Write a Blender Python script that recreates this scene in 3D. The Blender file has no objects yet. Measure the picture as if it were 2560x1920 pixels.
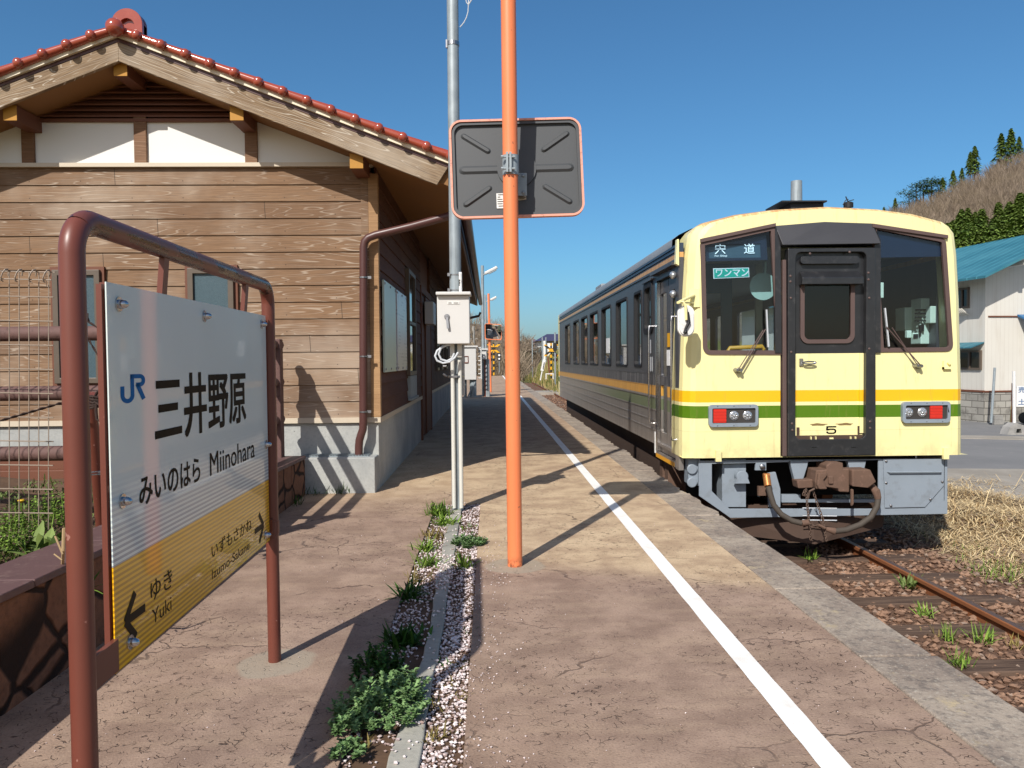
import bpy, bmesh, math, random
from mathutils import Vector, Matrix
from mathutils.geometry import tessellate_polygon
R = math.radians
random.seed(7)
C = bpy.context.scene.collection
SC = bpy.context.scene

# ------------------------------------------------------------------ camera
FPX, HC = 1921.0, 1.17
_yc = Vector((-55, 58, -FPX)).normalized()
_u0 = Vector((-0.010, 1, 0)); _uc = (_u0 - _u0.dot(_yc)*_yc).normalized(); _xc = _yc.cross(_uc)
CM = Matrix((_xc, _yc, _uc))
cam = bpy.data.cameras.new('camera'); camo = bpy.data.objects.new('camera', cam); C.objects.link(camo)
camo.matrix_world = Matrix.Translation((0, 0, HC)) @ CM.to_4x4()
cam.sensor_width = 36; cam.lens = FPX/2560*36; cam.clip_start = .05; cam.clip_end = 3000
SC.camera = camo
# ------------------------------------------------------------------ world, sun, exposure
EL, AZ = 40.5, 26.5
w = bpy.data.worlds.new("World"); SC.world = w; w.use_nodes = True
_nt = w.node_tree; _bg = _nt.nodes['Background']
_sky = _nt.nodes.new('ShaderNodeTexSky'); _sky.sky_type = 'NISHITA'; _sky.sun_disc = False
_sky.sun_elevation = R(EL); _sky.sun_rotation = R(180+AZ); _sky.altitude = 0; _sky.air_density = 1.05; _sky.dust_density = 1.0; _sky.ozone_density = 4.0
_tn = _nt.nodes.new('ShaderNodeMix'); _tn.data_type = 'RGBA'; _tn.blend_type = 'MULTIPLY'; _tn.inputs[0].default_value = 1; 
# sky tint by direction: deep blue away from the sun, paler near the horizon, sun side warmed to neutralise shadow fill
def _wn(t, **k):
    x = _nt.nodes.new('ShaderNode'+t)
    for a, v in k.items(): setattr(x, a, v)
    return x
_tc = _wn('TexCoord'); _dt = _wn('VectorMath', operation='DOT_PRODUCT'); _nt.links.new(_tc.outputs['Generated'], _dt.inputs[0]); _dt.inputs[1].default_value = (-math.sin(R(AZ)), -math.cos(R(AZ)), .25)
_mr = _wn('MapRange', interpolation_type='SMOOTHSTEP'); _nt.links.new(_dt.outputs['Value'], _mr.inputs[0]); _mr.inputs[1].default_value = -.05; _mr.inputs[2].default_value = .6
_sx = _wn('SeparateXYZ'); _nt.links.new(_tc.outputs['Generated'], _sx.inputs[0]); _mh = _wn('MapRange', interpolation_type='SMOOTHSTEP'); _nt.links.new(_sx.outputs[2], _mh.inputs[0]); _mh.inputs[1].default_value = .14; _mh.inputs[2].default_value = .0
_m1 = _wn('Mix', data_type='RGBA'); _nt.links.new(_mh.outputs[0], _m1.inputs[0]); _m1.inputs[6].default_value = (.57, .955, 1.13, 1); _m1.inputs[7].default_value = (.645, .87, 1.06, 1)
_m2 = _wn('Mix', data_type='RGBA'); _nt.links.new(_mr.outputs[0], _m2.inputs[0]); _nt.links.new(_m1.outputs[2], _m2.inputs[6]); _m2.inputs[7].default_value = (1.2, 1.05, .95, 1)
_nt.links.new(_m2.outputs[2], _tn.inputs[7])
_nt.links.new(_sky.outputs[0], _tn.inputs[6]); _nt.links.new(_tn.outputs[2], _bg.inputs[0]); _bg.inputs[1].default_value = .094
sl = bpy.data.lights.new('sun', 'SUN'); sl.energy = 4.4; sl.angle = R(.53); sl.color = (1, .96, .895)
so = bpy.data.objects.new('sun', sl); C.objects.link(so)
_d = Vector((math.sin(R(AZ))*math.cos(R(EL)), math.cos(R(AZ))*math.cos(R(EL)), -math.sin(R(EL))))
so.rotation_euler = _d.to_track_quat('-Z', 'Y').to_euler(); so.location = (-6, -10, 12)
SC.view_settings.view_transform = 'Standard'; SC.view_settings.look = 'None'; SC.view_settings.exposure = 0.15; SC.view_settings.gamma = 1
SC.render.engine = 'CYCLES'
try: SC.cycles.use_denoising = True
except Exception: pass
SC.cycles.max_bounces = 8; SC.cycles.transparent_max_bounces = 24; SC.cycles.caustics_reflective = False; SC.cycles.caustics_refractive = False

# ------------------------------------------------------------------ survey helpers: photo survey point -> point on a known plane
def ray(u, v): return CM @ Vector((u-1280, 960-v, -FPX))
def P(u, v, Y): r = ray(u, v); return Vector((0, 0, HC)) + r*(Y/r.y)
def PX(u, v, X): r = ray(u, v); return Vector((0, 0, HC)) + r*(X/r.x)
def G(u, v, Z=0.0): r = ray(u, v); return Vector((0, 0, HC)) + r*((Z-HC)/r.z)

# ------------------------------------------------------------------ mesh builder
class MB:
    def __init__(s): s.v = []; s.f = []; s.m = []; s.k = 0
    def add(s, vs, fs, mi=None):
        b = len(s.v); s.v.extend(Vector(p) for p in vs)
        for f in fs: s.f.append([b+i for i in f]); s.m.append(s.k if mi is None else mi)
        return s
    def box(s, x0, x1, y0, y1, z0, z1, mi=None):
        return s.add([(x0,y0,z0),(x1,y0,z0),(x1,y1,z0),(x0,y1,z0),(x0,y0,z1),(x1,y0,z1),(x1,y1,z1),(x0,y1,z1)],
                     [(0,3,2,1),(4,5,6,7),(0,1,5,4),(1,2,6,5),(2,3,7,6),(3,0,4,7)], mi)
    def beam(s, p0, p1, wdt, hgt, up=(0,0,1), mi=None):
        p0, p1 = Vector(p0), Vector(p1); d = (p1-p0).normalized(); up = Vector(up)
        a = d.cross(up)
        if a.length < 1e-5: a = d.cross(Vector((1,0,0)))
        a.normalize(); b = a.cross(d); a *= wdt/2; b *= hgt/2
        vs = [p+sa*a+sb*b for p in (p0, p1) for sa, sb in ((-1,-1),(1,-1),(1,1),(-1,1))]
        return s.add(vs, [(0,3,2,1),(4,5,6,7),(0,1,5,4),(1,2,6,5),(2,3,7,6),(3,0,4,7)], mi)
    def tube(s, pts, r, n=10, mi=None, cap=True):
        pts = [Vector(p) for p in pts]; N = len(pts); rad = r if isinstance(r, (list, tuple)) else [r]*N
        t0 = (pts[1]-pts[0]).normalized(); a = t0.cross(Vector((0,0,1)))
        if a.length < 1e-3: a = t0.cross(Vector((0,1,0)))
        a.normalize(); vs = []; fs = []
        for i, p in enumerate(pts):
            t = (pts[min(i+1,N-1)]-pts[max(i-1,0)]).normalized()
            a = (a - a.dot(t)*t).normalized(); b = t.cross(a)
            for j in range(n):
                th = 2*math.pi*j/n; vs.append(p + rad[i]*(math.cos(th)*a + math.sin(th)*b))
        for i in range(N-1):
            for j in range(n): fs.append((i*n+j, i*n+(j+1)%n, (i+1)*n+(j+1)%n, (i+1)*n+j))
        if cap: fs.append(tuple(range(n))[::-1]); fs.append(tuple((N-1)*n+j for j in range(n)))
        return s.add(vs, fs, mi)
    def lathe(s, c, prof, n=16, axis='Z', mi=None):
        c = Vector(c); vs = []; fs = []
        for r, h in prof:
            for j in range(n):
                a = 2*math.pi*j/n; p = (r*math.cos(a), r*math.sin(a), h)
                if axis == 'Y': p = (p[0], p[2], p[1])
                if axis == 'X': p = (p[2], p[0], p[1])
                vs.append(c+Vector(p))
        for i in range(len(prof)-1):
            for j in range(n): fs.append((i*n+j, i*n+(j+1)%n, (i+1)*n+(j+1)%n, (i+1)*n+j))
        fs.append(tuple(range(n))[::-1]); fs.append(tuple((len(prof)-1)*n+j for j in range(n)))
        return s.add(vs, fs, mi)
    def ball(s, c, r, nu=12, nv=8, sc=(1,1,1), mi=None):
        c = Vector(c); vs = [c+Vector((0,0,-r*sc[2]))]; fs = []
        for i in range(1, nv):
            ph = -math.pi/2+math.pi*i/nv
            for j in range(nu):
                th = 2*math.pi*j/nu; vs.append(c+Vector((r*sc[0]*math.cos(ph)*math.cos(th), r*sc[1]*math.cos(ph)*math.sin(th), r*sc[2]*math.sin(ph))))
        vs.append(c+Vector((0,0,r*sc[2]))); L = len(vs)-1
        for j in range(nu): fs.append((0, 1+(j+1)%nu, 1+j)); fs.append((L, L-nu+j, L-nu+(j+1)%nu))
        for i in range(nv-2):
            for j in range(nu): a = 1+i*nu; fs.append((a+j, a+(j+1)%nu, a+nu+(j+1)%nu, a+nu+j))
        return s.add(vs, fs, mi)
    def prism(s, outer, fm, d0, d1, holes=(), mi=None, back=True):
        """2-D outline (with holes) swept between depths d0 and d1; fm(a,b,d) -> xyz"""
        loops = [list(outer)]+[list(h) for h in holes]
        flat = [p for l in loops for p in l]
        tris = tessellate_polygon([[Vector((p[0],p[1],0)) for p in l] for l in loops])
        n = len(flat); vs = [fm(p[0],p[1],d0) for p in flat]+[fm(p[0],p[1],d1) for p in flat]
        fs = [tuple(t) for t in tris]
        if back: fs += [tuple(i+n for i in reversed(t)) for t in tris]
        b = 0
        for l in loops:
            k = len(l)
            for i in range(k): j = (i+1) % k; fs.append((b+i, b+j, b+j+n, b+i+n))
            b += k
        return s.add(vs, fs, mi)
    def build(s, name, mat, parent=None, smooth=False, fix=True, ang=40, bevel=0.0):
        me = bpy.data.meshes.new(name)
        if parent is not None: off = W[parent]
        else:
            xs = [p.x for p in s.v]; ys = [p.y for p in s.v]
            off = Vector(((min(xs)+max(xs))/2, (min(ys)+max(ys))/2, min(p.z for p in s.v)))
        me.from_pydata([tuple(p-off) for p in s.v], [], s.f)
        for m in (mat if isinstance(mat, (list, tuple)) else [mat]): me.materials.append(m)
        me.polygons.foreach_set('material_index', s.m)
        if fix:
            bm = bmesh.new(); bm.from_mesh(me); bmesh.ops.recalc_face_normals(bm, faces=bm.faces); bm.to_mesh(me); bm.free()
        if smooth:
            me.polygons.foreach_set('use_smooth', [True]*len(me.polygons))
            me.set_sharp_from_angle(angle=R(ang))
        me.update()
        o = bpy.data.objects.new(name, me); C.objects.link(o)
        if bevel:
            b = o.modifiers.new('bevel', 'BEVEL'); b.width = bevel; b.segments = 2; b.limit_method = 'ANGLE'; b.angle_limit = R(50)
        if parent is not None: o.parent = parent; W[o] = off.copy()
        else: o.location = off; W[o] = off.copy()
        return o
W = {}
def tag(o, label=None, cat=None, group=None, kind=None):
    if label: o['label'] = label
    if cat: o['category'] = cat
    if group: o['group'] = group
    if kind: o['kind'] = kind
    return o
def thing(name, label, cat, loc, group=None):
    o = bpy.data.objects.new(name, None); C.objects.link(o); o.location = loc; o.empty_display_size = .1
    W[o] = Vector(loc); return tag(o, label, cat, group)
def kids(o): return [c for c in bpy.data.objects if c.parent == o]
def dup(o, loc, label=None, rz=None, sc=None):
    r = o.copy(); C.objects.link(r); r.location = loc
    if rz is not None: r.rotation_euler = (0, 0, rz)
    if sc is not None: r.scale = (sc, sc, sc)
    if label: r['label'] = label
    for c in KIDS[o.name]:
        k = c.copy(); C.objects.link(k); k.parent = r
    return r
KIDS = {}
def arc(cx, cy, r, a0, a1, n): return [(cx+r*math.cos(R(a0+(a1-a0)*i/n)), cy+r*math.sin(R(a0+(a1-a0)*i/n))) for i in range(n+1)]
def rrect(x0, x1, y0, y1, r, n=5):
    return arc(x1-r,y1-r,r,0,90,n)+arc(x0+r,y1-r,r,90,180,n)+arc(x0+r,y0+r,r,180,270,n)+arc(x1-r,y0+r,r,270,360,n)
def inset(poly, d):
    n = len(poly); cx = sum(p[0] for p in poly)/n; cy = sum(p[1] for p in poly)/n; out = []
    A = sum(poly[i][0]*poly[(i+1)%n][1]-poly[(i+1)%n][0]*poly[i][1] for i in range(n)); sg = 1 if A > 0 else -1
    for i in range(n):
        p0, p1, p2 = Vector(poly[i-1]), Vector(poly[i]), Vector(poly[(i+1)%n])
        e1 = (p1-p0).normalized(); e2 = (p2-p1).normalized()
        n1 = Vector((-e1.y, e1.x))*sg; n2 = Vector((-e2.y, e2.x))*sg
        m = n1+n2
        if m.length < .2: m = n1.copy()
        m.normalize(); k = d/max(.5, m.dot(n1)); out.append((p1.x+m.x*k, p1.y+m.y*k))
    return out
XY = lambda Y0: (lambda a, b, d: (a, Y0+d, b))      # outline in x,z swept along +y
YZ = lambda X0: (lambda a, b, d: (X0+d, a, b))      # outline in y,z swept along +x
XYZ = lambda Z0: (lambda a, b, d: (a, b, Z0+d))     # outline in x,y swept up

# ------------------------------------------------------------------ materials
class NT:
    def __init__(s, name):
        s.mat = bpy.data.materials.new(name); s.mat.use_nodes = True; s.t = s.mat.node_tree; s.b = s.t.nodes['Principled BSDF']; s.out = s.t.nodes['Material Output']
        s._p = None
    def n(s, typ, ins=None, **kw):
        x = s.t.nodes.new('ShaderNode'+typ)
        for k, v in kw.items(): setattr(x, k, v)
        for k, v in (ins or {}).items(): s.set(x.inputs[k], v)
        return x
    def set(s, sock, v):
        if isinstance(v, bpy.types.NodeSocket): s.t.links.new(v, sock)
        else: sock.default_value = (tuple(v)+(1,) if isinstance(v, tuple) and len(v) == 3 and sock.type == 'RGBA' else v)
    def pos(s):
        if s._p is None: s._p = s.n('NewGeometry')
        return s._p.outputs['Position']
    def nrm(s): s.pos(); return s._p.outputs['Normal']
    def xyz(s, v=None): o = s.n('SeparateXYZ', {0: v or s.pos()}).outputs; return o[0], o[1], o[2]
    def comb(s, a, b, c): return s.n('CombineXYZ', {0: a, 1: b, 2: c}).outputs[0]
    def m(s, op, a, b=None, c=None, clamp=False):
        x = s.n('Math', operation=op, use_clamp=clamp); s.set(x.inputs[0], a)
        if b is not None: s.set(x.inputs[1], b)
        if c is not None: s.set(x.inputs[2], c)
        return x.outputs[0]
    def vscale(s, v, sc): return s.n('VectorMath', {0: v, 1: sc}, operation='MULTIPLY').outputs[0]
    def noise(s, sc, det=3, rough=.55, v=None, dist=0): return s.n('TexNoise', {'Vector': v or s.pos(), 'Scale': sc, 'Detail': det, 'Roughness': rough, 'Distortion': dist}).outputs[0]
    def step(s, x, a, b): # smooth 0..1 between a and b
        return s.n('MapRange', {0: x, 1: a, 2: b, 3: 0.0, 4: 1.0}, interpolation_type='SMOOTHSTEP').outputs[0]
    def mix(s, f, a, b, mode='MIX'):
        x = s.n('Mix', data_type='RGBA', blend_type=mode, clamp_factor=True); s.set(x.inputs[0], f); s.set(x.inputs[6], a); s.set(x.inputs[7], b); return x.outputs[2]
    def bump(s, h, st=.3, d=.01): return s.n('Bump', {'Height': h, 'Strength': st, 'Distance': d}).outputs[0]
    def fin(s, col, rough=.6, metal=0.0, bump=None, spec=.5, coat=0.0):
        s.set(s.b.inputs['Base Color'], col); s.set(s.b.inputs['Roughness'], rough); s.set(s.b.inputs['Metallic'], metal); s.set(s.b.inputs['Specular IOR Level'], spec)
        if coat: s.set(s.b.inputs['Coat Weight'], coat); s.b.inputs['Coat Roughness'].default_value = .05
        if bump is not None: s.set(s.b.inputs['Normal'], bump)
        return s.mat
def srgb(r, g, b): return tuple(((c/255+.055)/1.055)**2.4 if c > 10 else c/255/12.92 for c in (r, g, b))
def sc3(c, k): return tuple(min(1, x*k) for x in c)
def plain(name, col, rough=.55, metal=0.0, var=.12, ns=6.0, bs=60.0, bst=.08, spec=.5, coat=0.0, dirt=None, grime=0.0):
    """painted / moulded surface: base colour with large blotches, fine grain and optional dirt colour in patches"""
    t = NT(name); n1 = t.noise(ns, 4); n2 = t.noise(bs, 2)
    c = t.mix(n1, sc3(col, 1-var), sc3(col, 1+var))
    if dirt: c = t.mix(t.m('MULTIPLY', t.step(t.noise(ns*1.7, 6, .65), .52, .72), grime), c, dirt)
    rg = t.m('ADD', t.m('MULTIPLY', n1, .16), rough-.08)
    return t.fin(c, rg, metal, t.bump(n2, bst, .004) if bst else None, spec, coat)
M = {}
def wood(name, A, B, pale, bh, z0, rake=None, dens=7.0, amt=.48, fg=.5):
    t = NT(name); x, y, z = t.xyz()
    u = t.m('ADD', x, y)
    if rake: z = t.m('ADD', z, t.m('MULTIPLY', t.m('ABSOLUTE', t.m('ADD', x, -rake[0])), rake[1]))
    idx = t.m('FLOOR', t.m('DIVIDE', t.m('ADD', z, -z0), bh))
    wn = t.n('TexWhiteNoise', {'W': idx}, noise_dimensions='1D'); rnd = wn.outputs['Value']
    v = t.comb(t.m('ADD', t.m('MULTIPLY', u, .8), t.m('MULTIPLY', rnd, 37.0)), t.m('MULTIPLY', z, 12.0), t.m('MULTIPLY', rnd, 19.0))
    n = t.noise(1.0, .9, .45, v, .3)
    fr = t.m('ABSOLUTE', t.m('ADD', t.m('FRACT', t.m('MULTIPLY', n, dens*1.9)), -.5))
    line = t.step(fr, .385, .48)
    fine = t.noise(1.0, 3, .6, t.comb(t.m('MULTIPLY', u, 6.0), t.m('MULTIPLY', z, 160.0), rnd))
    patch = t.step(t.noise(1.3, 3), .38, .62)
    k = t.m('MULTIPLY', t.m('MULTIPLY', line, t.m('ADD', t.m('MULTIPLY', patch, .75), .25)), t.m('MULTIPLY', t.step(fine, .15, .5), amt))
    base = t.mix(t.m('ADD', t.m('MULTIPLY', rnd, .55), t.m('MULTIPLY', t.noise(2.2, 3), .5)), A, B)
    base = t.mix(t.m('MULTIPLY', t.step(fine, .35, .7), fg), base, sc3(A, .58))
    base = t.mix(t.m('MULTIPLY', t.step(t.noise(.9, 4), .45, .7), .35), base, pale)
    c = t.mix(k, base, pale)
    if bh < .3:      # nail heads along the studs, butt joints between boards
        nu = t.m('ABSOLUTE', t.m('ADD', t.m('FRACT', t.m('DIVIDE', u, .455)), -.5)); nv = t.m('ABSOLUTE', t.m('ADD', t.m('FRACT', t.m('DIVIDE', t.m('ADD', z, -z0), bh)), -.22))
        c = t.mix(t.m('MULTIPLY', t.m('LESS_THAN', nu, .010), t.m('MULTIPLY', t.m('LESS_THAN', nv, .032), .7)), c, (.03,.02,.015))
        bj = t.m('ABSOLUTE', t.m('ADD', t.m('FRACT', t.m('ADD', t.m('DIVIDE', u, 3.64), rnd)), -.5)); c = t.mix(t.m('MULTIPLY', t.m('LESS_THAN', bj, .0008), .8), c, (.02,.014,.01))
    return t.fin(c, .72, 0.0, t.bump(t.m('ADD', line, t.m('MULTIPLY', fine, .5)), .25, .004), .3)
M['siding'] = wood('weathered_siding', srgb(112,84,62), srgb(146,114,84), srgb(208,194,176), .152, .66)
M['sidewood'] = wood('dark_shaded_siding', srgb(84,50,34), srgb(102,64,44), srgb(128,92,66), .152, .66, None, 5.0, .25)  # same siding as the gable, darkened: the wall's shade is put into the colour
M['fascia'] = wood('weathered_board', srgb(124,98,72), srgb(160,138,110), srgb(212,202,186), .4, 0.0, (-3.105,.383), 9.0, .8, .8)
M['post'] = wood('brown_post_wood', srgb(120,86,62), srgb(138,104,78), srgb(176,150,126), 5.0, -1.0, None, 5.0, .4)
M['corner'] = wood('corner_board_wood', srgb(156,120,84), srgb(168,132,96), srgb(205,165,120), 5.0, -1.0, None, 3.0, .3)
M['soffit'] = plain('soffit_board', srgb(140,98,54), .7, var=.1, ns=2)
M['endgrain'] = plain('yellow_end_grain', srgb(184,132,50), .7)
M['darkwood'] = plain('dark_stained_wood', srgb(110,66,46), .65, var=.15, ns=3)
M['plaster'] = plain('white_plaster', srgb(234,232,226), .8, var=.03, ns=1.5, bs=120)
M['beige'] = plain('beige_metal_trim', srgb(206,192,170), .5, var=.05)
M['cream'] = plain('cream_metal_trim', srgb(232,220,194), .5, var=.04)
M['glaze'] = plain('red_brown_glazed_tile', srgb(160,72,52), .16, var=.14, ns=9, spec=.6, coat=.6, bst=.03)
M['brownpipe'] = plain('brown_plastic_pipe', srgb(84,52,48), .38, var=.08)
M['black'] = plain('black_rubber', (.012,.012,.014), .6)
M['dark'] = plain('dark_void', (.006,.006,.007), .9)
def orange_mat():
    t = NT('orange_enamel'); x, y, z = t.xyz(); n = t.noise(2.5, 4); st = t.noise(1.0, 4, .6, t.comb(t.m('MULTIPLY', x, 70.), t.m('MULTIPLY', y, 70.), t.m('MULTIPLY', z, 2.)))
    c = t.mix(n, (.80,.215,.078), (.90,.255,.10)); c = t.mix(t.m('MULTIPLY', t.step(st, .5, .78), .25), c, (.92,.36,.20))
    ch = t.step(t.noise(34, 3, .5), .72, .735); c = t.mix(t.m('MULTIPLY', ch, .7), c, srgb(150,92,66)); ru = t.m('MULTIPLY', t.m('SUBTRACT', 1., t.step(z, .0, .07)), t.step(t.noise(40, 4), .42, .58)); c = t.mix(t.m('MULTIPLY', ru, .8), c, srgb(112,68,48))
    return t.fin(c, .45, 0, t.bump(ch, .1, .002), .45, .1)
M['orange'] = orange_mat()
M['mirrorback'] = plain('dark_grey_plastic', (.064,.068,.072), .5, var=.05, bst=.03)
M['pinkrim'] = plain('faded_orange_rim', srgb(226,158,136), .6, var=.1, ns=20, dirt=srgb(120,70,60), grime=.6)
M['cab'] = plain('off_white_cabinet_paint', srgb(210,208,204), .45, var=.03, bst=.03)
M['cable'] = plain('grey_cable', srgb(196,200,204), .5, var=.05)
M['pvc'] = plain('cream_conduit', srgb(214,212,202), .5, var=.04)
M['rope'] = plain('dark_rope', srgb(58,42,36), .9)
M['wire'] = plain('beige_coated_wire', srgb(152,136,120), .5, var=.06)
M['chrome'] = plain('bright_steel', (.55,.55,.56), .22, 1.0, var=.1)
M['steel'] = plain('dull_steel', (.34,.34,.35), .4, 1.0, var=.12, ns=14)
M['white'] = plain('white_paint', (.78,.77,.74), .55, var=.05, ns=14, dirt=(.42,.38,.33), grime=.35)
M['red'] = plain('red_lens', (.62,.03,.02), .2, var=.1, ns=60, coat=.5)
M['soil'] = plain('brown_soil', srgb(92,70,52), .95, var=.4, ns=9, bs=40, bst=.8)
def galv():
    t = NT('galvanised_steel'); x, y, z = t.xyz()
    n = t.noise(9, 4, .6); st = t.noise(1.0, 3, .6, t.comb(t.m('MULTIPLY', x, 60.), t.m('MULTIPLY', y, 60.), t.m('MULTIPLY', z, 3.)))
    c = t.mix(n, srgb(128,138,144), srgb(176,186,190)); c = t.mix(t.m('MULTIPLY', t.step(st, .5, .75), .5), c, srgb(108,112,112))
    return t.fin(c, .5, .25, t.bump(n, .06, .003))
M['galv'] = galv()
def concrete(name, A, B, pit=.6, dirt=None):
    t = NT(name); n = t.noise(1.6, 6, .62); f = t.noise(45, 4, .7)
    c = t.mix(t.step(n, .3, .7), A, B)
    c = t.mix(t.m('MULTIPLY', t.step(f, .45, .7), .35), c, sc3(A, .75))
    v = t.n('TexVoronoi', {'Vector': t.pos(), 'Scale': 11.0, 'Randomness': 1.0}).outputs['Distance']
    hole = t.m('SUBTRACT', 1.0, t.step(v, .05, .09)); hole = t.m('MULTIPLY', hole, t.step(t.noise(4, 2), .5, .56))
    c = t.mix(t.m('MULTIPLY', hole, pit), c, (.03,.03,.03))
    if dirt: c = t.mix(t.m('MULTIPLY', t.step(t.noise(3.1, 6, .7), .5, .68), .55), c, dirt)
    return t.fin(c, .85, 0, t.bump(f, .35, .006), .3)
M['concrete'] = concrete('cast_concrete', srgb(158,160,158), srgb(192,192,186))
M['kerb'] = concrete('old_kerb_concrete', srgb(150,148,138), srgb(182,178,166), .2)
def coping_mat():
    t = NT('platform_coping_concrete'); a = t.noise(1.9, 6, .65); f = t.noise(70, 5, .75); g = t.noise(18, 5, .75); k = t.noise(5, 6, .7)
    c = t.mix(t.step(a, .35, .65), srgb(142,128,116), srgb(174,160,144)); c = t.mix(t.m('MULTIPLY', t.step(g, .47, .62), .55), c, srgb(98,92,88)); c = t.mix(t.m('MULTIPLY', t.step(f, .54, .68), .6), c, srgb(198,190,174))
    c = t.mix(t.m('MULTIPLY', t.step(f, .44, .34), .5), c, srgb(84,78,74)); c = t.mix(t.m('MULTIPLY', t.m('MULTIPLY', t.step(k, .56, .66), t.step(g, .4, .6)), .7), c, srgb(204,184,146))
    return t.fin(c, .92, 0, t.bump(t.m('ADD', f, g), .5, .008), .2)
M['coping'] = coping_mat()
M['block'] = concrete('concrete_block', srgb(140,138,134), srgb(178,174,168), .2, srgb(96,94,90))
M['apron'] = concrete('concrete_paving', srgb(150,142,130), srgb(172,164,152), .1)
def postpaint(name, col, wear):
    t = NT(name); x, y, z = t.xyz(); n = t.noise(5, 4)
    c = t.mix(n, sc3(col, .85), sc3(col, 1.12))
    ch = t.step(t.noise(26, 3, .5), .70, .715); c = t.mix(t.m('MULTIPLY', ch, .6), c, srgb(176,130,116))
    pe = t.noise(1.0, 4, .6, t.comb(t.m('MULTIPLY', x, 22.), t.m('MULTIPLY', y, 5.), t.m('MULTIPLY', z, 22.)))
    pk = t.m('MULTIPLY', t.step(pe, .47, .53), wear); c = t.mix(pk, c, srgb(70,44,36))
    c = t.mix(t.m('MULTIPLY', t.step(pe, .58, .64), wear), c, srgb(128,104,78))
    return t.fin(c, t.m('SUBTRACT', .38, t.m('MULTIPLY', pk, .12)), 0, t.bump(t.m('ADD', pe, ch), .2*wear+.05, .003), .5)
M['brown'] = postpaint('brown_enamel', srgb(114,62,50), 0.0)
M['brownworn'] = postpaint('worn_brown_enamel', srgb(112,64,54), 1.0)
M['log'] = plain('brown_log_rail', srgb(104,76,70), .75, var=.25, ns=14, dirt=srgb(60,40,34), grime=.6, bst=.3)
# ================================================================== GROUND, PLATFORM, TRACK
def platform_mat():
    t = NT('worn_platform_surface'); x, y, z = t.xyz()
    wob = t.m('MULTIPLY', t.m('ADD', t.noise(2.3, 4), -.5), .35)
    big = t.noise(.7, 4, .6); mid = t.noise(4, 5, .62)
    st = t.noise(1.0, 4, .6, t.comb(t.m('MULTIPLY', x, 2.2), t.m('MULTIPLY', y, 9.), 0.0))
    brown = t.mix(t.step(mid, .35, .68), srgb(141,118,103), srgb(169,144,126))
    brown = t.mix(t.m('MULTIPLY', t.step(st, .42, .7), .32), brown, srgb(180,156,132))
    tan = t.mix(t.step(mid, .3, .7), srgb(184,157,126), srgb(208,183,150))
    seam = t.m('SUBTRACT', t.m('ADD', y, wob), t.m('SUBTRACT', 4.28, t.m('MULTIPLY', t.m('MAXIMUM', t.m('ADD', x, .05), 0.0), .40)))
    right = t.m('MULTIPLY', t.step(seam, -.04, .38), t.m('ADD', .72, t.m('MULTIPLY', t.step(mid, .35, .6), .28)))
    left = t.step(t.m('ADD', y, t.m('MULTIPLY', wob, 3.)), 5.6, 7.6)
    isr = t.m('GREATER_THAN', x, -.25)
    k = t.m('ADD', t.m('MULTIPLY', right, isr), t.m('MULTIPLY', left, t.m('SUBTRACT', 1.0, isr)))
    far = t.step(y, 9.0, 16.0)  # tan fades to brown far off: the shade there is put into the colour
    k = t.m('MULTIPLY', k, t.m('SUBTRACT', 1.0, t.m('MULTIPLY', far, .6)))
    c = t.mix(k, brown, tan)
    c = t.mix(t.m('MULTIPLY', t.step(big, .46, .7), .3), c, srgb(154,126,108))
    # cracks: short dark dashes
    wv = t.n('VectorMath', {0: t.pos(), 1: t.vscale(t.n('TexNoise', {'Vector': t.pos(), 'Scale': 7.0, 'Detail': 3.0}).outputs[1], (.16,.16,.16))}, operation='ADD').outputs[0]
    e = t.n('TexVoronoi', {'Vector': wv, 'Scale': 30.0}, feature='DISTANCE_TO_EDGE').outputs['Distance']
    cr = t.m('SUBTRACT', 1.0, t.step(e, .012, .055))
    cr = t.m('MULTIPLY', cr, t.step(t.noise(26, 2), .50, .60)); cr = t.m('MULTIPLY', cr, t.m('ADD', .25, t.step(t.noise(1.1, 3), .42, .6)))
    e2 = t.n('TexVoronoi', {'Vector': wv, 'Scale': 1.15}, feature='DISTANCE_TO_EDGE').outputs['Distance']
    c2 = t.m('MULTIPLY', t.m('SUBTRACT', 1.0, t.step(e2, .002, .008)), t.step(t.noise(2, 2), .48, .6))
    ck = t.m('MAXIMUM', t.m('MULTIPLY', cr, .68, clamp=True), t.m('MULTIPLY', c2, .6))
    c = t.mix(ck, c, srgb(62,46,40))
    gr = t.noise(130, 2, .6); c = t.mix(t.m('MULTIPLY', t.step(gr, .52, .7), .35), c, srgb(96,74,62)); c = t.mix(t.m('MULTIPLY', t.step(gr, .4, .28), .3), c, srgb(214,186,158))
    # round concrete patches at the feet of the posts
    for px, py, r in ((.128, 4.34, .15), (-.855, 2.97, .13)):
        d = t.m('SQRT', t.m('ADD', t.m('POWER', t.m('ADD', x, -px), 2.), t.m('POWER', t.m('ADD', y, -py), 2.)))
        d = t.m('ADD', d, t.m('MULTIPLY', wob, .55)); c = t.mix(t.m('MULTIPLY', t.m('SUBTRACT', .9, t.step(d, r, r+.03), clamp=True), t.m('ADD', .5, t.m('MULTIPLY', mid, .7))), c, srgb(164,152,134))
    h = t.m('SUBTRACT', t.m('ADD', t.m('MULTIPLY', mid, .5), t.m('MULTIPLY', gr, .35)), t.m('MULTIPLY', ck, 1.2))
    return t.fin(c, .9, 0, t.bump(h, .6, .008), .25)
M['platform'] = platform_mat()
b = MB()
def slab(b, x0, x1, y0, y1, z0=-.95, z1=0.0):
    b.box(x0, x1, y0, y1, z0, z1)
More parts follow.
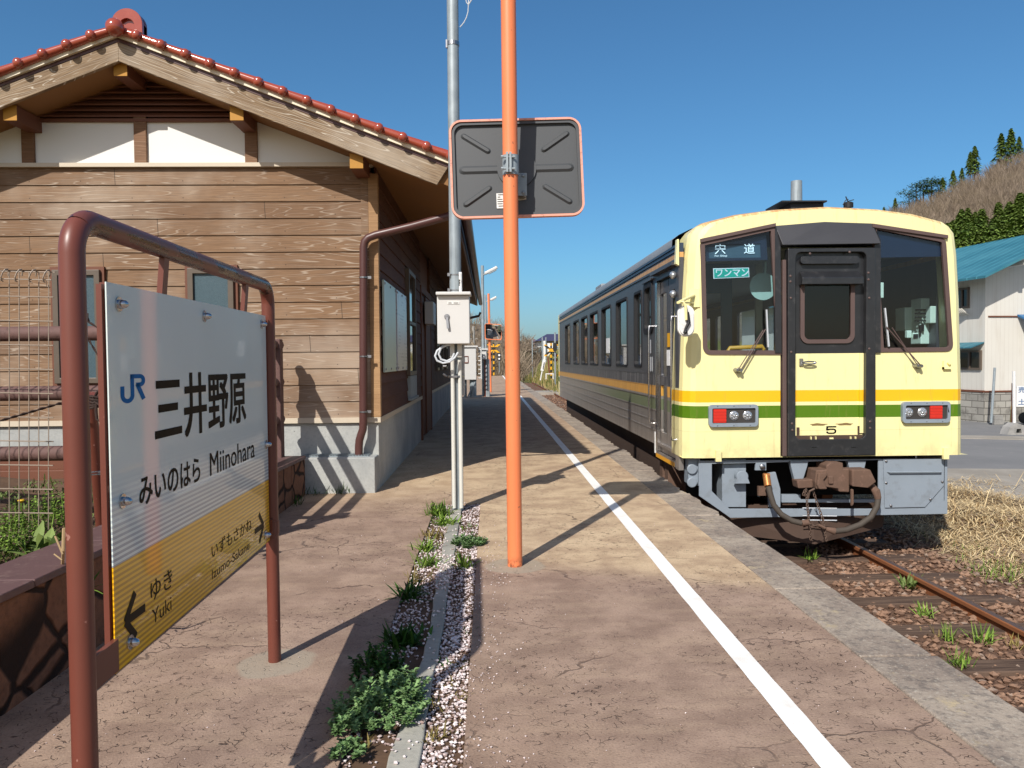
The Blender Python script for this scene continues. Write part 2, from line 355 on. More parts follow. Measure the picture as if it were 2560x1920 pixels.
slab(b, -1.70, -.452, -4, 6.29); slab(b, -.09, 1.43, -4, 6.29); slab(b, -1.70, 1.43, 6.29, 60); slab(b, -.452, -.09, -4, 6.29, -.95, -.05)
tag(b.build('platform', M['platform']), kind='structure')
b = MB(); rnd = random.Random(3); y = -3.6
while y < 60:
    L = rnd.uniform(.85, 1.0) if y < 6.2 else rnd.uniform(.55, .9); dx = rnd.uniform(-.008, .008) + (rnd.uniform(-.03, .012) if y > 6.2 else 0); n = 8
    g = .006
    pts = [(1.434, y+g), (1.434, y+L-g)] + [(1.73+dx+rnd.uniform(-.012, .006)*(2.2 if y > 5.6 else .25), y+L-g-(L-2*g)*i/n) for i in range(n+1)]
    dz = rnd.uniform(-.006, .004)
    b.prism(pts, XYZ(0), -.35, dz); y += L
tag(b.build('platform_coping', M['coping'], bevel=.006), kind='structure')
def line_mat():
    t = NT('worn_white_line_paint'); n = t.noise(60, 4, .7)
    c = t.mix(t.step(t.noise(5, 5, .65), .5, .8), srgb(246,244,238), srgb(228,220,208)); c = t.mix(t.m('MULTIPLY', t.step(n, .66, .74), .55), c, srgb(150,122,104)); e = t.n('TexVoronoi', {'Vector': t.pos(), 'Scale': 1.3}, feature='DISTANCE_TO_EDGE').outputs['Distance']; c = t.mix(t.m('MULTIPLY', t.m('SUBTRACT', .7, t.step(e, .001, .003), clamp=True), t.step(t.noise(1.7, 2), .60, .64)), c, srgb(140,120,104))
    return t.fin(c, .7, 0, t.bump(n, .2, .003))
b = MB(); rnd = random.Random(5); n = 420; y0 = -3.8; ys = [y0+64*i/n*(.35+.65*i/n) for i in range(n+1)]
le = [(.930+rnd.uniform(-.0012, .0012), q) for q in ys]; re = [(1.017+rnd.uniform(-.0012, .0012), q) for q in ys]
for i in range(n):
    for a, c_ in (((le[i], re[i]), (le[i+1], re[i+1])),):
        b.add([(a[0][0],a[0][1],.004),(a[1][0],a[1][1],.004),(c_[1][0],c_[1][1],.004),(c_[0][0],c_[0][1],.004)], [(0,1,2,3)])
tag(b.build('white_line', line_mat()), kind='structure')
# base ground sheet reaching the horizon
def ground_mat():
    t = NT('dry_ground'); n = t.noise(.25, 6, .6); f = t.noise(14, 4, .7)
    c = t.mix(t.step(n, .35, .65), srgb(128,112,84), srgb(104,112,66)); c = t.mix(t.m('MULTIPLY', f, .5), c, srgb(150,134,104))
    return t.fin(c, .95, 0, t.bump(f, .5, .03), .2)
M['ground'] = ground_mat()
b = MB(); b.add([(-900,-200,-1.02),(900,-200,-1.02),(900,1600,-1.02),(-900,1600,-1.02)], [(0,1,2,3)]); tag(b.build('ground', M['ground'], fix=False), kind='structure')
# station yard behind the platform
b = MB(); b.box(-30, -1.71, -6, 40, -1.0, -.02); tag(b.build('station_yard', M['ground']), kind='structure')
# road
def asphalt():
    t = NT('asphalt'); n = t.noise(.8, 5, .6); f = t.noise(90, 3, .7)
    c = t.mix(n, srgb(112,112,112), srgb(140,138,136)); c = t.mix(t.m('MULTIPLY', t.step(f, .5, .7), .35), c, srgb(84,84,86)); c = t.mix(t.m('MULTIPLY', t.step(t.noise(2.4, 6, .7), .55, .7), .3), c, srgb(160,154,146))
    return t.fin(c, .88, 0, t.bump(f, .3, .004), .3)
b = MB(); b.prism([(5.2,11.6),(14,9),(40,8),(60,40),(24,34),(13.5,27),(7,40),(5.2,40)], XYZ(-1.0), 0, .15); tag(b.build('road', asphalt()), kind='structure')
b = MB(); b.prism([(5.2,11.9),(7.2,13.7),(9.4,13.4),(20,9.6),(20,5.5),(9,6.5),(6.2,9.5)], XYZ(-.85), 0, .006); tag(b.build('concrete_apron', M['apron']), kind='structure')
b = MB(); b.prism([(9.2,20.2),(15.6,18.0),(24,15.5),(24,14.8),(15.2,17.2),(9.2,19.4)], XYZ(-.85), 0, .012); tag(b.build('road_gutter', M['apron']), kind='structure')
# ballast bed + individual looking stones (uncountable)
def ballast_mat():
    t = NT('rusty_ballast'); n = t.noise(1.3, 5, .6); rn = t._p
    g = t.n('NewGeometry'); r = g.outputs['Random Per Island']
    c = t.mix(r, srgb(114,88,72), srgb(156,124,102)); c = t.mix(t.m('MULTIPLY', t.step(t.m('FRACT', t.m('MULTIPLY', r, 7.3)), .88, .92), .6), c, srgb(150,136,124))
    x, y, z = t.xyz(); c = t.mix(t.m('MULTIPLY', t.step(x, 4.3, 5.0), .55), c, srgb(134,120,108))
    return t.fin(c, .9, 0, t.bump(t.noise(90, 2), .4, .004), .25)
M['ballast'] = ballast_mat()
def bank(x, y):
    h = .13*math.exp(-((x-6.2)/1.1)**2)*max(0, min(1, (y-6.2)/2.2))*max(0, min(1, (12.4-y)/1.4))
    return -.90 + h + .05*math.sin(x*3.1+y*2.3)*max(0, min(1, x-4.8))
b = MB(); nx, ny = 26, 80
for j in range(ny+1):
    for i in range(nx+1):
        x = 1.66+7.4*i/nx; y = 1.0+(12.2-1.0)*j/ny; b.v.append(Vector((x, y, bank(x, y))))
for j in range(ny):
    for i in range(nx): a = j*(nx+1)+i; b.f.append([a, a+1, a+nx+2, a+nx+1]); b.m.append(0)
b.add([(1.66,12.2,-.9),(5.4,12.2,-.9),(5.4,70,-.9),(1.66,70,-.9)], [(0,1,2,3)])
def bed_mat():
    t = NT('ballast_bed'); f = t.noise(28, 5, .75); c = t.mix(t.step(f, .3, .7), srgb(74,56,46), srgb(146,114,94)); x, y, z = t.xyz()
    c = t.mix(t.step(t.m('ADD', x, t.m('MULTIPLY', t.noise(2, 4), 1.2)), 5.4, 6.0), c, srgb(126,106,84)); return t.fin(c, .95, 0, t.bump(f, 1., .03), .2)
tag(b.build('track_bed', bed_mat(), fix=False), kind='structure')
rnd = random.Random(11); b = MB()
ICO_V = [(-1,0,.6),(1,0,.5),(0,1,.6),(0,-1,.5),(.1,.1,1.1),(-.1,0,-.8)]; ICO_F = [(0,3,4),(3,1,4),(1,2,4),(2,0,4),(3,0,5),(1,3,5),(2,1,5),(0,2,5)]
def stone(b, p, s, rnd, flat=.7):
    a = rnd.random()*6.28; ca, sa = math.cos(a), math.sin(a); vs = []
    for q in ICO_V:
        k = s*rnd.uniform(.65, 1.25); x, y, z = q[0]*k, q[1]*k*.85, q[2]*k*flat*1.25
        vs.append((p[0]+x*ca-y*sa, p[1]+x*sa+y*ca, p[2]+z))
    b.add(vs, ICO_F)
for i in range(15000):
    y = 2.4+9*(rnd.random()**1.4); x = rnd.uniform(1.85, 5.6) if rnd.random() < .85 else rnd.uniform(5.2, 6.4)
    if x < 1.6+y*.22: continue
    stone(b, (x, y, bank(x, y)+.004), rnd.uniform(.016, .036), rnd)
for i in range(2200):
    stone(b, (rnd.uniform(2.0, 4.9), rnd.uniform(21.5, 45), -.89), rnd.uniform(.03, .06), rnd)
tag(b.build('ballast', M['ballast'], fix=True), kind='stuff')
# sleepers and rails
t = NT('weathered_sleeper_wood'); x, y, z = t.xyz(); g = t.noise(1.0, 5, .65, t.comb(t.m('MULTIPLY', x, 2.), t.m('MULTIPLY', y, 40.), z)); M['sleeper'] = t.fin(t.mix(t.step(g, .3, .7), srgb(64,50,44), srgb(112,92,78)), .9, 0, t.bump(g, .6, .01), .2)
b = MB(); b.box(2.10, 4.38, 4.82, 5.02, -1.0, -.868); s0 = b.build('sleeper', M['sleeper'], bevel=.008)
tag(s0, 'brown timber sleeper across the rusty track', 'sleeper', 'timber sleepers under the rails'); KIDS[s0.name] = []
for k in list(range(-1, 6)) + list(range(25, 40)):
    if k: dup(s0, s0.location+Vector((0, .69*k, 0)), 'dark timber sleeper in the track beyond the railcar' if k > 20 else None)
t = NT('rusty_rail'); x, y, z = t.xyz(); n = t.noise(7, 5, .6); c = t.mix(n, srgb(116,70,44), srgb(160,104,68)); top = t.step(t.n('SeparateXYZ', {0: t.nrm()}).outputs[2], .8, .95)
hi = t.m('MULTIPLY', top, t.step(z, -.80, -.795)); c = t.mix(t.m('MULTIPLY', hi, .75), c, srgb(110,92,80)); M['rail'] = t.fin(c, t.m('SUBTRACT', .75, t.m('MULTIPLY', hi, .35)), t.m('MULTIPLY', hi, .6), t.bump(t.noise(60, 3), .25, .004), .3)
prof = [(-.055,-.945),(.055,-.945),(.055,-.935),(.012,-.915),(.01,-.835),(.033,-.825),(.033,-.797),(.026,-.79),(-.026,-.79),(-.033,-.797),(-.033,-.825),(-.01,-.835),(-.012,-.915),(-.055,-.935)]
for xc_, lab in ((2.672, 'rusty steel rail close under the platform edge'), (3.806, 'rusty steel rail on the far side of the track by the dry grass')):
    b = MB(); b.prism([(p[0]+xc_, p[1]) for p in prof], XY(0), -3, 70); tag(b.build('rail', M['rail']), lab, 'rail', 'two rails of the track')
# gravel strip on the platform: kerb, soil, white chippings
b = MB(); rnd = random.Random(4); lp = []; rp = []
for i in range(41):
    y = 1.0+5.02*i/40; wd = .5*(.056+.04*math.exp(-((y-2.0)/.65)**2)+.027/(1+math.exp(-(y-4.2)*3))); cx = -.264+.016*math.exp(-((y-3.26)/.7)**2)-.016/(1+math.exp(-(y-5.3)*3))
    lp.append((cx-wd+rnd.uniform(-.01, .004), y)); rp.append((cx+wd+rnd.uniform(-.003, .003), y))
b.prism(lp+rp[::-1], XYZ(0), -.05, .004); tag(b.build('strip_kerb', M['kerb'], bevel=.006), kind='structure')
t = NT('white_chippings'); g = t.n('NewGeometry').outputs['Random Per Island']; c = t.mix(g, srgb(196,176,172), srgb(246,236,234)); c = t.mix(t.m('MULTIPLY', t.step(t.m('FRACT', t.m('MULTIPLY', g, 9.7)), .68, .7), .8), c, srgb(138,110,98)); M['chips'] = t.fin(c, .85, 0, None, .3)
b = MB(); b.box(-.452, -.09, .9, 6.29, -.045, -.016); tag(b.build('strip_soil', M['soil']), kind='structure')
b = MB()
for i in range(9500):
    y = 1.7+4.6*rnd.random()**1.3; left = rnd.random() < .40
    x = rnd.uniform(-.45, -.30) if left else rnd.uniform(-.225, -.092)
    dens = .5+.5*math.sin(x*23+y*3.7+1.3*math.sin(y*5))
    if rnd.random() > (.35+.65*dens)*(.5 if left and y < 3.3 else 1): continue
    zs = -.012
    if rnd.random() < .26 and (3.9 < y < 4.6 or rnd.random() < .12): x = rnd.uniform(-.31, -.215); zs = .006
    stone(b, (x, y, zs), rnd.uniform(.0045, .009), rnd)
for i in range(420):
    y = 1.7+3.6*rnd.random()**1.6; x = -.088+abs(rnd.gauss(0, .09)); stone(b, (x, y, .002), rnd.uniform(.0025, .0048), rnd)
for i in range(260): stone(b, (rnd.uniform(-1.4, 1.4), rnd.uniform(1.6, 5.5), .0015), rnd.uniform(.0016, .0034), rnd)
tag(b.build('white_gravel', M['chips'], fix=True), kind='stuff')
# ================================================================== STATION BUILDING
XR, XS_, XL, Y0, Y1, FY = -3.105, -1.03, -5.18, 7.1, 20.6, 6.65
SLP = .383
def ftop(x): return 3.905-SLP*abs(x-XR)      # top line of the barge boards
st = thing('station_building', 'small wooden station building with brown lap siding and red glazed tile roof', 'station building', (XR, 13.0, 0))
# siding on the gable (lapped boards) and on the platform side
b = MB(); z = .66
def zroof(x): return ftop(x)-.165
while z < 2.94:
    h = min(.152, 2.945-z)
    b.add([(XL,Y0-.019,z),(XS_-.055,Y0-.019,z),(XS_-.055,Y0-.008,z+h),(XL,Y0-.008,z+h),(XL,Y0,z),(XS_-.055,Y0,z),(XS_-.055,Y0,z+h),(XL,Y0,z+h)],
          [(0,1,2,3),(7,6,5,4),(0,4,5,1),(2,6,7,3),(1,5,6,2),(0,3,7,4)]); z += h
b.build('gable_siding', M['siding'], st)
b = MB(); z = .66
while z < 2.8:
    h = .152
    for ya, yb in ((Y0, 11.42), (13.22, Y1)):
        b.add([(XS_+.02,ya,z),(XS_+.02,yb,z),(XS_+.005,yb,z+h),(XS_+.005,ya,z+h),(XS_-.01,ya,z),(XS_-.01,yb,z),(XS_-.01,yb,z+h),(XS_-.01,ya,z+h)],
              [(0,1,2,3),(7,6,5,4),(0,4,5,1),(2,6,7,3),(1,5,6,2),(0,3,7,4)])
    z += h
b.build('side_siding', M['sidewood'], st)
b = MB(); b.box(XL, XS_-.03, Y0+.004, Y1, .0, 2.9); b.box(XS_-.03, XS_-.012, Y0+.004, 11.42, .6, 2.78); b.box(XS_-.03, XS_-.012, 13.22, Y1, .6, 2.78)
b.box(XS_-.5, XS_-.031, 11.43, 13.21, -.01, 2.6)
b.build('wall', M['darkwood'], st)
b = MB(); b.box(XL, XS_, Y0-.002, Y0+.2, -.02, .612); b.box(XS_-.1, XS_, Y0+.2, 11.40, -.02, .612); b.box(XS_-.1, XS_, 13.24, Y1, -.02, .612); b.build('foundation', M['concrete'], st, bevel=.008)
b = MB(); b.box(XL, XS_+.022, Y0-.034, Y0, .614, .662); b.box(XS_, XS_+.026, Y0+.001, 11.4, .614, .662); b.box(XS_, XS_+.026, 13.24, Y1, .614, .662); b.build('sill_trim', M['beige'], st)
b = MB(); b.box(XS_-.062, XS_+.024, Y0-.036, Y0+.04, .664, 2.88); b.build('corner_board', M['corner'], st, bevel=.003)
b = MB(); b.box(XS_-.13, XS_-.064, Y0-.030, Y0, .664, 2.9); b.build('corner_batten', M['siding'], st)
# white plaster band, brown posts, trim, louvre
b = MB(); pl = [(XL,2.98),(-1.25,2.98),(-1.05,3.0)] ; pl = [(-5.05,2.978),(-1.16,2.978),(-1.16,zroof(-1.16)+.02),(-2.07,3.357),(-4.14,3.357),(-5.05,zroof(-5.05)+.02)]
b.prism(pl, XY(Y0), -.012, .06); b.build('plaster_panel', M['plaster'], st)
b = MB(); b.box(XL, XS_-.02, Y0-.05, Y0+.01, 2.942, 2.978); b.build('band_trim', M['beige'], st)
for x in (-4.12, -3.125, -2.138):
    b = MB(); b.box(x-.055, x+.055, Y0-.04, Y0, 2.979, 3.40); b.build('band_post', M['post'], st, bevel=.004)
b = MB()
b.box(-4.2, -2.0, Y0-.045, Y0, 3.345, 3.372)
z = 3.385
while z < 3.71:
    hw = max(0, (3.74-z)/SLP); b.add([(XR-hw,Y0-.05,z),(XR+hw,Y0-.05,z),(XR+hw,Y0+.01,z+.052),(XR-hw,Y0+.01,z+.052),(XR-hw,Y0-.05,z+.012),(XR+hw,Y0-.05,z+.012),(XR+hw,Y0+.01,z+.064),(XR-hw,Y0+.01,z+.064)],
      [(0,1,2,3),(7,6,5,4),(0,4,5,1),(2,6,7,3),(1,5,6,2),(0,3,7,4)]); z += .052
b.prism([(XR-1.05,3.36),(XR+1.05,3.36),(XR,3.36+1.05*SLP-.01)], XY(Y0), .02, .05)
b.build('gable_louvre', M['darkwood'], st)
# roof deck (soffit) and barge boards
EX = .345   # eave x = -EX on the platform side
xe = -EX; xw = 2*XR-xe
b = MB()
for s, xo in ((1, xe), (-1, xw)):
    b.add([(XR,FY+.045,ftop(XR)-.165),(xo,FY+.045,ftop(xo)-.165),(xo,Y1+.6,ftop(xo)-.165),(XR,Y1+.6,ftop(XR)-.165),
           (XR,FY+.045,ftop(XR)+.0),(xo,FY+.045,ftop(xo)+.0),(xo,Y1+.6,ftop(xo)+.0),(XR,Y1+.6,ftop(XR)+.0)],
          [(0,1,2,3),(7,6,5,4),(0,4,5,1),(2,6,7,3),(1,5,6,2),(0,3,7,4)])
b.build('soffit', M['soffit'], st)
for s, xo in ((1, xe), (-1, xw)):
    b = MB(); cut = .095*s
    b.prism([(XR, ftop(XR)-.02),(xo, ftop(xo)-.02),(xo-cut, ftop(xo)-.165),(XR, ftop(XR)-.18)], XY(FY), 0, .04); b.build('barge_board', M['fascia'], st, bevel=.003)
    b = MB(); b.prism([(XR, ftop(XR)-.019),(xo+.02*s, ftop(xo)-.026),(xo+.02*s, ftop(xo)+.004),(XR, ftop(XR)+.011)], XY(FY), -.004, .06); b.build('roof_edge_board', M['brownpipe'], st)
    b = MB(); b.prism([(XR, ftop(XR)+.012),(xo+.03*s, ftop(xo)+.0),(xo+.03*s, ftop(xo)+.042),(XR, ftop(XR)+.053)], XY(FY), -.032, .06); b.build('drip_strip', M['cream'], st)
# tiles: waved field, verge tubes with round caps, ridge
b = MB()
for s, xo in ((1, xe+.07), (-1, xw-.07)):
    ny, nx = 300, 12
    for lay in (0, 1):
        base = len(b.v)
        for j in range(ny+1):
            y = FY-.03+(Y1+.62-FY+.03)*j/ny; wv = .030*abs(math.sin((y-FY)*math.pi/.29))
            for i in range(nx+1):
                x = XR+(xo-XR)*i/nx + (s*.05*abs(math.sin((y-FY)*math.pi/.29)) if i == nx else 0); b.v.append(Vector((x, y, ftop(x)+.045+(wv+.02 if lay else 0))))
        for j in range(ny):
            for i in range(nx): a = base+j*(nx+1)+i; b.f.append([a, a+1, a+nx+2, a+nx+1]); b.m.append(0)
    for j in range(ny):
        a0 = len(b.v)-2*(ny+1)*(nx+1)+j*(nx+1)+nx; a1 = a0+(ny+1)*(nx+1); b.f.append([a0, a0+nx+1, a1+nx+1, a1]); b.m.append(0)
b.build('roof_tiles', M['glaze'], st, smooth=True, fix=False, ang=60)
for s in (1, -1):
    b = MB(); k = 0
    while True:
        x = XR+s*(.187+.2*k)
        if abs(x-XR) > abs(xe-XR)+.06: break
        xa = x-s*.2; za, zb = ftop(xa)+.076, ftop(x)+.076
        b.tube([(xa+s*.01, FY-.04, za-.002), (x+s*.015, FY-.04, zb)], [.030, .041], 12)
        b.beam((xa, FY+.045, za-.012), (x, FY+.045, zb-.012), .15, .04)
        b.ball((x, FY-.085, zb-.002), .041, 14, 10, (1, .8, 1)); k += 1
    b.build('verge_tiles', M['glaze'], st, smooth=True)
b = MB(); b.ball((XR+.023, FY-.10, 3.962), .074, 20, 14); b.build('ridge_ball', M['glaze'], st, smooth=True)
b = MB(); cx = -3.03
out_ = [(cx-.128,3.95)]+[(p[0],p[1]) for p in reversed(arc(cx,4.037,.128,0,180,16))]+[(cx+.128,3.95),(cx+.18,3.88),(cx-.18,3.88)]
inn = [(cx-.062,3.94)]+[(p[0],p[1]) for p in reversed(arc(cx,4.02,.062,0,180,12))]+[(cx+.062,3.94)]
b.prism(out_, XY(FY), .0, .10, [inn]); b.prism(out_, XY(FY), .03, .09); b.build('ridge_end_ornament', M['glaze'], st, smooth=True, ang=30, bevel=.006)
b = MB(); b.tube([(XR, FY+.08, 4.00), (XR, Y1+.6, 4.00)], .085, 14); b.tube([(XR, FY+.02, 3.93), (XR, Y1+.6, 3.93)], .12, 14); b.build('ridge_tiles', M['glaze'], st, smooth=True)
# purlins with pale end grain
for x, zc in ((XR-.02, 3.70), (-2.15, 3.325), (-1.135, 2.915), (-4.06, 3.325), (-5.08, 2.935)):
    b = MB(); b.k = 0; b.box(x-.058, x+.058, FY+.07, Y0+.02, zc-.075, zc+.055)
    b.m = [1 if i == 2 else 0 for i in range(6)]; b.build('purlin', [M['darkwood'], M['endgrain']], st, bevel=.003)
# gable windows
def window(x0, x1, z0, z1):
    b = MB(); o = [(x0,z0),(x1,z0),(x1,z1),(x0,z1)]; i_ = [(x0+.05,z0+.05),(x1-.05,z0+.05),(x1-.05,z1-.05),(x0+.05,z1-.05)]
    b.prism(o, XY(Y0), -.075, -.005, [i_])
    f = b.build('window', M['winframe'], st, bevel=.004)
    b = MB(); b.box(x0+.05, x1-.05, Y0-.05, Y0-.035, z0+.05, z1-.05); b.build('pane', M['frost'], f)
    b = MB(); oo = [(x0-.03,z0-.03),(x1+.03,z0-.03),(x1+.03,z1+.03),(x0-.03,z1+.03)]; b.prism(oo, XY(Y0), -.045, -.004, [o]); b.build('casing', M['darkwood'], f)
M['winframe'] = plain('bronze_window_frame', srgb(96,84,72), .45)
t = NT('frosted_glass'); n = t.noise(170, 2, .5); M['frost'] = t.fin(t.mix(n, srgb(52,70,78), srgb(84,106,114)), .3, 0, t.bump(n, .5, .004), .45)
window(-3.92, -3.50, 1.0, 2.02); window(-2.72, -2.31, 1.0, 2.03)
# door recess, side windows, gutter and downpipe
b = MB(); b.box(XS_-.03, XS_+.03, 11.40, 11.46, 0, 2.3); b.box(XS_-.03, XS_+.03, 13.18, 13.24, 0, 2.3); b.box(XS_-.03, XS_+.03, 11.461, 13.179, 2.2, 2.3); b.build('door_frame', M['darkwood'], st)
b = MB(); b.box(XS_-.03, XS_-.005, 11.47, 12.3, .03, 2.19); b.box(XS_-.003, XS_+.02, 12.25, 13.17, .03, 2.19); b.build('sliding_door', M['darkwood'], st)
t = NT('dark_reflecting_glass'); M['dglass'] = t.fin((.012,.014,.016), .04, 0, None, .7)
for ya, yb, za, zb in ((9.38,10.22,1.0,2.3),(14.3,14.9,1.0,1.95),(15.5,16.1,1.0,1.95),(17.2,17.9,1.0,1.95)):
    b = MB(); o = [(ya,za),(yb,za),(yb,zb),(ya,zb)]; b.prism(o, YZ(XS_), .0, .06, [inset(o, .05), ] if False else [[(ya+.05,za+.05),(yb-.05,za+.05),(yb-.05,(za+zb)/2-.02),(ya+.05,(za+zb)/2-.02)],[(ya+.05,(za+zb)/2+.02),(yb-.05,(za+zb)/2+.02),(yb-.05,zb-.05),(ya+.05,zb-.05)]])
    f = b.build('side_window', M['winframe'], st); b = MB(); b.box(XS_+.022, XS_+.034, ya+.051, yb-.051, za+.051, zb-.051); b.build('pane', M['dglass'], f)
b = MB(); b.box(XS_+.005, XS_+.05, 9.5, 10.3, .72, .99); b.box(XS_+.02, XS_+.07, 9.45, 10.35, .69, .72); b.build('side_grille', M['galv'], st)
b = MB(); gx = xe+.10
b.tube([(gx, FY+.0, ftop(xe)-.075), (gx, Y1+.62, ftop(xe)-.10)], .055, 12); b.build('gutter', M['brownpipe'], st, smooth=True)
b = MB(); b.box(xe+.003, xe+.02, FY+.05, Y1+.6, ftop(xe)-.16, ftop(xe)+.02); b.build('eave_board', M['brownpipe'], st)
pts = [(gx-.03, 6.98, 2.50), (gx-.12, 6.98, 2.475), (-.70, 6.98, 2.385), (-1.02, 6.98, 2.31), (-1.085, 6.98, 2.285), (-1.117, 6.98, 2.25), (-1.127, 6.98, 2.20), (-1.153, 6.98, .62), (-1.157, 6.98, .56), (-1.175, 6.98, .51), (-1.19, 6.98, .46), (-1.196, 6.98, .40), (-1.197, 6.98, .325)]
b = MB(); b.tube(pts, .036, 14); dp = b.build('downpipe', M['brownpipe'], st, smooth=True)
b = MB()
for z, x in ((1.93,-1.131),(1.22,-1.141),(.72,-1.150)):
    b.tube([(x,6.98,z-.006),(x,6.98,z+.006)], .041, 14); b.box(x+.03, x+.07, 6.975, 6.985, z-.012, z+.012)
b.build('pipe_bracket', M['steel'], dp)
b = MB(); b.tube([(gx, Y1+.5, 2.5), (gx-.05, Y1+.5, 2.4), (-.95, Y1+.45, 2.25), (XS_+.05, Y1+.4, 2.1)], .035, 10); b.build('rear_downpipe', M['brownpipe'], st, smooth=True)
# notice boards hung on the platform wall
t = NT('pale_green_board'); n = t.noise(2, 3); M['board_g'] = t.fin(t.mix(n, srgb(186,206,192), srgb(206,220,208)), .3, 0, None, .4)
t = NT('printed_notice'); x, y, z = t.xyz(); ln = t.step(t.m('FRACT', t.m('MULTIPLY', z, 26.)), .45, .55); pa = t.step(t.noise(1.0, 3, .6, t.comb(0.0, t.m('MULTIPLY', y, 3.), t.m('MULTIPLY', z, 7.))), .5, .58)
M['board_w'] = t.fin(t.mix(t.m('MULTIPLY', t.m('MULTIPLY', ln, pa), .3), srgb(206,206,214), srgb(120,124,140)), .25, 0, None, .45)
for ya, yb, m_, lab in ((7.26,8.13,'board_g','plain pale green notice board on the platform wall nearest the corner'), (8.25,9.18,'board_w','grey white printed notice board beside the pale green one')):
    tn = thing('notice_board', lab, 'notice board', (XS_+.03, (ya+yb)/2, 1.07), 'notice boards on the station wall')
    b = MB(); b.box(XS_+.024, XS_+.045, ya, yb, 1.07, 1.94); b.build('board', M[m_], tn, bevel=.003)
    for yy in (ya+.04, (ya+yb)/2, yb-.04):
        for zz in (1.10, 1.91): b = MB(); b.lathe((XS_+.045, yy, zz), [(.012,0),(.012,.004),(.006,.008)], 8, 'X'); b.build('fixing_screw', M['steel'], tn)
b = MB(); b.box(XS_+.02, XS_+.16, 12.0, 12.5, 1.75, 2.1); tag(b.build('meter_box', M['cab'], bevel=.01), 'grey box on the shaded platform wall above the door', 'box')
# concrete plinth block at the corner with a drain grating
tb = thing('plinth_block', 'low cast concrete block at the building corner under the downpipe', 'concrete block', (-1.37, 6.97, 0))
b = MB(); b.box(-1.715, -1.035, 6.86, 7.095, -.02, .318); b.build('block', M['concrete'], tb, bevel=.01)
b = MB(); b.box(-1.71, -1.10, 6.93, 7.09, .318, .323)
for i in range(44): b.box(-1.70+i*.0136, -1.694+i*.0136, 6.94, 7.08, .323, .333)
b.build('grating', M['galv'], tb)
# ================================================================== PLANTER WALL
def stonewall():
    t = NT('brown_block_wall'); x, y, z = t.xyz()
    v = t.comb(0.0, t.m('MULTIPLY', y, 1.0), t.m('MULTIPLY', z, 1.15)); wv = t.n('VectorMath', {0: v, 1: t.vscale(t.n('TexNoise', {'Vector': v, 'Scale': 4.0}).outputs[1], (.0,.12,.12))}, operation='ADD').outputs[0]
    e = t.n('TexVoronoi', {'Vector': wv, 'Scale': 3.4, 'Randomness': .9}, feature='DISTANCE_TO_EDGE').outputs['Distance']; j = t.step(e, .02, .07)
    f = t.noise(30, 5, .7); c = t.mix(t.noise(3, 4), srgb(112,78,62), srgb(146,104,82)); c = t.mix(t.m('MULTIPLY', t.step(f, .4, .7), .5), c, srgb(84,60,50))
    c = t.mix(j, srgb(46,34,30), c); return t.fin(c, .9, 0, t.bump(t.m('ADD', t.m('MULTIPLY', j, 1.0), t.m('MULTIPLY', f, .4)), .8, .02), .2)
M['stonewall'] = stonewall()
tw = thing('planter_wall', 'low brown block retaining wall of the planting bed beside the platform', 'retaining wall', (-1.75, 3.5, 0))
b = MB(); rnd = random.Random(8); y = .4
while y < 6.78:
    L = rnd.uniform(.40, .48); b.box(-1.88, -1.64+rnd.uniform(-.004, .004), y+.006, min(y+L-.006, 6.80), -.02, .385-.014*(y-2)); y += L
b.build('block_course', M['stonewall'], tw, bevel=.012)
b = MB(); y = .4
while y < 6.78:
    L = rnd.uniform(.55, .65); ye = min(y+L-.004, 6.80); b.add([(x_, yy, (.386-.014*(yy-2))+dz) for yy in (y, ye) for x_, dz in ((-1.90,.002),(-1.628,.002),(-1.632,.03),(-1.90,.03))],
        [(0,1,2,3),(7,6,5,4),(0,4,5,1),(1,5,6,2),(2,6,7,3),(3,7,4,0)]); y += L
b.build('wall_cap', plain('dark_maroon_cap', srgb(98,72,70), .6, var=.2, ns=8, dirt=srgb(150,126,116), grime=.5, bst=.2), tw, bevel=.005)
b = MB(); nx, ny = 30, 60
for j in range(ny+1):
    for i in range(nx+1):
        x = -7+5.12*i/nx; y = .4+6.5*j/ny; b.v.append(Vector((x, y, .255+.02*math.sin(x*9+y*5)+.02*math.sin(y*11-x*4))))
for j in range(ny):
    for i in range(nx): a = j*(nx+1)+i; b.f.append([a, a+1, a+nx+2, a+nx+1]); b.m.append(0)
tag(b.build('planting_bed', M['soil'], fix=False), kind='structure')
b = MB(); b.box(-6.5, -1.9, 6.30, 6.36, .2, .44); b.box(-6.5, -1.9, 6.2, 6.297, .2, .33); tag(b.build('timber_edging', M['darkwood'], bevel=.006), 'long brown timber edging board at the back of the planting bed', 'edging')
# ================================================================== BROWN LOG-RAIL FENCE
tf = thing('log_fence', 'brown three rail log fence behind the mesh panel, casting shadows on the siding', 'fence', (-1.86, 5.5, .25))
for z in (1.325, 1.0, .672):
    b = MB(); b.tube([(-1.86, 4.62, z+.02), (-1.86, 6.85, z)], .043, 10); b.build('rail', M['log'], tf, smooth=True)
for z in (1.345, 1.01, .67):
    b = MB(); b.tube([(-6.5, 4.4, z), (-1.80, 4.4, z)], .043, 10); b.build('rail', M['log'], tf, smooth=True)
for x, y in ((-1.86, 6.72), (-1.86, 4.5), (-4.3, 4.5), (-6.3, 4.5)):
    b = MB(); b.box(x-.055, x+.055, y-.05, y+.05, .2, 1.375); b.build('post', M['log'], tf, smooth=True, bevel=.01)
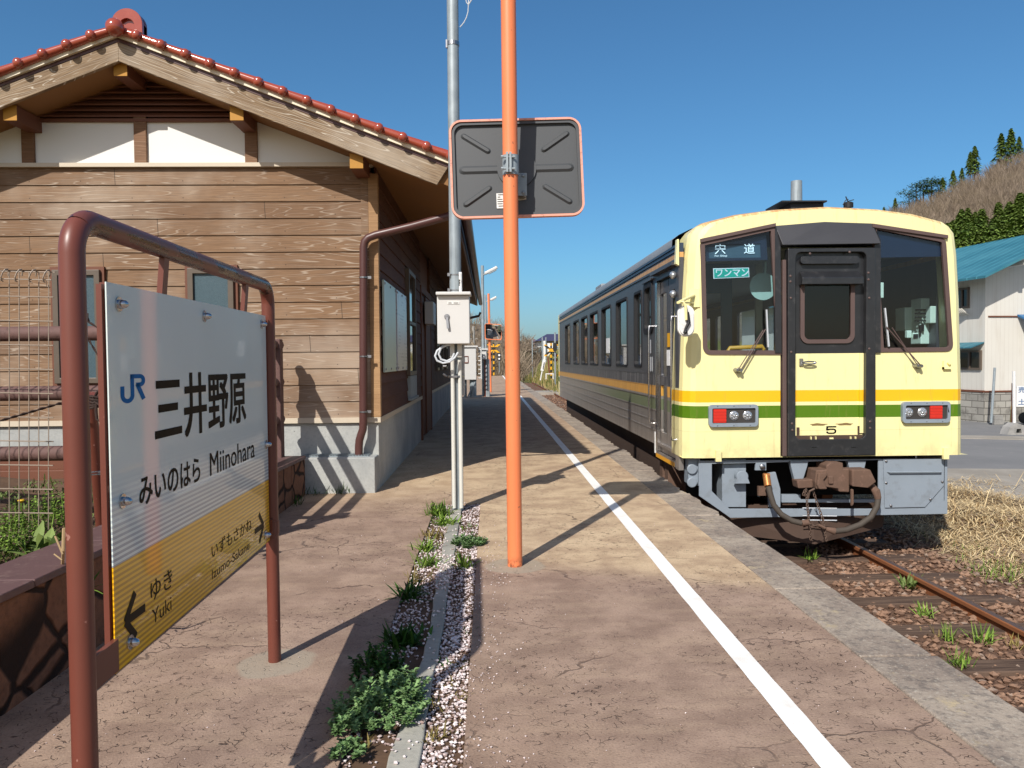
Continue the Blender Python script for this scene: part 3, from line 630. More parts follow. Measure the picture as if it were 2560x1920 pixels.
# ================================================================== WIRE MESH PANEL, LEANING PIPE, ROPE
tm = thing('mesh_panel', 'beige welded wire mesh fence panel with a rolled top edge', 'mesh panel', (-3.2, 3.8, .25))
ML = Matrix.Rotation(R(1.6), 3, 'Y'); mo = Vector((-2.2, 3.8, 1.0))
def mp(x, z): return mo + ML @ Vector((x, 0, z))
b = MB()
for i in range(64): b.tube([mp(.05-i*.047, .62), mp(.05-i*.047, -.72)], .0024, 5, cap=False)
for i in range(13): b.tube([mp(.075, .50-i*.117)+Vector((0,-.004,0)), mp(-3.0, .50-i*.117)+Vector((0,-.004,0))], .0031, 5, cap=False)
b.build('wire_grid', M['wire'], tm)
b = MB(); b.tube([mp(.08, .62), mp(-3., .62)], .003, 6); b.tube([mp(.08, .58)+Vector((0,-.03,0)), mp(-3., .58)+Vector((0,-.03,0))], .003, 6)
for i in range(46):
    c0 = mp(.05-i*.066, .60); b.tube([c0+Vector((.012*math.sin(a), -.018+.024*math.cos(a), .03*math.sin(a))) for a in [k*.7 for k in range(8)]], .0034, 5, cap=False)
b.build('rolled_edge', M['wire'], tm)
b = MB(); b.tube([G(258,1345,.25)+Vector((0,0,-.1)), P(226, 985, 3.75)], .0265, 14); tp = b.build('leaning_pipe', M['brown'], smooth=True); tag(tp, 'thin brown pipe leaning behind the station sign with rope tied to it', 'pipe')
def twist(b, pts, r):
    pts = [Vector(p) for p in pts]
    for ph in (0, math.pi):
        out = []
        for i in range(len(pts)-1):
            n = max(2, int((pts[i+1]-pts[i]).length/.012))
            for k in range(n): f = k/n; c0 = pts[i].lerp(pts[i+1], f); a = len(out)*.9+ph; out.append(c0+Vector((r*.55*math.cos(a), r*.55*math.cos(a+1), r*.55*math.sin(a))))
        if len(out) > 2: b.tube(out, r*.62, 5, cap=False)
b = MB(); Yp = 3.68
knot = P(232, 1003, Yp)
twist(b, [P(0,1052,3.65), P(150,1008,3.66), knot], .006)
twist(b, [knot+Vector((0,0,.01)), P(262,955,Yp), P(330,900,Yp)], .0055)
twist(b, [P(218,783,3.7), P(222,805,3.7), P(255,826,3.7), P(300,850,3.7)], .005); twist(b, [P(222,850,3.7), P(240,880,3.7), P(256,902,3.7), P(300,930,3.7)], .005)
for k in range(5): b.tube([knot+Vector((.032*math.cos(a)+.01, .032*math.sin(a), -.012*k+.02+.004*math.sin(3*a+k))) for a in [j*.5 for j in range(14)]], .006, 6)
b.tube([knot+Vector(p) for p in ((.02,-.03,-.0),(.05,-.03,-.02),(.066,-.03,-.07),(.05,-.03,-.095),(.032,-.03,-.085),(.028,-.03,-.05),(.03,-.03,-.01))], .0055, 6)
tag(b.build('rope', M['rope'], fix=False), 'dark twisted rope knotted round the leaning pipe', 'rope')
b = MB(); q = P(238, 1190, 3.75); b.tube([q+Vector((.03*math.cos(a), .03*math.sin(a), .002*a)) for a in [j*.45 for j in range(30)]], .003, 5); tag(b.build('wire_tie', M['steel']), 'loop of steel wire wound round the leaning brown pipe', 'wire')
# ================================================================== STATION NAME SIGN
ya_, yb_ = 1.565, 3.009; xa_, xb_ = -.832, -.857
ts = thing('station_sign', 'station name sign on a worn brown tubular frame standing on the platform', 'station sign', (-.845, 2.28, 0))
rp_ = .0245
def sgn(s, t, d=0.0):        # s along the frame from near post, t height, d towards the track
    dx, dy = xb_-xa_, yb_-ya_; L = math.hypot(dx, dy); return Vector((xa_+dx*s/L+d*dy/L, ya_+dy*s/L-d*dx/L, t))
SLEN = math.hypot(xb_-xa_, yb_-ya_); HT = 1.466
b = MB(); b.tube([sgn(0,-.02), sgn(0,HT-.075)]+[sgn(.075-.075*math.cos(R(a)), HT-.075+.075*math.sin(R(a))) for a in range(10, 51, 10)], rp_, 18); b.build('post', M['brown'], ts, smooth=True)
b = MB(); b.tube([sgn(SLEN,-.02), sgn(SLEN,HT-.075)]+[sgn(SLEN-.075+.075*math.cos(R(a)), HT-.075+.075*math.sin(R(a))) for a in range(10, 51, 10)], rp_, 18); b.build('post', M['brown'], ts, smooth=True)
b = MB(); b.tube([sgn(.075-.075*math.cos(R(a)), HT-.075+.075*math.sin(R(a))) for a in range(50, 91, 10)]+[sgn(.075+(SLEN-.15)*i/10, HT) for i in range(1, 10)]+[sgn(SLEN-.075+.075*math.cos(R(a)), HT-.075+.075*math.sin(R(a))) for a in range(90, 49, -10)], rp_, 18); b.build('top_rail', M['brownworn'], ts, smooth=True)
# inner frame: two hanger bars, side stiles, bottom and side arms
for s in (.46, 1.16):
    b = MB(); b.beam(sgn(s,1.30,-.014), sgn(s,HT-.012), .014, .03, (0,1,0)); b.build('hanger_bar', M['brown'], ts)
b = MB()
for s in (.150, 1.395): b.beam(sgn(s,.49,-.014), sgn(s,1.345,-.014), .012, .03, (0,1,0))
for t_ in (.505, 1.335): b.beam(sgn(.151,t_,-.014), sgn(1.394,t_,-.014), .0118, .03)
b.build('inner_frame', M['brown'], ts)
for s0_, s1_ in ((.02,.1345),(1.4105,SLEN-.02)):
    b = MB(); b.beam(sgn(s0_,.53,.004), sgn(s1_,.53,.004), .012, .07); b.build('side_arm', M['brown'], ts)
pa, pb = sgn(.140,0,-.006), sgn(1.405,0,-.006); PW = (pb-pa).length; PZ0, PZ1 = .485, 1.350
pn = Vector(((pb-pa).y, -(pb-pa).x, 0)).normalized(); pu = (pb-pa).normalized()
def panel_mat():
    t = NT('enamel_sign_face'); x, y, z = t.xyz()
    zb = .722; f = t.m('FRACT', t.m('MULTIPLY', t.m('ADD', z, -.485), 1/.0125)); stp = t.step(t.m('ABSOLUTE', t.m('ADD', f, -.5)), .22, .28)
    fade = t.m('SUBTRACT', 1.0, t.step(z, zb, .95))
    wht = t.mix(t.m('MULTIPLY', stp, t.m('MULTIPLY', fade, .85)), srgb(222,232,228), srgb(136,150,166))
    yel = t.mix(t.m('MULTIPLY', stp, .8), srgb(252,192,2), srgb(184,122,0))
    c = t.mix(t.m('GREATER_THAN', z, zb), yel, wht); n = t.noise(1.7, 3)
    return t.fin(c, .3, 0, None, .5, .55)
M['panel'] = panel_mat(); M['panel'].node_tree.nodes['Principled BSDF'].inputs['Coat Roughness'].default_value = .035; M['panel'].node_tree.nodes['Principled BSDF'].inputs['Coat IOR'].default_value = 1.5
def pp(s, t_, d): return pa + pu*s + pn*d + Vector((0,0,t_-pa.z))
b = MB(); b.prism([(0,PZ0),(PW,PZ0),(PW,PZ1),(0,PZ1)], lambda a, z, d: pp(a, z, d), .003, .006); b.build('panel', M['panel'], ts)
def hitp(u, v):
    r = ray(u, v); o = Vector((0,0,HC)); d = (pa+pn*.006-o).dot(pn)/r.dot(pn); q = o+r*d; return (q-pa).dot(pu), q.z
TXT = {}
def glyphs(s, bold=0.0):
    cu = bpy.data.curves.new('lettering', 'FONT'); cu.body = s; cu.offset = bold; cu.resolution_u = 4
    o = bpy.data.objects.new('lettering', cu); C.objects.link(o); dg = bpy.context.evaluated_depsgraph_get(); me = bpy.data.meshes.new_from_object(o.evaluated_get(dg))
    vs = [(p.co.x, p.co.y) for p in me.vertices]; fs = [tuple(p.vertices) for p in me.polygons]
    bpy.data.objects.remove(o); bpy.data.curves.remove(cu); bpy.data.meshes.remove(me)
    x0 = min(p[0] for p in vs); x1 = max(p[0] for p in vs); y0 = min(p[1] for p in vs); y1 = max(p[1] for p in vs)
    return [((p[0]-x0)/(x1-x0), (p[1]-y0)/(y1-y0)) for p in vs], fs
def letter(b, s, fm, x0, x1, y0, y1, bold=0.0, mi=None, nv=None):
    vs, fs = glyphs(s); nv = nv if nv is not None else Vector((0,-1,0)); ex = (x1-x0)/max(1, sum(.55 if ord(c) < 200 else 1 for c in s))*bold; ey = (y1-y0)*bold*.8
    for k, (sx, sy) in enumerate(((0,0),) if not bold else ((0,0),(-1,-1),(1,-1),(1,1),(-1,1))):
        b.add([Vector(fm(x0+(x1-x0)*p[0]+ex*sx, y0+(y1-y0)*p[1]+ey*sy))+nv*.00008*k for p in vs], fs, mi)
M['ink'] = plain('black_ink', (.006,.005,.005), .4, bst=0, spec=.04); M['inkgrey'] = plain('brown_black_ink', (.03,.02,.012), .4, bst=0, spec=.06); M['blue'] = plain('blue_ink', (.0,.13,.36), .4, bst=0, spec=.05)
pf = lambda a, z: pp(a, z, .0065)
z2 = lambda x, y: hitp(250+x/5.027, 900+y/5.027); z3 = lambda x, y: hitp(250+x/3.53, 1230+y/3.53)
def tline(name, s, lo, hi, m_, bold): # lo = left end (any height) and hi = right end; heights given by ztop / zbot survey points
    b = MB(); letter(b, s, pf, lo[0][0], hi[0][0], lo[1], hi[1], bold, None, pn); return b.build(name, M[m_], ts, fix=False)
tline('lettering', '三井野原', (z2(690,600), z2(1080,962)[1]), (z2(1830,600), z2(1100,172)[1]), 'ink', .022)
tline('lettering', 'みいのはら', (z2(490,1500), z2(1190,1545)[1]), (z2(1255,1400), z2(1205,1237)[1]), 'ink', .02)
tline('lettering', 'Miinohara', (z2(1380,1300), z2(1390,1457)[1]), (z2(1942,1200), z2(1730,1052)[1]), 'ink', .006)
tline('lettering', 'ゆき', (z3(445,850), z3(480,950)[1]), (z3(637,780), z3(600,690)[1]), 'inkgrey', .006)
tline('lettering', 'Yuki', (z3(458,1100), z3(480,1160)[1]), (z3(630,1000), z3(575,955)[1]), 'inkgrey', .0)
tline('lettering', 'いずもさかね', (z3(985,520), z3(995,585)[1]), (z3(1337,300), z3(1245,285)[1]), 'inkgrey', .002)
tline('lettering', 'Izumo-Sakane', (z3(988,720), z3(995,770)[1]), (z3(1318,500), z3(1170,545)[1]), 'inkgrey', .0)
def stroke(b, pts, wd, fm):
    for p, q in zip(pts[:-1], pts[1:]):
        p, q = Vector(p), Vector(q); d = (q-p).normalized(); nn = Vector((-d.y, d.x))*wd/2; p = p-d*wd*.02; q = q+d*wd*.02
        b.add([fm(*(p+nn)), fm(*(p-nn)), fm(*(q-nn)), fm(*(q+nn))], [(0,1,2,3)])
def arrow(tip, tail_s, up, sgn_):
    b = MB(); s0, z0 = tip; L = tail_s-s0
    stroke(b, [(s0, z0), (s0+L, z0)], .020, pf); stroke(b, [(s0, z0), (s0+L*.5, z0+up)], .020, lambda a, z: pp(a, z, .0067)); stroke(b, [(s0, z0), (s0+L*.5, z0-up)], .020, lambda a, z: pp(a, z, .0069)); b.build('arrow', M['inkgrey'], ts, fix=False)
arrow(z3(222,1148), z3(398,1020)[0], .052, 1); arrow(z3(1442,292), z3(1365,350)[0], .052, -1)
jl, jr = z2(255,400)[0], z2(568,400)[0]; jb = z2(330,550)[1]; jt = z2(380,180)[1]
jf = lambda a, z: pp(jl+(jr-jl)*a, jb+(jt-jb)*z, .0065)
b = MB(); TH = .15
def thick(path, wd):
    lo_, hi_ = [], []
    for i, p in enumerate(path):
        q0 = Vector(path[max(0,i-1)]); q1 = Vector(path[min(len(path)-1,i+1)]); d = (q1-q0).normalized(); nn = Vector((-d.y, d.x))*wd/2; lo_.append(Vector(p)+nn); hi_.append(Vector(p)-nn)
    for i in range(len(path)-1): b.add([jf(*lo_[i]), jf(*hi_[i]), jf(*hi_[i+1]), jf(*lo_[i+1])], [(0,1,2,3)])
thick([(.075,.60),(.075,.28)]+arc(.27,.28,.195,180,360,14)+[(.465,.28),(.465,1.0)], TH)
thick([(.391,.925),(.78,.925)]+arc(.78,.775,.15,90,-90,12)+[(.62,.625)], TH); thick([(.66,.66),(.93,.10)], TH*1.1)
b.build('emblem', M['blue'], ts, fix=False)
for s, t_ in ((.055,PZ1-.045),(.60,PZ1-.04),(PW-.06,PZ1-.035),(.05,.86),(PW-.03,.86),(.07,PZ0+.045),(PW-.06,PZ0+.035)):
    b = MB(); c0 = pp(s, t_, .006)
    ax = pn; e1 = pu; e2 = Vector((0,0,1))
    prof = [(.017,0),(.017,.003),(.0105,.0032),(.0105,.010),(.0095,.012),(.0085,.017),(.005,.021),(.001,.0225)]; vs = []; fs = []; n = 14
    for r, h in prof:
        for j in range(n): a = 2*math.pi*j/n; vs.append(c0+ax*h+e1*r*math.cos(a)+e2*r*math.sin(a))
    for i in range(len(prof)-1):
        for j in range(n): fs.append((i*n+j, i*n+(j+1)%n, (i+1)*n+(j+1)%n, (i+1)*n+j))
    b.add(vs, fs); b.build('acorn_bolt', M['chrome'], ts, smooth=True)
b = MB(); q = sgn(SLEN, .53); b.tube([q+Vector((0,0,-.025)), q+Vector((0,0,.025))], .0275, 14); b.build('clamp_band', M['brown'], ts)
# ================================================================== GREY POLE WITH SWITCH BOX
tg = thing('lamp_pole', 'tall grey galvanised steel pole with a white switch box in the gravel strip', 'pole', (-.268, 6.067, 0))
b = MB(); b.tube([(-.268,6.067,-.05), (-.262,6.067,4.75)], .0455, 20); b.build('pole', M['galv'], tg, smooth=True)
b = MB(); b.tube([(-.263,6.067,3.62),(-.263,6.067,3.65)], .0495, 20); b.box(-.318,-.306,6.04,6.06,3.60,3.66); b.build('band', M['steel'], tg)
bx0, bx1, bz0, bz1 = -.398, -.152, 1.302, 1.672
b = MB(); b.box(bx0, bx1, 5.86, 6.02, bz0, bz1-.004); cb = b.build('switch_box', M['cab'], tg, bevel=.006)
b = MB(); b.box(bx0-.006, bx1+.012, 5.82, 6.03, bz1-.002, bz1+.022); b.build('box_lid', M['cab'], cb, bevel=.006)
b = MB(); b.lathe((bx0+.075, 5.86, bz0+.205), [(.021,0),(.021,-.006),(.017,-.012),(.001,-.013)], 16, 'Y'); b.beam((bx0+.075,5.845,bz0+.20), (bx0+.083,5.838,bz0+.115), .017, .010, (0,1,0)); b.build('lock_handle', M['steel'], cb, smooth=True)
b = MB(); b.box(bx0+.08, bx0+.17, 5.856, 5.859, bz0+.30, bz0+.319); nl = b.build('name_plate', M['white'], cb)
b = MB()
for a_, w_ in ((.006,.026),(.046,.036)): b.box(bx0+.08+a_, bx0+.08+a_+w_, 5.8545, 5.8555, bz0+.307, bz0+.3115)
b.build('plate_text', M['inkgrey'], cb)
for xx, r_ in ((-.292,.0155),(-.235,.0165)):
    b = MB(); b.tube([(xx,6.0,.02),(xx,6.0,1.10),(xx,5.99,1.18)], r_, 12); b.box(xx-.017, xx+.017, 5.965, 6.02, 1.20, bz0-.001); b.build('conduit', M['pvc'], tg, smooth=True)
b = MB(); b.box(-.268, -.2, 6.03, 6.07, .9, 1.30); b.build('box_bracket', M['steel'], tg)
b = MB()
for z in (1.05,): b.tube([(-.268,6.04,z-.008),(-.268,6.04,z+.008)], .066, 18)
b.tube([(-.34,6.05,1.13),(-.37,6.05,1.13)], .008, 6); b.tube([(-.34,6.05,1.05),(-.37,6.05,1.07)], .008, 6); b.build('strap', M['steel'], tg)
b = MB()
b.tube([(-.30,5.93,1.30),(-.36,5.92,1.285),(-.405,5.91,1.25),(-.42,5.9,1.21),(-.405,5.9,1.175),(-.36,5.9,1.155),(-.31,5.9,1.165),(-.27,5.9,1.195),(-.245,5.92,1.235)], .0085, 8)
b.tube([(-.32,5.93,1.30),(-.375,5.9,1.27),(-.392,5.9,1.225),(-.375,5.9,1.185),(-.33,5.9,1.17),(-.29,5.9,1.19),(-.272,5.9,1.23)], .0085, 8)
b.build('cable_loop', M['cable'], tg, smooth=True)
b = MB(); b.box(-.235, -.212, 5.985, 6.03, 1.70, 1.86); b.box(-.225,-.218,5.98,6.03,1.71,1.85); pl_ = b.build('tag_plate', M['white'], tg, bevel=.003)
b = MB(); letter(b, 'P', lambda a, z: (-.2345+a, 5.9835, z), 0, .018, 1.752, 1.80, .03); b.build('tag_letter', M['ink'], tg, fix=False)
b = MB()
for z in (1.725, 1.845): b.tube([(-.265,6.067,z-.004),(-.265,6.067,z+.004)], .049, 18); b.box(-.325,-.305,6.02,6.035,z-.012,z+.012)
b.build('tag_strap', M['steel'], tg)
b = MB(); yy = 6.067; b.tube([P(1150,68,yy), P(1160,56,yy), P(1166,44,yy), P(1170,30,yy), P(1171,12,yy)], .004, 6); b.tube([P(1171,12,yy), P(1166,6,yy), P(1164,-6,yy)], .004, 6); b.tube([P(1171,12,yy), P(1176,4,yy), P(1182,-6,yy)], .005, 6); b.tube([P(1171,12,yy), P(1172,-8,yy)], .005, 6); b.build('wire', M['cable'], tg, smooth=True)
# ================================================================== ORANGE POLE WITH TRAFFIC MIRROR (seen from behind)
to = thing('traffic_mirror', 'traffic mirror seen from behind on a near orange pole by the white line', 'traffic mirror', (.128, 4.352, 0))
b = MB(); b.tube([(.131,4.352,-.03), (.121,4.352,3.6)], .0425, 24); b.build('pole', M['orange'], to, smooth=True)
mc = P(1291.5, 421.5, 4.56); mu = Vector((1, .0, .026)).normalized(); mn = Vector((.0,-1,.10)); mn = (mn-mn.dot(mu)*mu).normalized(); mv = mn.cross(mu)*-1
if mv.z < 0: mv = -mv
def mm(a, c_, d): return mc + mu*a + mv*c_ + mn*(.18-d)   # d>0 away from the platform end
HW_, HH_ = .390, .296
b = MB(); o = rrect(-HW_, HW_, -HH_, HH_, .075, 8)
b.prism(o, lambda a, c_, d: mm(a, c_, d), .16, .19, [rrect(-HW_+.013, HW_-.013, -HH_+.013, HH_-.013, .06, 8)]); b.build('mirror_rim', M['pinkrim'], to, smooth=True, bevel=.008)
b = MB(); oi = rrect(-HW_+.0135, HW_-.0135, -HH_+.0135, HH_-.0135, .06, 8)
b.prism(oi, lambda a, c_, d: mm(a, c_, d), .168, .20, [rrect(-HW_+.03, HW_-.03, -HH_+.03, HH_-.03, .05, 8)])
b.prism(rrect(-HW_+.028, HW_-.028, -HH_+.028, HH_-.028, .05, 8), lambda a, c_, d: mm(a, c_, d), .186, .205)
def rib(p, q, wd, h0=.186, dp_=.012):
    p, q = Vector(p), Vector(q); d = (q-p); L = d.length; d.normalize(); nn = Vector((-d.y, d.x)); pts = arc(L, 0, wd/2, -90, 90, 6)+arc(0, 0, wd/2, 90, 270, 6)
    lo = [p+d*x+nn*y for x, y in pts]; hi = [p+d*x+nn*y for x, y in [(L/2+(x-L/2)*(L/2+wd*.18)/(L/2+wd/2), y*.45) for x, y in pts]]
    n = len(pts); b.add([mm(*v_, h0) for v_ in lo]+[mm(*v_, h0-dp_) for v_ in hi], [(i, (i+1)%n, (i+1)%n+n, i+n) for i in range(n)]+[tuple(range(n, 2*n))])
for sx in (-1, 1):
    for sz in (-1, 1): rib((sx*.305, sz*.205), (sx*.165, sz*.112), .036)
    rib((sx*.315, 0), (sx*.10, 0), .05)
b.prism(arc(0,0,.115,0,360,28)[:-1], lambda a, c_, d: mm(a, c_, d), .172, .187)
b.build('mirror_back', M['mirrorback'], to, smooth=True, ang=25)
b = MB(); b.prism(rrect(-HW_+.02, HW_-.02, -HH_+.02, HH_-.02, .06, 8), lambda a, c_, d: mm(a, c_, d), .206, .215); b.build('mirror_face', M['chrome'], to)
# clamp on the pole and plate
b = MB(); cz = 2.265; b.tube([(.127,4.352,cz-.055),(.127,4.352,cz+.055)], .0465, 22); b.box(.100,.112,4.285,4.312,cz-.05,cz+.06); b.box(.118,.130,4.285,4.312,cz-.05,cz+.06)
for dz in (-.03,.035): b.tube([(.075,4.296,cz+dz),(.15,4.296,cz+dz)], .006, 8); b.tube([(.072,4.296,cz+dz),(.086,4.296,cz+dz)], .009, 6)
b.build('pole_clamp', M['galv'], to, smooth=True)
b = MB(); b.box(.168, .225, 4.50, 4.508, cz-.135, cz-.005); b.box(.10, .168, 4.385, 4.54, cz-.135, cz-.005)
for dz in (-.02,-.118): b.lathe((.205,4.50,cz+dz), [(.011,0),(.011,-.006),(.005,-.01)], 10, 'Y')
b.build('mirror_bracket', M['galv'], to)
b = MB(); b.prism([(-.125,-.235),(-.075,-.235),(-.075,-.145),(-.125,-.145)], lambda a, c_, d: mm(a, c_, d), .181, .186); b.build('white_sticker', M['white'], to)
b = MB()
for i, (x0_, x1_) in enumerate(((-.115,-.085),(-.118,-.102),(-.12,-.09),(-.12,-.085),(-.12,-.09),(-.115,-.085))): zz = -.152-.0135*i; b.prism([(x0_,zz-.004),(x1_,zz-.004),(x1_,zz),(x0_,zz)], lambda a, c_, d: mm(a, c_, d), .1795, .1808)
b.build('sticker_print', M['inkgrey'], to)
b = MB(); b.prism([(-.002,-.19),(.05,-.186),(.05,-.152),(-.002,-.156)], lambda a, c_, d: mm(a, c_, d), .181, .186); b.build('grey_sticker', M['beige'], to)
b = MB()
for i, x1_ in enumerate((.045,.036,.046,.04)): zz = -.158-.0075*i; b.prism([(.004,zz-.003),(x1_,zz-.003),(x1_,zz),(.004,zz)], lambda a, c_, d: mm(a, c_, d), .1795, .1808)
b.build('sticker_print', M['inkgrey'], to)
# ================================================================== RAILCAR
TX, TF, TS = 3.31, 7.45, 7.64      # centre line, front plane, start of the side walls
HWD = 1.42;  SX = TX-HWD             # half width, platform-side wall plane
YE = 21.2
rc = thing('railcar', 'cream fronted diesel railcar with yellow and green stripes standing at the platform', 'railcar', (TX, 14.3, -.79))
t = NT('cream_livery_paint'); x, y, z = t.xyz(); zz = t.m('ADD', z, t.m('MULTIPLY', t.m('ADD', x, -TX), .003))
CR = srgb(250,240,176); n = t.noise(3, 4)
c = t.mix(n, sc3(CR, .93), sc3(CR, 1.0))
ye = t.m('MULTIPLY', t.m('GREATER_THAN', zz, .739), t.m('LESS_THAN', zz, .853)); gr = t.m('MULTIPLY', t.m('GREATER_THAN', zz, .582), t.m('LESS_THAN', zz, .704))
c = t.mix(ye, c, srgb(252,188,30)); c = t.mix(gr, c, srgb(84,122,18))
rs = t.noise(1.0, 5, .65, t.comb(t.m('MULTIPLY', x, 26.), y, t.m('MULTIPLY', z, 3.)))
dd = t.m('MULTIPLY', t.step(rs, .54, .76), .30); c = t.mix(dd, c, srgb(170,140,92))
nz = t.n('SeparateXYZ', {0: t.nrm()}).outputs[2]; ru = t.m('MULTIPLY', t.step(t.m('ADD', nz, t.m('MULTIPLY', t.m('ADD', rs, -.5), .9)), .5, .95), t.m('MULTIPLY', t.step(z, 2.3, 2.45), .85)); c = t.mix(ru, c, srgb(190,132,78)); dst = t.m('MULTIPLY', t.m('MULTIPLY', t.m('SUBTRACT', 1.0, t.step(z, .18, .5)), t.step(t.noise(6, 5, .7), .35, .65)), .28); c = t.mix(dst, c, srgb(150,128,92)); pj = t.m('LESS_THAN', t.m('ABSOLUTE', t.m('ADD', z, -.455)), .0022); c = t.mix(t.m('MULTIPLY', pj, .35), c, srgb(150,130,80))
M['cream_p'] = t.fin(c, t.m('ADD', .32, t.m('MULTIPLY', ru, .4)), 0, t.bump(t.noise(2.2, 2), .03, .01), .5, .25)
def side_mat():
    t = NT('brushed_railcar_side'); x, y, z = t.xyz()
    br = t.noise(1.0, 4, .6, t.comb(0., t.m('MULTIPLY', y, 9.), t.m('MULTIPLY', z, 1.2))); dr = t.noise(1.0, 5, .7, t.comb(0., t.m('MULTIPLY', y, 16.), t.m('MULTIPLY', z, .8))); fine = t.noise(1.0, 2, .6, t.comb(0., t.m('MULTIPLY', y, 3.), t.m('MULTIPLY', z, 180.)))
    c = t.mix(br, srgb(160,151,144), srgb(194,187,180)); c = t.mix(t.m('MULTIPLY', t.step(dr, .5, .75), .35), c, srgb(112,98,90))
    dk = t.m('MULTIPLY', t.m('GREATER_THAN', z, .872), t.m('LESS_THAN', z, 2.33)); c = t.mix(dk, c, t.mix(br, srgb(74,74,80), srgb(96,96,102)))
    st = t.m('MULTIPLY', t.m('MULTIPLY', dk, t.m('LESS_THAN', z, 1.0)), t.step(dr, .53, .6)); c = t.mix(t.m('MULTIPLY', st, .5), c, srgb(170,168,168))
    ye = t.m('MULTIPLY', t.m('GREATER_THAN', z, .757), t.m('LESS_THAN', z, .872)); c = t.mix(ye, c, t.mix(t.step(dr, .45, .7), srgb(214,160,74), srgb(190,138,72)))
    y2 = t.m('MULTIPLY', t.m('GREATER_THAN', z, 2.188), t.m('LESS_THAN', z, 2.238)); c = t.mix(y2, c, t.mix(t.step(dr, .45, .7), srgb(206,160,104), srgb(186,132,60)))
    gf = t.m('SUBTRACT', 1.0, t.step(t.m('ADD', y, t.m('MULTIPLY', dr, 3.)), 12.5, 17.5)); g = t.m('MULTIPLY', t.m('MULTIPLY', t.m('GREATER_THAN', z, .600), t.m('LESS_THAN', z, .722)), gf); c = t.mix(t.m('MULTIPLY', g, .85), c, srgb(88,102,62))
    tb = t.m('GREATER_THAN', z, 2.24); c = t.mix(tb, c, srgb(60,72,92))
    paint = t.m('MAXIMUM', ye, t.m('MAXIMUM', y2, g)); met = t.m('MULTIPLY', t.m('SUBTRACT', 1., paint), t.m('ADD', .35, t.m('MULTIPLY', t.m('SUBTRACT', 1., dk), .35)))
    return t.fin(c, t.m('ADD', .3, t.m('MULTIPLY', fine, .18)), met, t.bump(fine, .08, .002), .5)
M['side'] = side_mat()
t = NT('grey_railcar_roof'); x, y, z = t.xyz(); n = t.noise(1.2, 5, .6); M['roofgrey'] = t.fin(t.mix(n, srgb(120,128,136), srgb(158,164,168)), .55, .2, t.bump(n, .05, .01), .4)
M['bframe'] = plain('brown_rubber_seal', srgb(92,74,70), .6, var=.08)
M['doorblack'] = plain('black_enamel', (.022,.023,.026), .34, var=.25, ns=7, bst=.05, coat=.2, dirt=(.09,.085,.085), grime=.35)
M['bluegrey'] = plain('blue_grey_skirt_paint', srgb(138,148,158), .5, var=.1, ns=5, dirt=srgb(118,122,126), grime=.5)
M['rusty'] = plain('rusty_cast_iron', srgb(104,80,66), .85, var=.3, ns=9, dirt=srgb(136,104,90), grime=.6, bst=.3)
M['darkbrown'] = plain('dirty_underframe', srgb(74,56,46), .85, var=.3, ns=8)
M['hose'] = plain('dusty_rubber_hose', srgb(74,66,58), .75, var=.15, ns=20)
M['brass'] = plain('brass_cock', srgb(196,132,78), .4, .6, var=.2, ns=30)
M['lampglass'] = plain('clear_lamp', (.62,.64,.66), .12, .7, var=.3, ns=120, bst=.6)
M['interior'] = plain('cream_interior_panel', srgb(206,208,190), .6)
M['seat'] = plain('blue_seat_cloth', srgb(52,66,92), .9)
M['curtain'] = plain('teal_interior_wall', srgb(92,122,142), .8)
def glass(name, tint, rough=.0, fac=1.0):
    t = NT(name); t.t.nodes.remove(t.b)
    bf = t.n('NewGeometry').outputs['Backfacing']; tr = t.n('BsdfTransparent', {0: t.mix(bf, tint, (1.,1.,1.))}); gl = t.n('BsdfGlossy', {'Color': (1.,1.,1.), 'Roughness': rough}); fr = t.n('Fresnel', {'IOR': 1.5})
    mx = t.n('MixShader', {0: t.m('MULTIPLY', t.m('MULTIPLY', fr.outputs[0], fac), t.m('SUBTRACT', 1.0, bf))}); t.t.links.new(tr.outputs[0], mx.inputs[1]); t.t.links.new(gl.outputs[0], mx.inputs[2]); t.t.links.new(mx.outputs[0], t.out.inputs[0]); return t.mat
M['wglass'] = glass('tinted_windscreen', (.68,.82,.90), .01); M['sglass'] = glass('side_window_glass', (.72,.80,.82), .01, 1.0)
def F(u, v, Y=TF): q = P(u, v, Y); return (q.x, q.z)
# ---- cab mask
prof_r = [(1.425,.197),(1.421,.85),(1.388,1.76),(1.361,2.19),(1.331,2.40),(1.278,2.468),(1.205,2.514),(.90,2.590),(.52,2.638),(.0,2.665)]
full = [(TX+a, z) for a, z in prof_r]+[(TX-a, z) for a, z in prof_r[-2::-1]]     # counter-clockwise from lower right
def shrink(poly, dx, dz): return [(TX+(p[0]-TX)*(HWD-dx)/HWD, p[1]-(dz if p[1] > 2 else 0)*min(1, (p[1]-2)/.3)) for p in poly]
dr_ = [F(1951,1142), F(2189,1138), F(2189,612), F(2179,560), F(2060,556), F(1938,565), F(1951,614)]
def rounded(poly, rr):      # round the listed corners of an outline
    out = []; n = len(poly)
    for i, p in enumerate(poly):
        if i not in rr: out.append(p); continue
        p = Vector(p); a = (Vector(poly[i-1])-p).normalized(); c_ = (Vector(poly[(i+1) % n])-p).normalized(); r = rr[i]
        for k in range(7): t_ = k/6; q = (p+a*r)*(1-t_)**2+p*2*t_*(1-t_)+(p+c_*r)*t_**2; out.append((q.x, q.y))
    return out
wl = rounded([F(1759,885), F(1951,885), F(1935,566), F(1752,606)], {0: .075, 3: .03}); wr = rounded([F(2200,879), F(2381,877), F(2362,598), F(2181,562)], {1: .075, 2: .05})
front = shrink(full, .118, .04)
b = MB(); b.prism(front, XY(TF), 0, .03, [wl, wr, dr_])
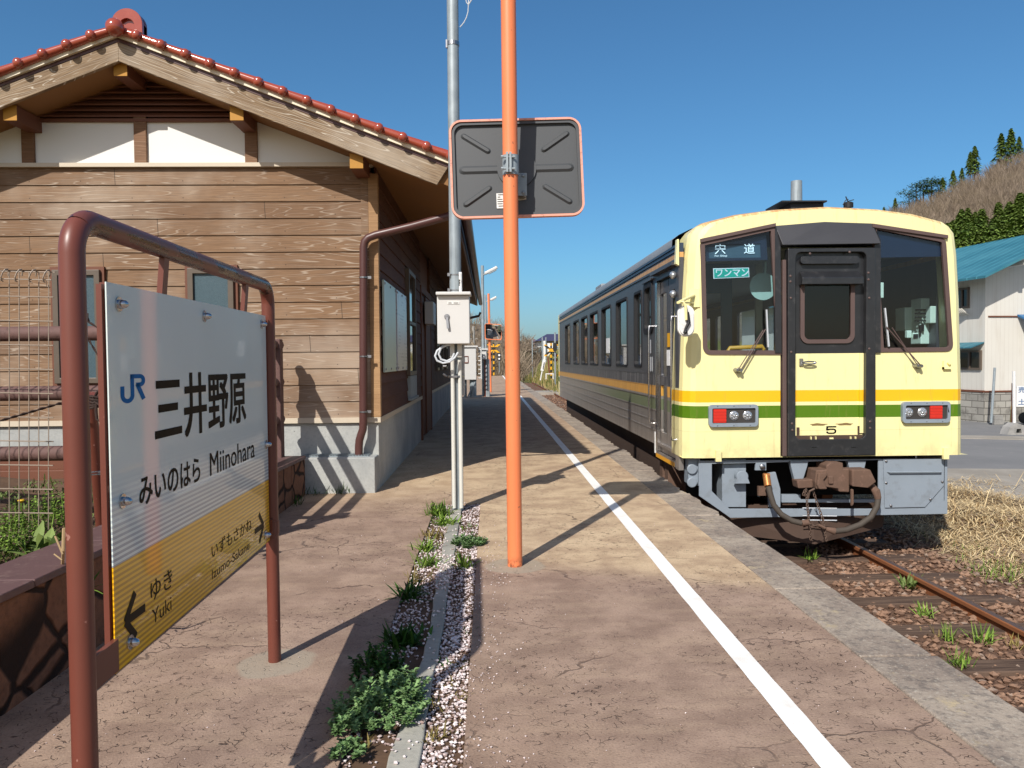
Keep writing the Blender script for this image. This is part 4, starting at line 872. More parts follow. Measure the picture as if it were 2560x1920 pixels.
l1 = shrink(full, .06, .02); l2 = full
rings = [(front, TF), (shrink(full, .07, .018), TF+.035), (shrink(full, .015, .004), TF+.115), (full, TS), (full, TS+.30)]
for (pa_, ya), (pb2, yb) in zip(rings[:-1], rings[1:]):
    n = len(pa_); b.add([(p[0],ya,p[1]) for p in pa_]+[(p[0],yb,p[1]) for p in pb2], [(i, i+1, i+1+n, i+n) for i in range(n-1)])
b.add([(full[0][0],TF+.02,.197),(full[-1][0],TF+.02,.197),(full[-1][0],TS+.3,.197),(full[0][0],TS+.3,.197)], [(0,1,2,3)])
# only the cab top and right side run back; the platform side ends at the door pillar
cab_ = b.build('cab_front', M['cream_p'], rc, smooth=True, ang=32, fix=False)
# ---- platform side wall with window and door openings
WIN = [(18.03,19.246),(16.229,17.327),(14.819,15.842),(13.378,14.444),(11.936,12.944),(10.517,11.455),(9.511,10.014)]
WZ0, WZ1 = 1.07, 2.035; CREW = (8.90, 9.32, 1.50, 2.05); DOOR = (7.80, 8.70, .10, 2.05)
holes = [rrect(a, c_, WZ0, WZ1, .06, 4) for a, c_ in WIN]+[rrect(CREW[0], CREW[1], CREW[2], CREW[3], .05, 4), [(DOOR[0],.216),(DOOR[1],.216),(DOOR[1],DOOR[3]-.06),(DOOR[1]-.05,DOOR[3]),(DOOR[0]+.05,DOOR[3]),(DOOR[0],DOOR[3]-.06)]]
def wall_outline(): return [(TS+.02,.2),(7.79,.2),(7.79,.215),(8.71,.215),(8.71,.2165),(YE-.3,.2165),(YE-.3,2.33),(TS+.02,2.33)]
b = MB(); b.prism([(TS+.005,.198),(YE-.35,.2165),(YE-.35,2.33),(TS+.005,2.33)], YZ(SX), 0, .05, [[(p[0], max(p[1], .23)) for p in h] for h in holes])
for zz_, rr in ((.740,.008),(.592,.008),(.47,.006),(.36,.006),(.872,.004),(1.01,.004)): b.box(SX-rr, SX, 8.74, YE-.4, zz_-.008, zz_+.008)
for zz_ in (2.165, 2.262, 2.305): b.box(SX-.012, SX, TS+.02, YE-.36, zz_-.008, zz_+.008)
b.build('side_wall', M['side'], rc)
b = MB(); b.prism([(TS+.3,.2165),(YE-.35,.2165),(YE-.35,2.33),(TS+.3,2.33)], YZ(TX+HWD-.05), 0, .05, [rrect(a, c_, WZ0, WZ1, .06, 4) for a, c_ in WIN]+[])
b.build('far_side_wall', M['side'], rc)
rp = [(-HWD,2.33),(-HWD+.004,2.40),(-1.345,2.455),(-1.22,2.515),(-.90,2.585),(-.52,2.630),(0,2.655)]; rp = rp+[(-a, z) for a, z in rp[-2::-1]]
b = MB(); n = len(rp); ys_ = [TS+.29, YE-.3]
b.add([(TX+a, yy, z) for yy in ys_ for a, z in rp], [(i, i+1, i+1+n, i+n) for i in range(n-1)]); rf = b.build('roof', M['roofgrey'], rc, smooth=True, ang=60, fix=False)
b = MB(); b.box(SX-.002, TX+HWD+.002, YE-.32, YE, .2, 2.34); b.prism([(TX+a, z) for a, z in rp], XY(YE), -.3, .0); b.build('rear_cab', M['cream_p'], rc)
b = MB(); b.box(SX+.05, TX+HWD-.05, TF+.25, YE-.35, .20, .26); b.box(SX+.12, TX+HWD-.12, 9.0, 20.2, -.25, .199); b.build('floor', M['darkbrown'], rc)
# ---- interior: partition, seats, ceiling, desk, driver's equipment
b = MB()
b.box(TX-1.3, TX+1.3, TS+.3, YE-.4, 2.30, 2.32); b.box(TX-.1, TX-.02, 9.2, 9.24, .26, 2.3)
b.build('ceiling', M['interior'], rc)
b = MB(); b.prism([(TX-1.31,.26),(TX-.42,.26),(TX-.42,2.3),(TX-1.31,2.3)], XY(9.1), 0, .03, [[(TX-1.25,1.15),(TX-1.02,1.15),(TX-1.02,1.95),(TX-1.25,1.95)],[(TX-.92,1.15),(TX-.55,1.15),(TX-.55,1.95),(TX-.92,1.95)]]); b.box(TX+.45, TX+1.31, 9.1, 9.13, .26, 2.3); b.build('cab_partition', M['curtain'], rc)
for yy in [10.2+1.55*i for i in range(7)]:
    for s in (-1, 1): b = MB(); b.box(TX+s*.82-.42, TX+s*.82+.42, yy, yy+.12, .26, 1.25); b.box(TX+s*.82-.42, TX+s*.82+.42, yy-.45, yy+.01, .26, .70); b.build('seat', M['seat'], rc, bevel=.03)
b = MB(); b.box(TX-1.22, TX-.42, TF+.05, TF+.35, .3, 1.16); b.box(TX+.52, TX+1.2, TF+.05, TF+.42, .3, 1.18); b.build('cab_desk', M['bframe'], rc, bevel=.02)
b = MB(); q = [F(1832,872), F(1925,868)]; b.tube([(q[0][0], TF+.16, q[0][1]-.03),(q[0][0]+.02, TF+.16, q[0][1]+.01),(q[1][0]-.02, TF+.16, q[1][1]+.01),(q[1][0], TF+.16, q[1][1]-.03)], .022, 10); b.build('grab_rail', plain('yellow_rail', (.75,.36,.04), .4), rc, smooth=True)
b = MB()
e0 = lambda u0, u1, v0, v1, d, th: b.box(F(u0,v1,TF+d)[0], F(u1,v1,TF+d)[0], TF+d, TF+d+th, F(u0,v1,TF+d)[1], F(u1,v0,TF+d)[1])
e0(2302,2352,745,860,.62,.2); e0(2332,2346,680,745,.6,.1); e0(2262,2300,768,826,.8,.2); e0(2326,2345,765,808,.5,.1); e0(2268,2280,826,845,.3,.05); e0(2283,2297,832,848,.28,.03)
e0(2199,2210,706,745,.2,.02)
b.build('driver_equipment', plain('pale_equipment_boxes', srgb(232,240,216), .5), rc, bevel=.008)
b = MB(); b.k = 0
for i in range(5):
    for j in range(4): q = F(2290+i*7, 775+j*9, TF+.6); b.box(q[0]-.008, q[0]+.008, TF+.58, TF+.61, q[1]-.006, q[1]+.008)
for u_, v_ in ((2300,822),(2306,818)): q = F(u_, v_, TF+.6); b.box(q[0]-.008, q[0]+.008, TF+.58, TF+.61, q[1]-.04, q[1]+.04)
q = F(2290, 840, TF+.25); b.box(q[0]-.022, q[0]+.022, TF+.25, TF+.262, q[1]-.02, q[1]+.02); b.build('switch_row', M['black'], rc)
b = MB(); q = F(1908, 716, TF+.35); b.lathe((q[0], TF+.35, q[1]), [(.14,0),(.13,.02),(.01,.04)], 28, 'Y'); b.tube([(q[0]+.02, TF+.36, q[1]+.05),(q[0]+.03, TF+.36, q[1]+.25)], .012, 8); b.build('cab_fan', plain('pale_fan', srgb(182,206,190), .5), rc, smooth=True)
# ---- windscreens, seals, gutters
for lab, op, vis in ((None, wl, [F(1750,598), F(1937,559), F(1937,567), F(1750,607)]), (None, wr, [F(2178,560), F(2366,589), F(2366,597), F(2178,569)])):
    b = MB(); b.prism(inset(op, .0), XY(TF), .012, .018); g = b.build('windscreen', M['wglass'], rc)
    b = MB(); b.prism(inset(op, -.006), XY(TF), -.012, .02, [inset(op, .036)]); b.build('window_seal', M['bframe'], g, bevel=.005)
    b = MB(); b.prism(vis, XY(TF), -.03, .0); b.build('rain_gutter', M['bframe'], g)
# tinted upper band behind the right screen, destination blind and plate behind the left one
b = MB(); b.prism([F(2196,643), F(2362,640), F(2354,600), F(2188,572)], XY(TF), .03, .036); b.build('tint_band', M['curtain'] if False else plain('dark_tint_band', (.012,.022,.05), .3), rc)
b = MB(); b.prism([F(1766,652), F(1924,648), F(1920,586), F(1764,616)], XY(TF), .05, .056, [[F(1776,644), F(1907,642), F(1905,607), F(1775,609)]]); b.build('blind_surround', plain('dark_navy_surround', (.012,.022,.045), .4), rc)
b = MB(); b.prism([F(1770,646), F(1912,644), F(1910,604), F(1770,606)], XY(TF), .060, .066); blind = b.build('destination_blind', plain('teal_grey_blind', srgb(66,92,106), .5), rc)
def ft(b, s, u0, v1, u1, v0, dd, bold=0.0):
    x0, z0 = F(u0, v1, TF+dd); x1, z1 = F(u1, v0, TF+dd); letter(b, s, lambda a, z: (a, TF+dd, z), x0, x1, z0, z1, bold)
M['wtext'] = plain('white_lettering', (.9,.92,.92), .5, bst=0)
t_ = NT('backlit_white_lettering'); t_.b.inputs['Emission Color'].default_value = (.8,.95,1,1); t_.b.inputs['Emission Strength'].default_value = .7; M['blindtext'] = t_.fin((.8,.85,.85), .6)
b = MB(); ft(b, '宍', 1787, 635, 1814, 610, .048, .0); ft(b, '道', 1860, 634, 1887, 609, .048, .0); ft(b, 'For Shinji', 1787, 643, 1817.5, 637, .048, .0)
q0, q1 = F(1904.5, 642, TF+.058), F(1906.5, 613, TF+.058); b.box(q0[0], q1[0], TF+.0575, TF+.0585, q0[1], q1[1]); b.build('blind_lettering', M['blindtext'], blind, fix=False)
b = MB(); b.prism([F(1786,696), F(1876,692), F(1875,668), F(1785,670)], XY(TF), .03, .034); gp = b.build('driver_only_plate', M['wtext'], rc)
b = MB(); b.prism([F(1788,694), F(1874,690.5), F(1873,669.7), F(1787,672)], XY(TF), .028, .0295); b.build('plate_ground', plain('emerald_plate', (.0,.42,.30), .4, bst=0), gp)
b = MB(); ft(b, 'ワンマン', 1790, 691, 1871, 673, .0265, .022); b.build('plate_lettering', M['wtext'], gp, fix=False)
# ---- gangway recess, hood, door
hd = [F(1937,565), F(2060,555), F(2179,559), F(2194,611), F(1951,614.5)]
b = MB(); b.add([(p[0], TF-.012, p[1]) for p in hd[:3]]+[(p[0], TF-.065, p[1]) for p in (hd[3], hd[4])]+[(p[0], TF+.05, p[1]) for p in hd], [(0,1,2,3,4),(5,9,8,7,6),(0,4,9,5),(4,3,8,9),(3,2,7,8),(2,1,6,7),(1,0,5,6)]); b.build('gangway_hood', plain('dark_grey_hood_paint', (.05,.05,.056), .45, var=.15, ns=3), rc, bevel=.004)
for ul, ur, m_ in ((1936,1952,'doorblack'),(2184,2199,'doorblack')):
    b = MB(); b.prism([F(ul if ul < 2000 else ul+1,882), F(ur,882), F(ur-(3 if ul < 2000 else 0),600), F(ur-14 if ul < 2000 else ul-4,566), F(ul+(0 if ul < 2000 else 0),570)], XY(TF), -.022, .02); b.build('door_pillar', M['doorblack'], rc)
b = MB(); b.prism([F(1955,1140), F(1965.4,1140), F(1964,650), F(1955,650)], XY(TF), -.02, .02); b.build('rubber_strip', M['bframe'], rc, bevel=.004)
fo = [F(1965.6,1139.5), F(2183.5,1136), F(2183,621), F(1965.6,623)]
fi = rrect(F(1985.5,0)[0], F(2163.5,0)[0], F(0,1122)[1], F(0,642)[1], .06, 6)
b = MB(); b.prism(fo, XY(TF), -.05, .05, [fi]); df = b.build('gangway_frame', M['doorblack'], rc, bevel=.006)
for u_, v_ in ((2025,634),(2124,630),(1976,690),(1976,704),(2171,682),(2171,699),(1977,745),(2173,745),(1978,880),(2173,872),(1980,1059),(1981,1075),(2175,1054),(2175,1070)):
    q = F(u_, v_, TF-.05); b = MB(); b.lathe((q[0], TF-.05, q[1]), [(.012,0),(.011,-.005),(.005,-.008)], 10, 'Y'); b.build('frame_bolt', M['bframe'], df)
# door leaf: upper black part with window, lower livery part
x0, x1 = F(1985,0)[0]-.01, F(2164,0)[0]+.01; zc = F(2060,883)[1]
wx0, wx1, wz0, wz1 = F(2012,0)[0], F(2131,0)[0], F(0,867)[1], F(0,705)[1]
b = MB(); b.prism([(x0,zc),(x1,zc),(x1,F(0,638)[1]),(x0,F(0,638)[1])], XY(TF), .012, .05, [rrect(wx0, wx1, wz0, wz1, .05, 6)]); b.build('door_upper', M['doorblack'], rc)
b = MB(); zb0 = F(2060,1124)[1]; b.prism([(x0,zb0),(x1,zb0),(x1,zc-.002),(x0,zc-.002)], XY(TF), .012, .05); b.box(F(1985.5,0)[0], F(1993,0)[0], TF-.004, TF+.011, F(0,1118)[1], zc-.003); b.box(F(2153,0)[0], F(2163,0)[0], TF-.004, TF+.011, F(0,1108)[1], zc-.003); lowd = b.build('door_lower', M['cream_p'], rc)
b = MB(); b.prism(rrect(wx0-.036, wx1+.036, wz0-.036, wz1+.036, .08, 6), XY(TF), -.006, .02, [rrect(wx0+.004, wx1-.004, wz0+.004, wz1-.004, .05, 6)]); b.build('door_window_seal', M['bframe'], rc, bevel=.004)
b = MB(); b.prism(rrect(wx0, wx1, wz0, wz1, .05, 6), XY(TF), .014, .02); b.build('door_window', glass('dark_door_glass', (.30,.40,.38), .01), rc)
b = MB(); q0, q1 = F(1997,713), F(2149,680); b.add([(q0[0],TF-.09,q0[1]),(q1[0],TF-.09,q0[1]),(q1[0],TF-.09,q0[1]+.065),(q0[0],TF-.09,q0[1]+.065),(q1[0]-.01,TF+.0,q1[1]+.01),(q0[0]+.01,TF+.0,q1[1]+.01),(q0[0],TF+.0,q0[1]),(q1[0],TF+.0,q0[1])],
    [(0,1,2,3),(3,2,4,5),(0,3,5,6),(1,7,4,2),(0,6,7,1),(5,4,7,6)]); b.build('sun_shade', M['doorblack'], rc, bevel=.005)
b = MB(); b.prism(rrect(F(2000,0)[0], F(2147,0)[0], F(0,672)[1], F(0,655)[1]+.01, .03, 5), XY(TF), -.035, .01); b.build('roller_box', M['doorblack'], rc, bevel=.008)
b = MB(); q = F(2003,904); b.box(q[0]-.018, q[0]+.018, TF-.006, TF+.011, q[1]-.04, q[1]+.03)
for k in range(1): b.tube([(q[0]+.012, TF-.012, q[1]-.006)]+[(q[0]+.07+.065*math.cos(R(a)), TF-.03, q[1]-.012+.012*math.sin(R(a))) for a in range(150, -160, -20)]+[(q[0]+.02, TF-.02, q[1]-.018)], .007, 8)
b.build('door_handle', M['chrome'], lowd, smooth=True)
b = MB()
for u_ in (2032, 2131):
    q = F(u_, 1105, TF-.02)
    for s in (-1, 1): b.box(q[0]+s*.024-.004, q[0]+s*.024+.004, TF-.045, TF+.012, q[1]-.045, q[1]+.055)
    b.box(q[0]-.028, q[0]+.028, TF-.05, TF-.03, q[1]-.055, q[1]-.045)
q = F(2078, 1104, TF-.02); b.box(q[0]-.02, q[0]+.02, TF-.03, TF+.011, q[1]-.035, q[1]+.04)
b.build('step_catch', M['cream_p'], lowd, bevel=.003)
b = MB(); b.box(F(1988,0)[0], F(2160,0)[0], TF-.02, TF+.011, F(0,1122)[1], F(0,1113)[1]); b.box(F(1989,0)[0], F(2001,0)[0], TF-.002, TF+.0112, F(0,1111)[1], F(0,1092)[1]); b.box(F(2150,0)[0], F(2153,0)[0], TF-.008, TF+.0112, F(0,1111)[1], F(0,1090)[1])
for u_ in (2018, 2117): q = F(u_, 1104); b.box(q[0]-.018, q[0]+.016, TF-.03, TF+.01, q[1]-.04, q[1]+.03)
b.build('hinge_bar', M['darkbrown'], lowd)
b = MB(); x5, z5 = F(2065,1085,TF+.01); x6, z6 = F(2091,1065,TF+.01); w5, h5 = x6-x5, z6-z5; fl = lambda a, z: (x5+w5*a, TF+.0105, z5+h5*z)
for p_ in ([(.04,1),(1,1),(1,.82),(.04,.82)],[(.0,.46),(.18,.46),(.22,1),(.04,1)]): b.add([fl(*p) for p in p_], [(0,1,2,3)])
st5 = [(.13,.50),(.25,.57),(.4,.60),(.72,.60),(.86,.53),(.91,.40),(.91,.28),(.86,.16),(.72,.09),(.28,.09),(.14,.16),(.09,.28)]
for i in range(len(st5)-1):
    p, q = Vector(st5[i]), Vector(st5[i+1]); d = (q-p).normalized(); nn = Vector((-d.y*.085, d.x*.085)); e = d*.03; b.add([fl(*(p+nn-e)), fl(*(p-nn-e)), fl(*(q-nn+e)), fl(*(q+nn+e))], [(0,1,2,3)])
b.build('car_number', M['ink'], lowd, fix=False)
b = MB()
for cu_, cv_, sx_ in ((2043,1061.5,1),(2115,1060.5,-1)):
    q = F(cu_, cv_, TF+.01); pts = []
    for k in range(24): a = 2*math.pi*k/24; r_ = 1+.18*math.sin(5*a); pts.append((q[0]+.082*r_*math.cos(a)*(1+.2*math.cos(a)*sx_), q[1]+.012*r_*math.sin(a)))
    b.prism(pts, XY(TF), .0112, .0118)
b.build('scuff_mark', plain('brown_scuff', srgb(132,108,66), .8, var=.3, ns=40), lowd)
# ---- lamp clusters
for u0, u1, v0, v1, reds, lights in ((1773,1896,1011,1068,(1783,1815.5),(1836,1870)), (2257,2377,1003.5,1058,(2334,2365),(2280,2315))):
    q0 = F(u0, v1, TF-.04); q1 = F(u1, v0, TF-.04)
    b = MB(); b.prism(rrect(q0[0], q1[0], q0[1], q1[1], .035, 6), XY(TF), -.04, .002, [rrect(q0[0]+.032, q1[0]-.026, q0[1]+.036, q1[1]-.036, .012, 4)]); hl = b.build('lamp_cluster', M['bluegrey'], rc, smooth=True, ang=30, bevel=.008)
    b = MB(); b.box(q0[0]+.03, q1[0]-.024, TF-.022, TF-.002, q0[1]+.03, q1[1]-.03); b.build('lamp_housing', plain('dark_lamp_housing', (.05,.045,.042), .4), hl)
    ra, rb_ = F(reds[0],0,TF-.04)[0], F(reds[1],0,TF-.04)[0]; b = MB(); n_ = 9; zz0, zz1 = q0[1]+.042, q1[1]-.042
    for k in range(n_): b.box(ra, rb_, TF-.034-.003*(k % 2), TF-.0225, zz0+(zz1-zz0)*k/n_, zz0+(zz1-zz0)*(k+1)/n_)
    b.build('tail_lamp', M['red'], hl)
    for u_ in lights:
        cx = F(u_, 0, TF-.04)[0]; cz = (q0[1]+q1[1])/2; b = MB(); b.lathe((cx, TF-.022, cz), [(.046,0),(.046,-.006),(.042,-.010),(.03,-.014),(.001,-.016)], 24, 'Y')
        for k in range(7): a = k*math.pi*2/7; b.ball((cx+.027*math.cos(a), TF-.034, cz+.027*math.sin(a)), .011, 8, 6)
        b.ball((cx, TF-.038, cz), .012, 8, 6); b.build('headlamp', M['lampglass'], hl, smooth=True)
    b = MB()
    for f_ in (.17,.5,.83):
        for zz_ in (q0[1]+.014, q1[1]-.014): b.lathe((q0[0]+(q1[0]-q0[0])*f_, TF-.04, zz_), [(.006,0),(.005,-.003),(.001,-.004)], 8, 'Y')
    b.build('lens_screw', M['chrome'], hl)
# ---- wipers, brackets, side mirror
for piv, elb, top, bot in (((1852,926),(1914,823),(1916,774),(1920,868)), ((2303,915),(2216,817),(2212,770),(2222,866))):
    b = MB(); a = P(*piv, TF-.06); e = P(*elb, TF-.05); b.tube([a, e], .006, 8); b.tube([a+Vector((-.03,0,.0)), P(elb[0]+(-6 if piv[0] < 2000 else 14), elb[1]+2, TF-.05)], .005, 8)
    w_ = b.build('wiper', M['bframe'], rc, smooth=True)
    b = MB(); b.beam(P(*top, TF-.035), P(*bot, TF-.03), .012, .02, (0,1,0)); b.build('wiper_blade', M['cable'], w_)
    b = MB(); b.lathe((a.x, TF-.055, a.z), [(.014,-.02),(.018,-.01),(.02,.02),(.03,.055)], 12, 'Y'); b.lathe((a.x-.035, TF-.05, a.z+.004), [(.012,-.02),(.014,.0),(.022,.05)], 12, 'Y'); b.build('wiper_pivot', M['steel'], w_, smooth=True)
b = MB(); q = F(2357, 915); b.box(q[0]-.008, q[0]-.002, TF-.03, TF, q[1]-.03, q[1]+.05); b.box(q[0]-.008, q[0]+.07, TF-.03, TF, q[1]-.03, q[1]-.01); b.lathe((q[0]+.055, TF-.02, q[1]+.03), [(.016,-.005),(.016,.02)], 10, 'Y'); b.build('lamp_bracket', M['cream_p'], rc)
MY = TF-.30; q = P(1717, 802, MY)
b = MB(); b.prism(rrect(q.x-.066, q.x+.066, q.z-.135, q.z+.135, .066, 10), XY(MY), 0, .05); b.prism(rrect(q.x-.078, q.x+.078, q.z-.147, q.z+.147, .078, 10), XY(MY), .02, .06); mb = b.build('side_mirror', M['white'], rc, smooth=True, ang=30, bevel=.01)
b = MB(); b.tube([P(1735,738,TF-.01), P(1695,757,MY-.03), P(1708,754,MY-.03), P(1714,765,MY-.03), P(1716,800,MY-.02)], .014, 8); b.beam(P(1731,738,TF-.01), P(1694,757,MY-.03), .02, .02); b.beam(P(1733,757,TF-.01), P(1696,757,MY-.03), .02, .016); b.beam(P(1729,738,TF-.015), P(1731,762,TF-.015), .02, .02); q2 = F(1735,745); b.box(q2[0]-.055, q2[0]+.055, TF-.012, TF+.0, q2[1]-.09, q2[1]+.09); b.build('mirror_arm', M['cream_p'], mb, bevel=.002)
b = MB(); b.tube([P(1719,780,MY-.02), P(1722,806,MY-.02), P(1714,822,MY-.02), P(1710,832,MY-.02), P(1717,828,MY-.02)], [.014,.017,.012,.012,.006], 8); b.ball(P(1714,830,MY-.02), .02, 8, 6); b.build('mirror_joint', M['black'], mb)
for u_, v_ in ((1799,1148),(2366,1142)): q = F(u_, v_); b = MB(); b.box(q[0]-.045, q[0]+.01, TF-.03, TF+.0, q[1]-.02, q[1]+.09); b.build('jacking_lug', M['cream_p'], rc)
b = MB(); b.prism([(SX-.035,2.12),(SX-.002,2.10),(SX-.002,2.36),(SX-.02,2.36)], XY(TS), -.02, .05); b.build('corner_gutter', M['cream_p'], rc)
# ---- side windows, crew window, passenger door
for a, c_ in WIN:
    b = MB(); b.prism(rrect(a-.002, c_+.002, WZ0-.002, WZ1+.002, .06, 4), YZ(SX), -.008, .05, [rrect(a+.03, c_-.03, WZ0+.03, WZ1-.03, .05, 4)]); f = b.build('side_window', M['black'], rc)
    b = MB(); b.box(SX+.03, SX+.036, a+.03, c_-.03, WZ0+.03, WZ1-.03); b.build('pane', M['sglass'], f)
    b = MB(); b.box(TX+HWD-.03, TX+HWD-.024, a, c_, WZ0, WZ1); b.build('far_pane', M['sglass'], f)
b = MB(); b.prism(rrect(CREW[0]-.03, CREW[1]+.03, CREW[2]-.03, CREW[3]+.03, .07, 5), YZ(SX), -.015, .03, [rrect(CREW[0]+.03, CREW[1]-.03, CREW[2]+.03, CREW[3]-.03, .06, 5)]); f = b.build('crew_window', M['black'], rc); b = MB(); b.box(SX+.02, SX+.026, CREW[0]+.02, CREW[1]-.02, CREW[2]+.02, CREW[3]-.02); b.build('pane', M['sglass'], f)
b = MB(); b.box(SX-.03, SX, CREW[0]-.05, CREW[1]+.05, 2.085, 2.11); b.box(SX-.05, SX, DOOR[0]-.06, DOOR[1]+.1, 2.12, 2.15); b.build('drip_rail', M['side'], rc)
b = MB(); b.box(SX-.006, SX+.03, DOOR[0]+.005, DOOR[1]-.005, .06, .125); dsp = b.build('door_step', M['side'], rc); b = MB(); b.box(SX-.008, SX-.0065, DOOR[0]+.01, DOOR[1]-.01, .062, .105); b.build('step_edge', plain('yellow_step_paint', srgb(240,170,40), .5), dsp)
b = MB(); b.box(SX-.002, SX+.05, 8.71, YE-.36, .198, .216); b.box(SX+.0, SX+.05, TS+.02, 7.79, .05, .198); b.box(SX+.0, SX+.05, 8.705, 8.76, .08, .2); b.build('lower_sill', M['side'], rc)
for ya, yb in ((7.82,8.22),(8.24,8.68)):
    b = MB(); b.prism([(ya,.13),(yb,.13),(yb,2.03),(ya,2.03)], YZ(SX), .035, .065, [rrect(ya+.08, yb-.08, .98, 1.9, .03, 3), rrect(ya+.08, yb-.08, .35, .88, .03, 3)]); dl = b.build('passenger_door', M['side'], rc)
    b = MB(); b.box(SX+.048, SX+.054, ya+.07, yb-.07, .34, 1.91); b.build('pane', M['sglass'], dl)
b = MB(); b.box(SX-.008, SX+.03, 8.61, 8.70, .13, 2.03); b.build('door_guide', M['chrome'], rc)
for yy, za, zb in ((8.83,.43,1.55),(7.74,.35,1.6)): b = MB(); b.tube([(SX,yy,za),(SX-.05,yy,za),(SX-.055,yy,za+.05),(SX-.055,yy,zb-.05),(SX-.05,yy,zb),(SX,yy,zb)], .012, 8); b.build('grab_handle', M['chrome'], rc, smooth=True)
for z in (2.02, 1.83): b = MB(); b.ball((SX-.03, 7.76, z), .045, 12, 8, (.8,1,.9)); b.build('side_lamp', M['lampglass'], rc, smooth=True)
b = MB(); b.box(SX-.004, SX+.0, 8.95, 9.12, 1.24, 1.4); b.box(SX-.004, SX, 8.9, 9.02, 1.03, 1.2); b.build('data_plate', M['cable'], rc)
b = MB(); b.box(SX-.012, SX, 8.72, 8.76, .1, .34); b.build('lower_tag', M['white'], rc)
for yy, w_ in ((8.15,.12),): b = MB(); b.box(SX+.028, SX+.0345, yy, yy+w_, 1.3, 1.45); b.build('yellow_notice', plain('yellow_notice_paper', srgb(230,170,30), .6), rc)
b = MB(); b.box(SX+.024, SX+.0295, 12.3, 12.62, 1.28, 1.52); b.box(SX+.028, SX+.0345, 8.16, 8.3, 1.1, 1.27); b.build('paper_notice', M['wtext'], rc)
# ---- roof equipment
Yt = 8.6; q = P(1991, 480, Yt); b = MB(); zr = 2.60; b.tube([(q.x,Yt,zr),(q.x,Yt,P(1991,453,Yt).z)], [.068,.060], 20); ex = b.build('exhaust_stack', M['galv'], rc, smooth=True)
b = MB(); z_ = P(1991,512,Yt).z; b.box(P(1965,0,Yt).x-.12, P(2050,0,Yt).x, Yt-.2, Yt+.3, z_-.008, z_+.008); b.box(P(1965,0,Yt).x, P(2046,0,Yt).x, Yt-.15, Yt+.25, 2.55, z_-.013); b.build('exhaust_base', M['black'], rc)
Yt = 8.3; q = P(2121, 512, Yt); b = MB(); b.lathe((q.x,Yt,q.z-.03), [(.05,0),(.05,.05),(.03,.06)], 14); b.tube([(q.x,Yt,q.z+.02),(q.x-.03,Yt,q.z+.09)], .006, 6); b.tube([(q.x,Yt,q.z+.04),(q.x+.06,Yt,q.z+.055)], .005, 6); b.tube([(q.x,Yt,q.z+.06),(q.x-.03,Yt,q.z+.05),(q.x-.06,Yt,q.z)], .005, 6); b.build('roof_aerial', M['black'], rc)
b = MB(); b.box(TX-1.1, TX-.7, 15.2, 16.0, 2.5, 2.68); b.build('roof_vent', M['roofgrey'], rc, bevel=.02)
# ---- skirt, plough, coupler, hoses, chains
Sy = TF+.06
def SP(u, v, d=0.0): q = P(u, v, Sy+d); return q
def sp2(u, v): q = P(u, v, Sy); return (q.x, q.z)
b = MB(); b.prism([sp2(1748,1152), sp2(2369,1146), sp2(2369,1285), sp2(1826,1295), sp2(1748,1240)], XY(Sy), 0, .02, [[sp2(1780,1160), sp2(2196,1150), sp2(2196,1272), sp2(1824,1272), sp2(1780,1228)]])
b.box(sp2(1748,0)[0]-.012, sp2(1748,0)[0]+.0, Sy+.0, Sy+.5, sp2(0,1240)[1], .19); b.box(sp2(2369,0)[0]-.001, sp2(2369,0)[0]+.012, Sy, Sy+.5, sp2(0,1287)[1], .19)
sk = b.build('skirt_frame', M['bluegrey'], rc, bevel=.004)
b = MB(); ob = [sp2(2207,1147), sp2(2358,1146), sp2(2358,1213), sp2(2311,1267), sp2(2211,1269)]; b.prism(ob, XY(Sy), -.014, -.001); cvr = b.build('equipment_cover', M['bluegrey'], sk, bevel=.003)
b = MB(); a_, c_ = SP(2217,1179), SP(2350,1178); b.tube([a_+Vector((0,-.014,0)), a_+Vector((.01,-.04,0)), c_+Vector((-.01,-.04,0)), c_+Vector((0,-.014,0))], .0075, 8); b.build('cover_handle', M['bluegrey'], sk, smooth=True)
for u_, v_ in ((2213,1152),(2213,1206),(2353,1203),(2323,1247),(2225,1263)): q = SP(u_, v_); b = MB(); b.lathe((q.x, Sy-.014, q.z), [(.013,0),(.012,-.01),(.004,-.014)], 10, 'Y'); b.build('cover_bolt', M['steel'], sk)
b = MB(); b.prism([sp2(1810,1150), sp2(1870,1150), sp2(1870,1271), sp2(1810,1271)], XY(Sy), .06, .5); b.prism([sp2(1925,1185), sp2(1944,1182), sp2(1956,1225), sp2(1956,1271), sp2(1928,1271)], XY(Sy), .05, .09); b.prism([sp2(1958,1238), sp2(2005,1238), sp2(2005,1250), sp2(2200,1250), sp2(2200,1258), sp2(1958,1258)], XY(Sy), .03, .08)
for u_ in (1996, 2140): b.prism([sp2(u_-23,1152), sp2(u_+23,1152), sp2(u_+20,1166), sp2(u_+10,1198), sp2(u_-12,1198), sp2(u_-20,1166)], XY(Sy), -.02, .04)
b.prism([sp2(1890,1155), sp2(1916,1155), sp2(1916,1176), sp2(1888,1176)], XY(Sy), .0, .03); b.build('underframe_bracket', M['bluegrey'], rc, bevel=.004)
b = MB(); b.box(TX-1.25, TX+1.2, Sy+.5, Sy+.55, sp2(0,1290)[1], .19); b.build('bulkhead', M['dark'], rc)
b = MB(); q = SP(1853, 1198); b.lathe((q.x, Sy-.02, q.z+.03), [(.06,.06),(.06,-.015),(.054,-.022),(.001,-.024)], 20, 'Y'); b.prism([(q.x-.075,q.z-.035),(q.x+.07,q.z-.035),(q.x+.055,q.z+.01),(q.x-.055,q.z+.01)], XY(Sy), -.045, .02); b.build('jumper_socket', M['bluegrey'], rc, smooth=True, ang=30)
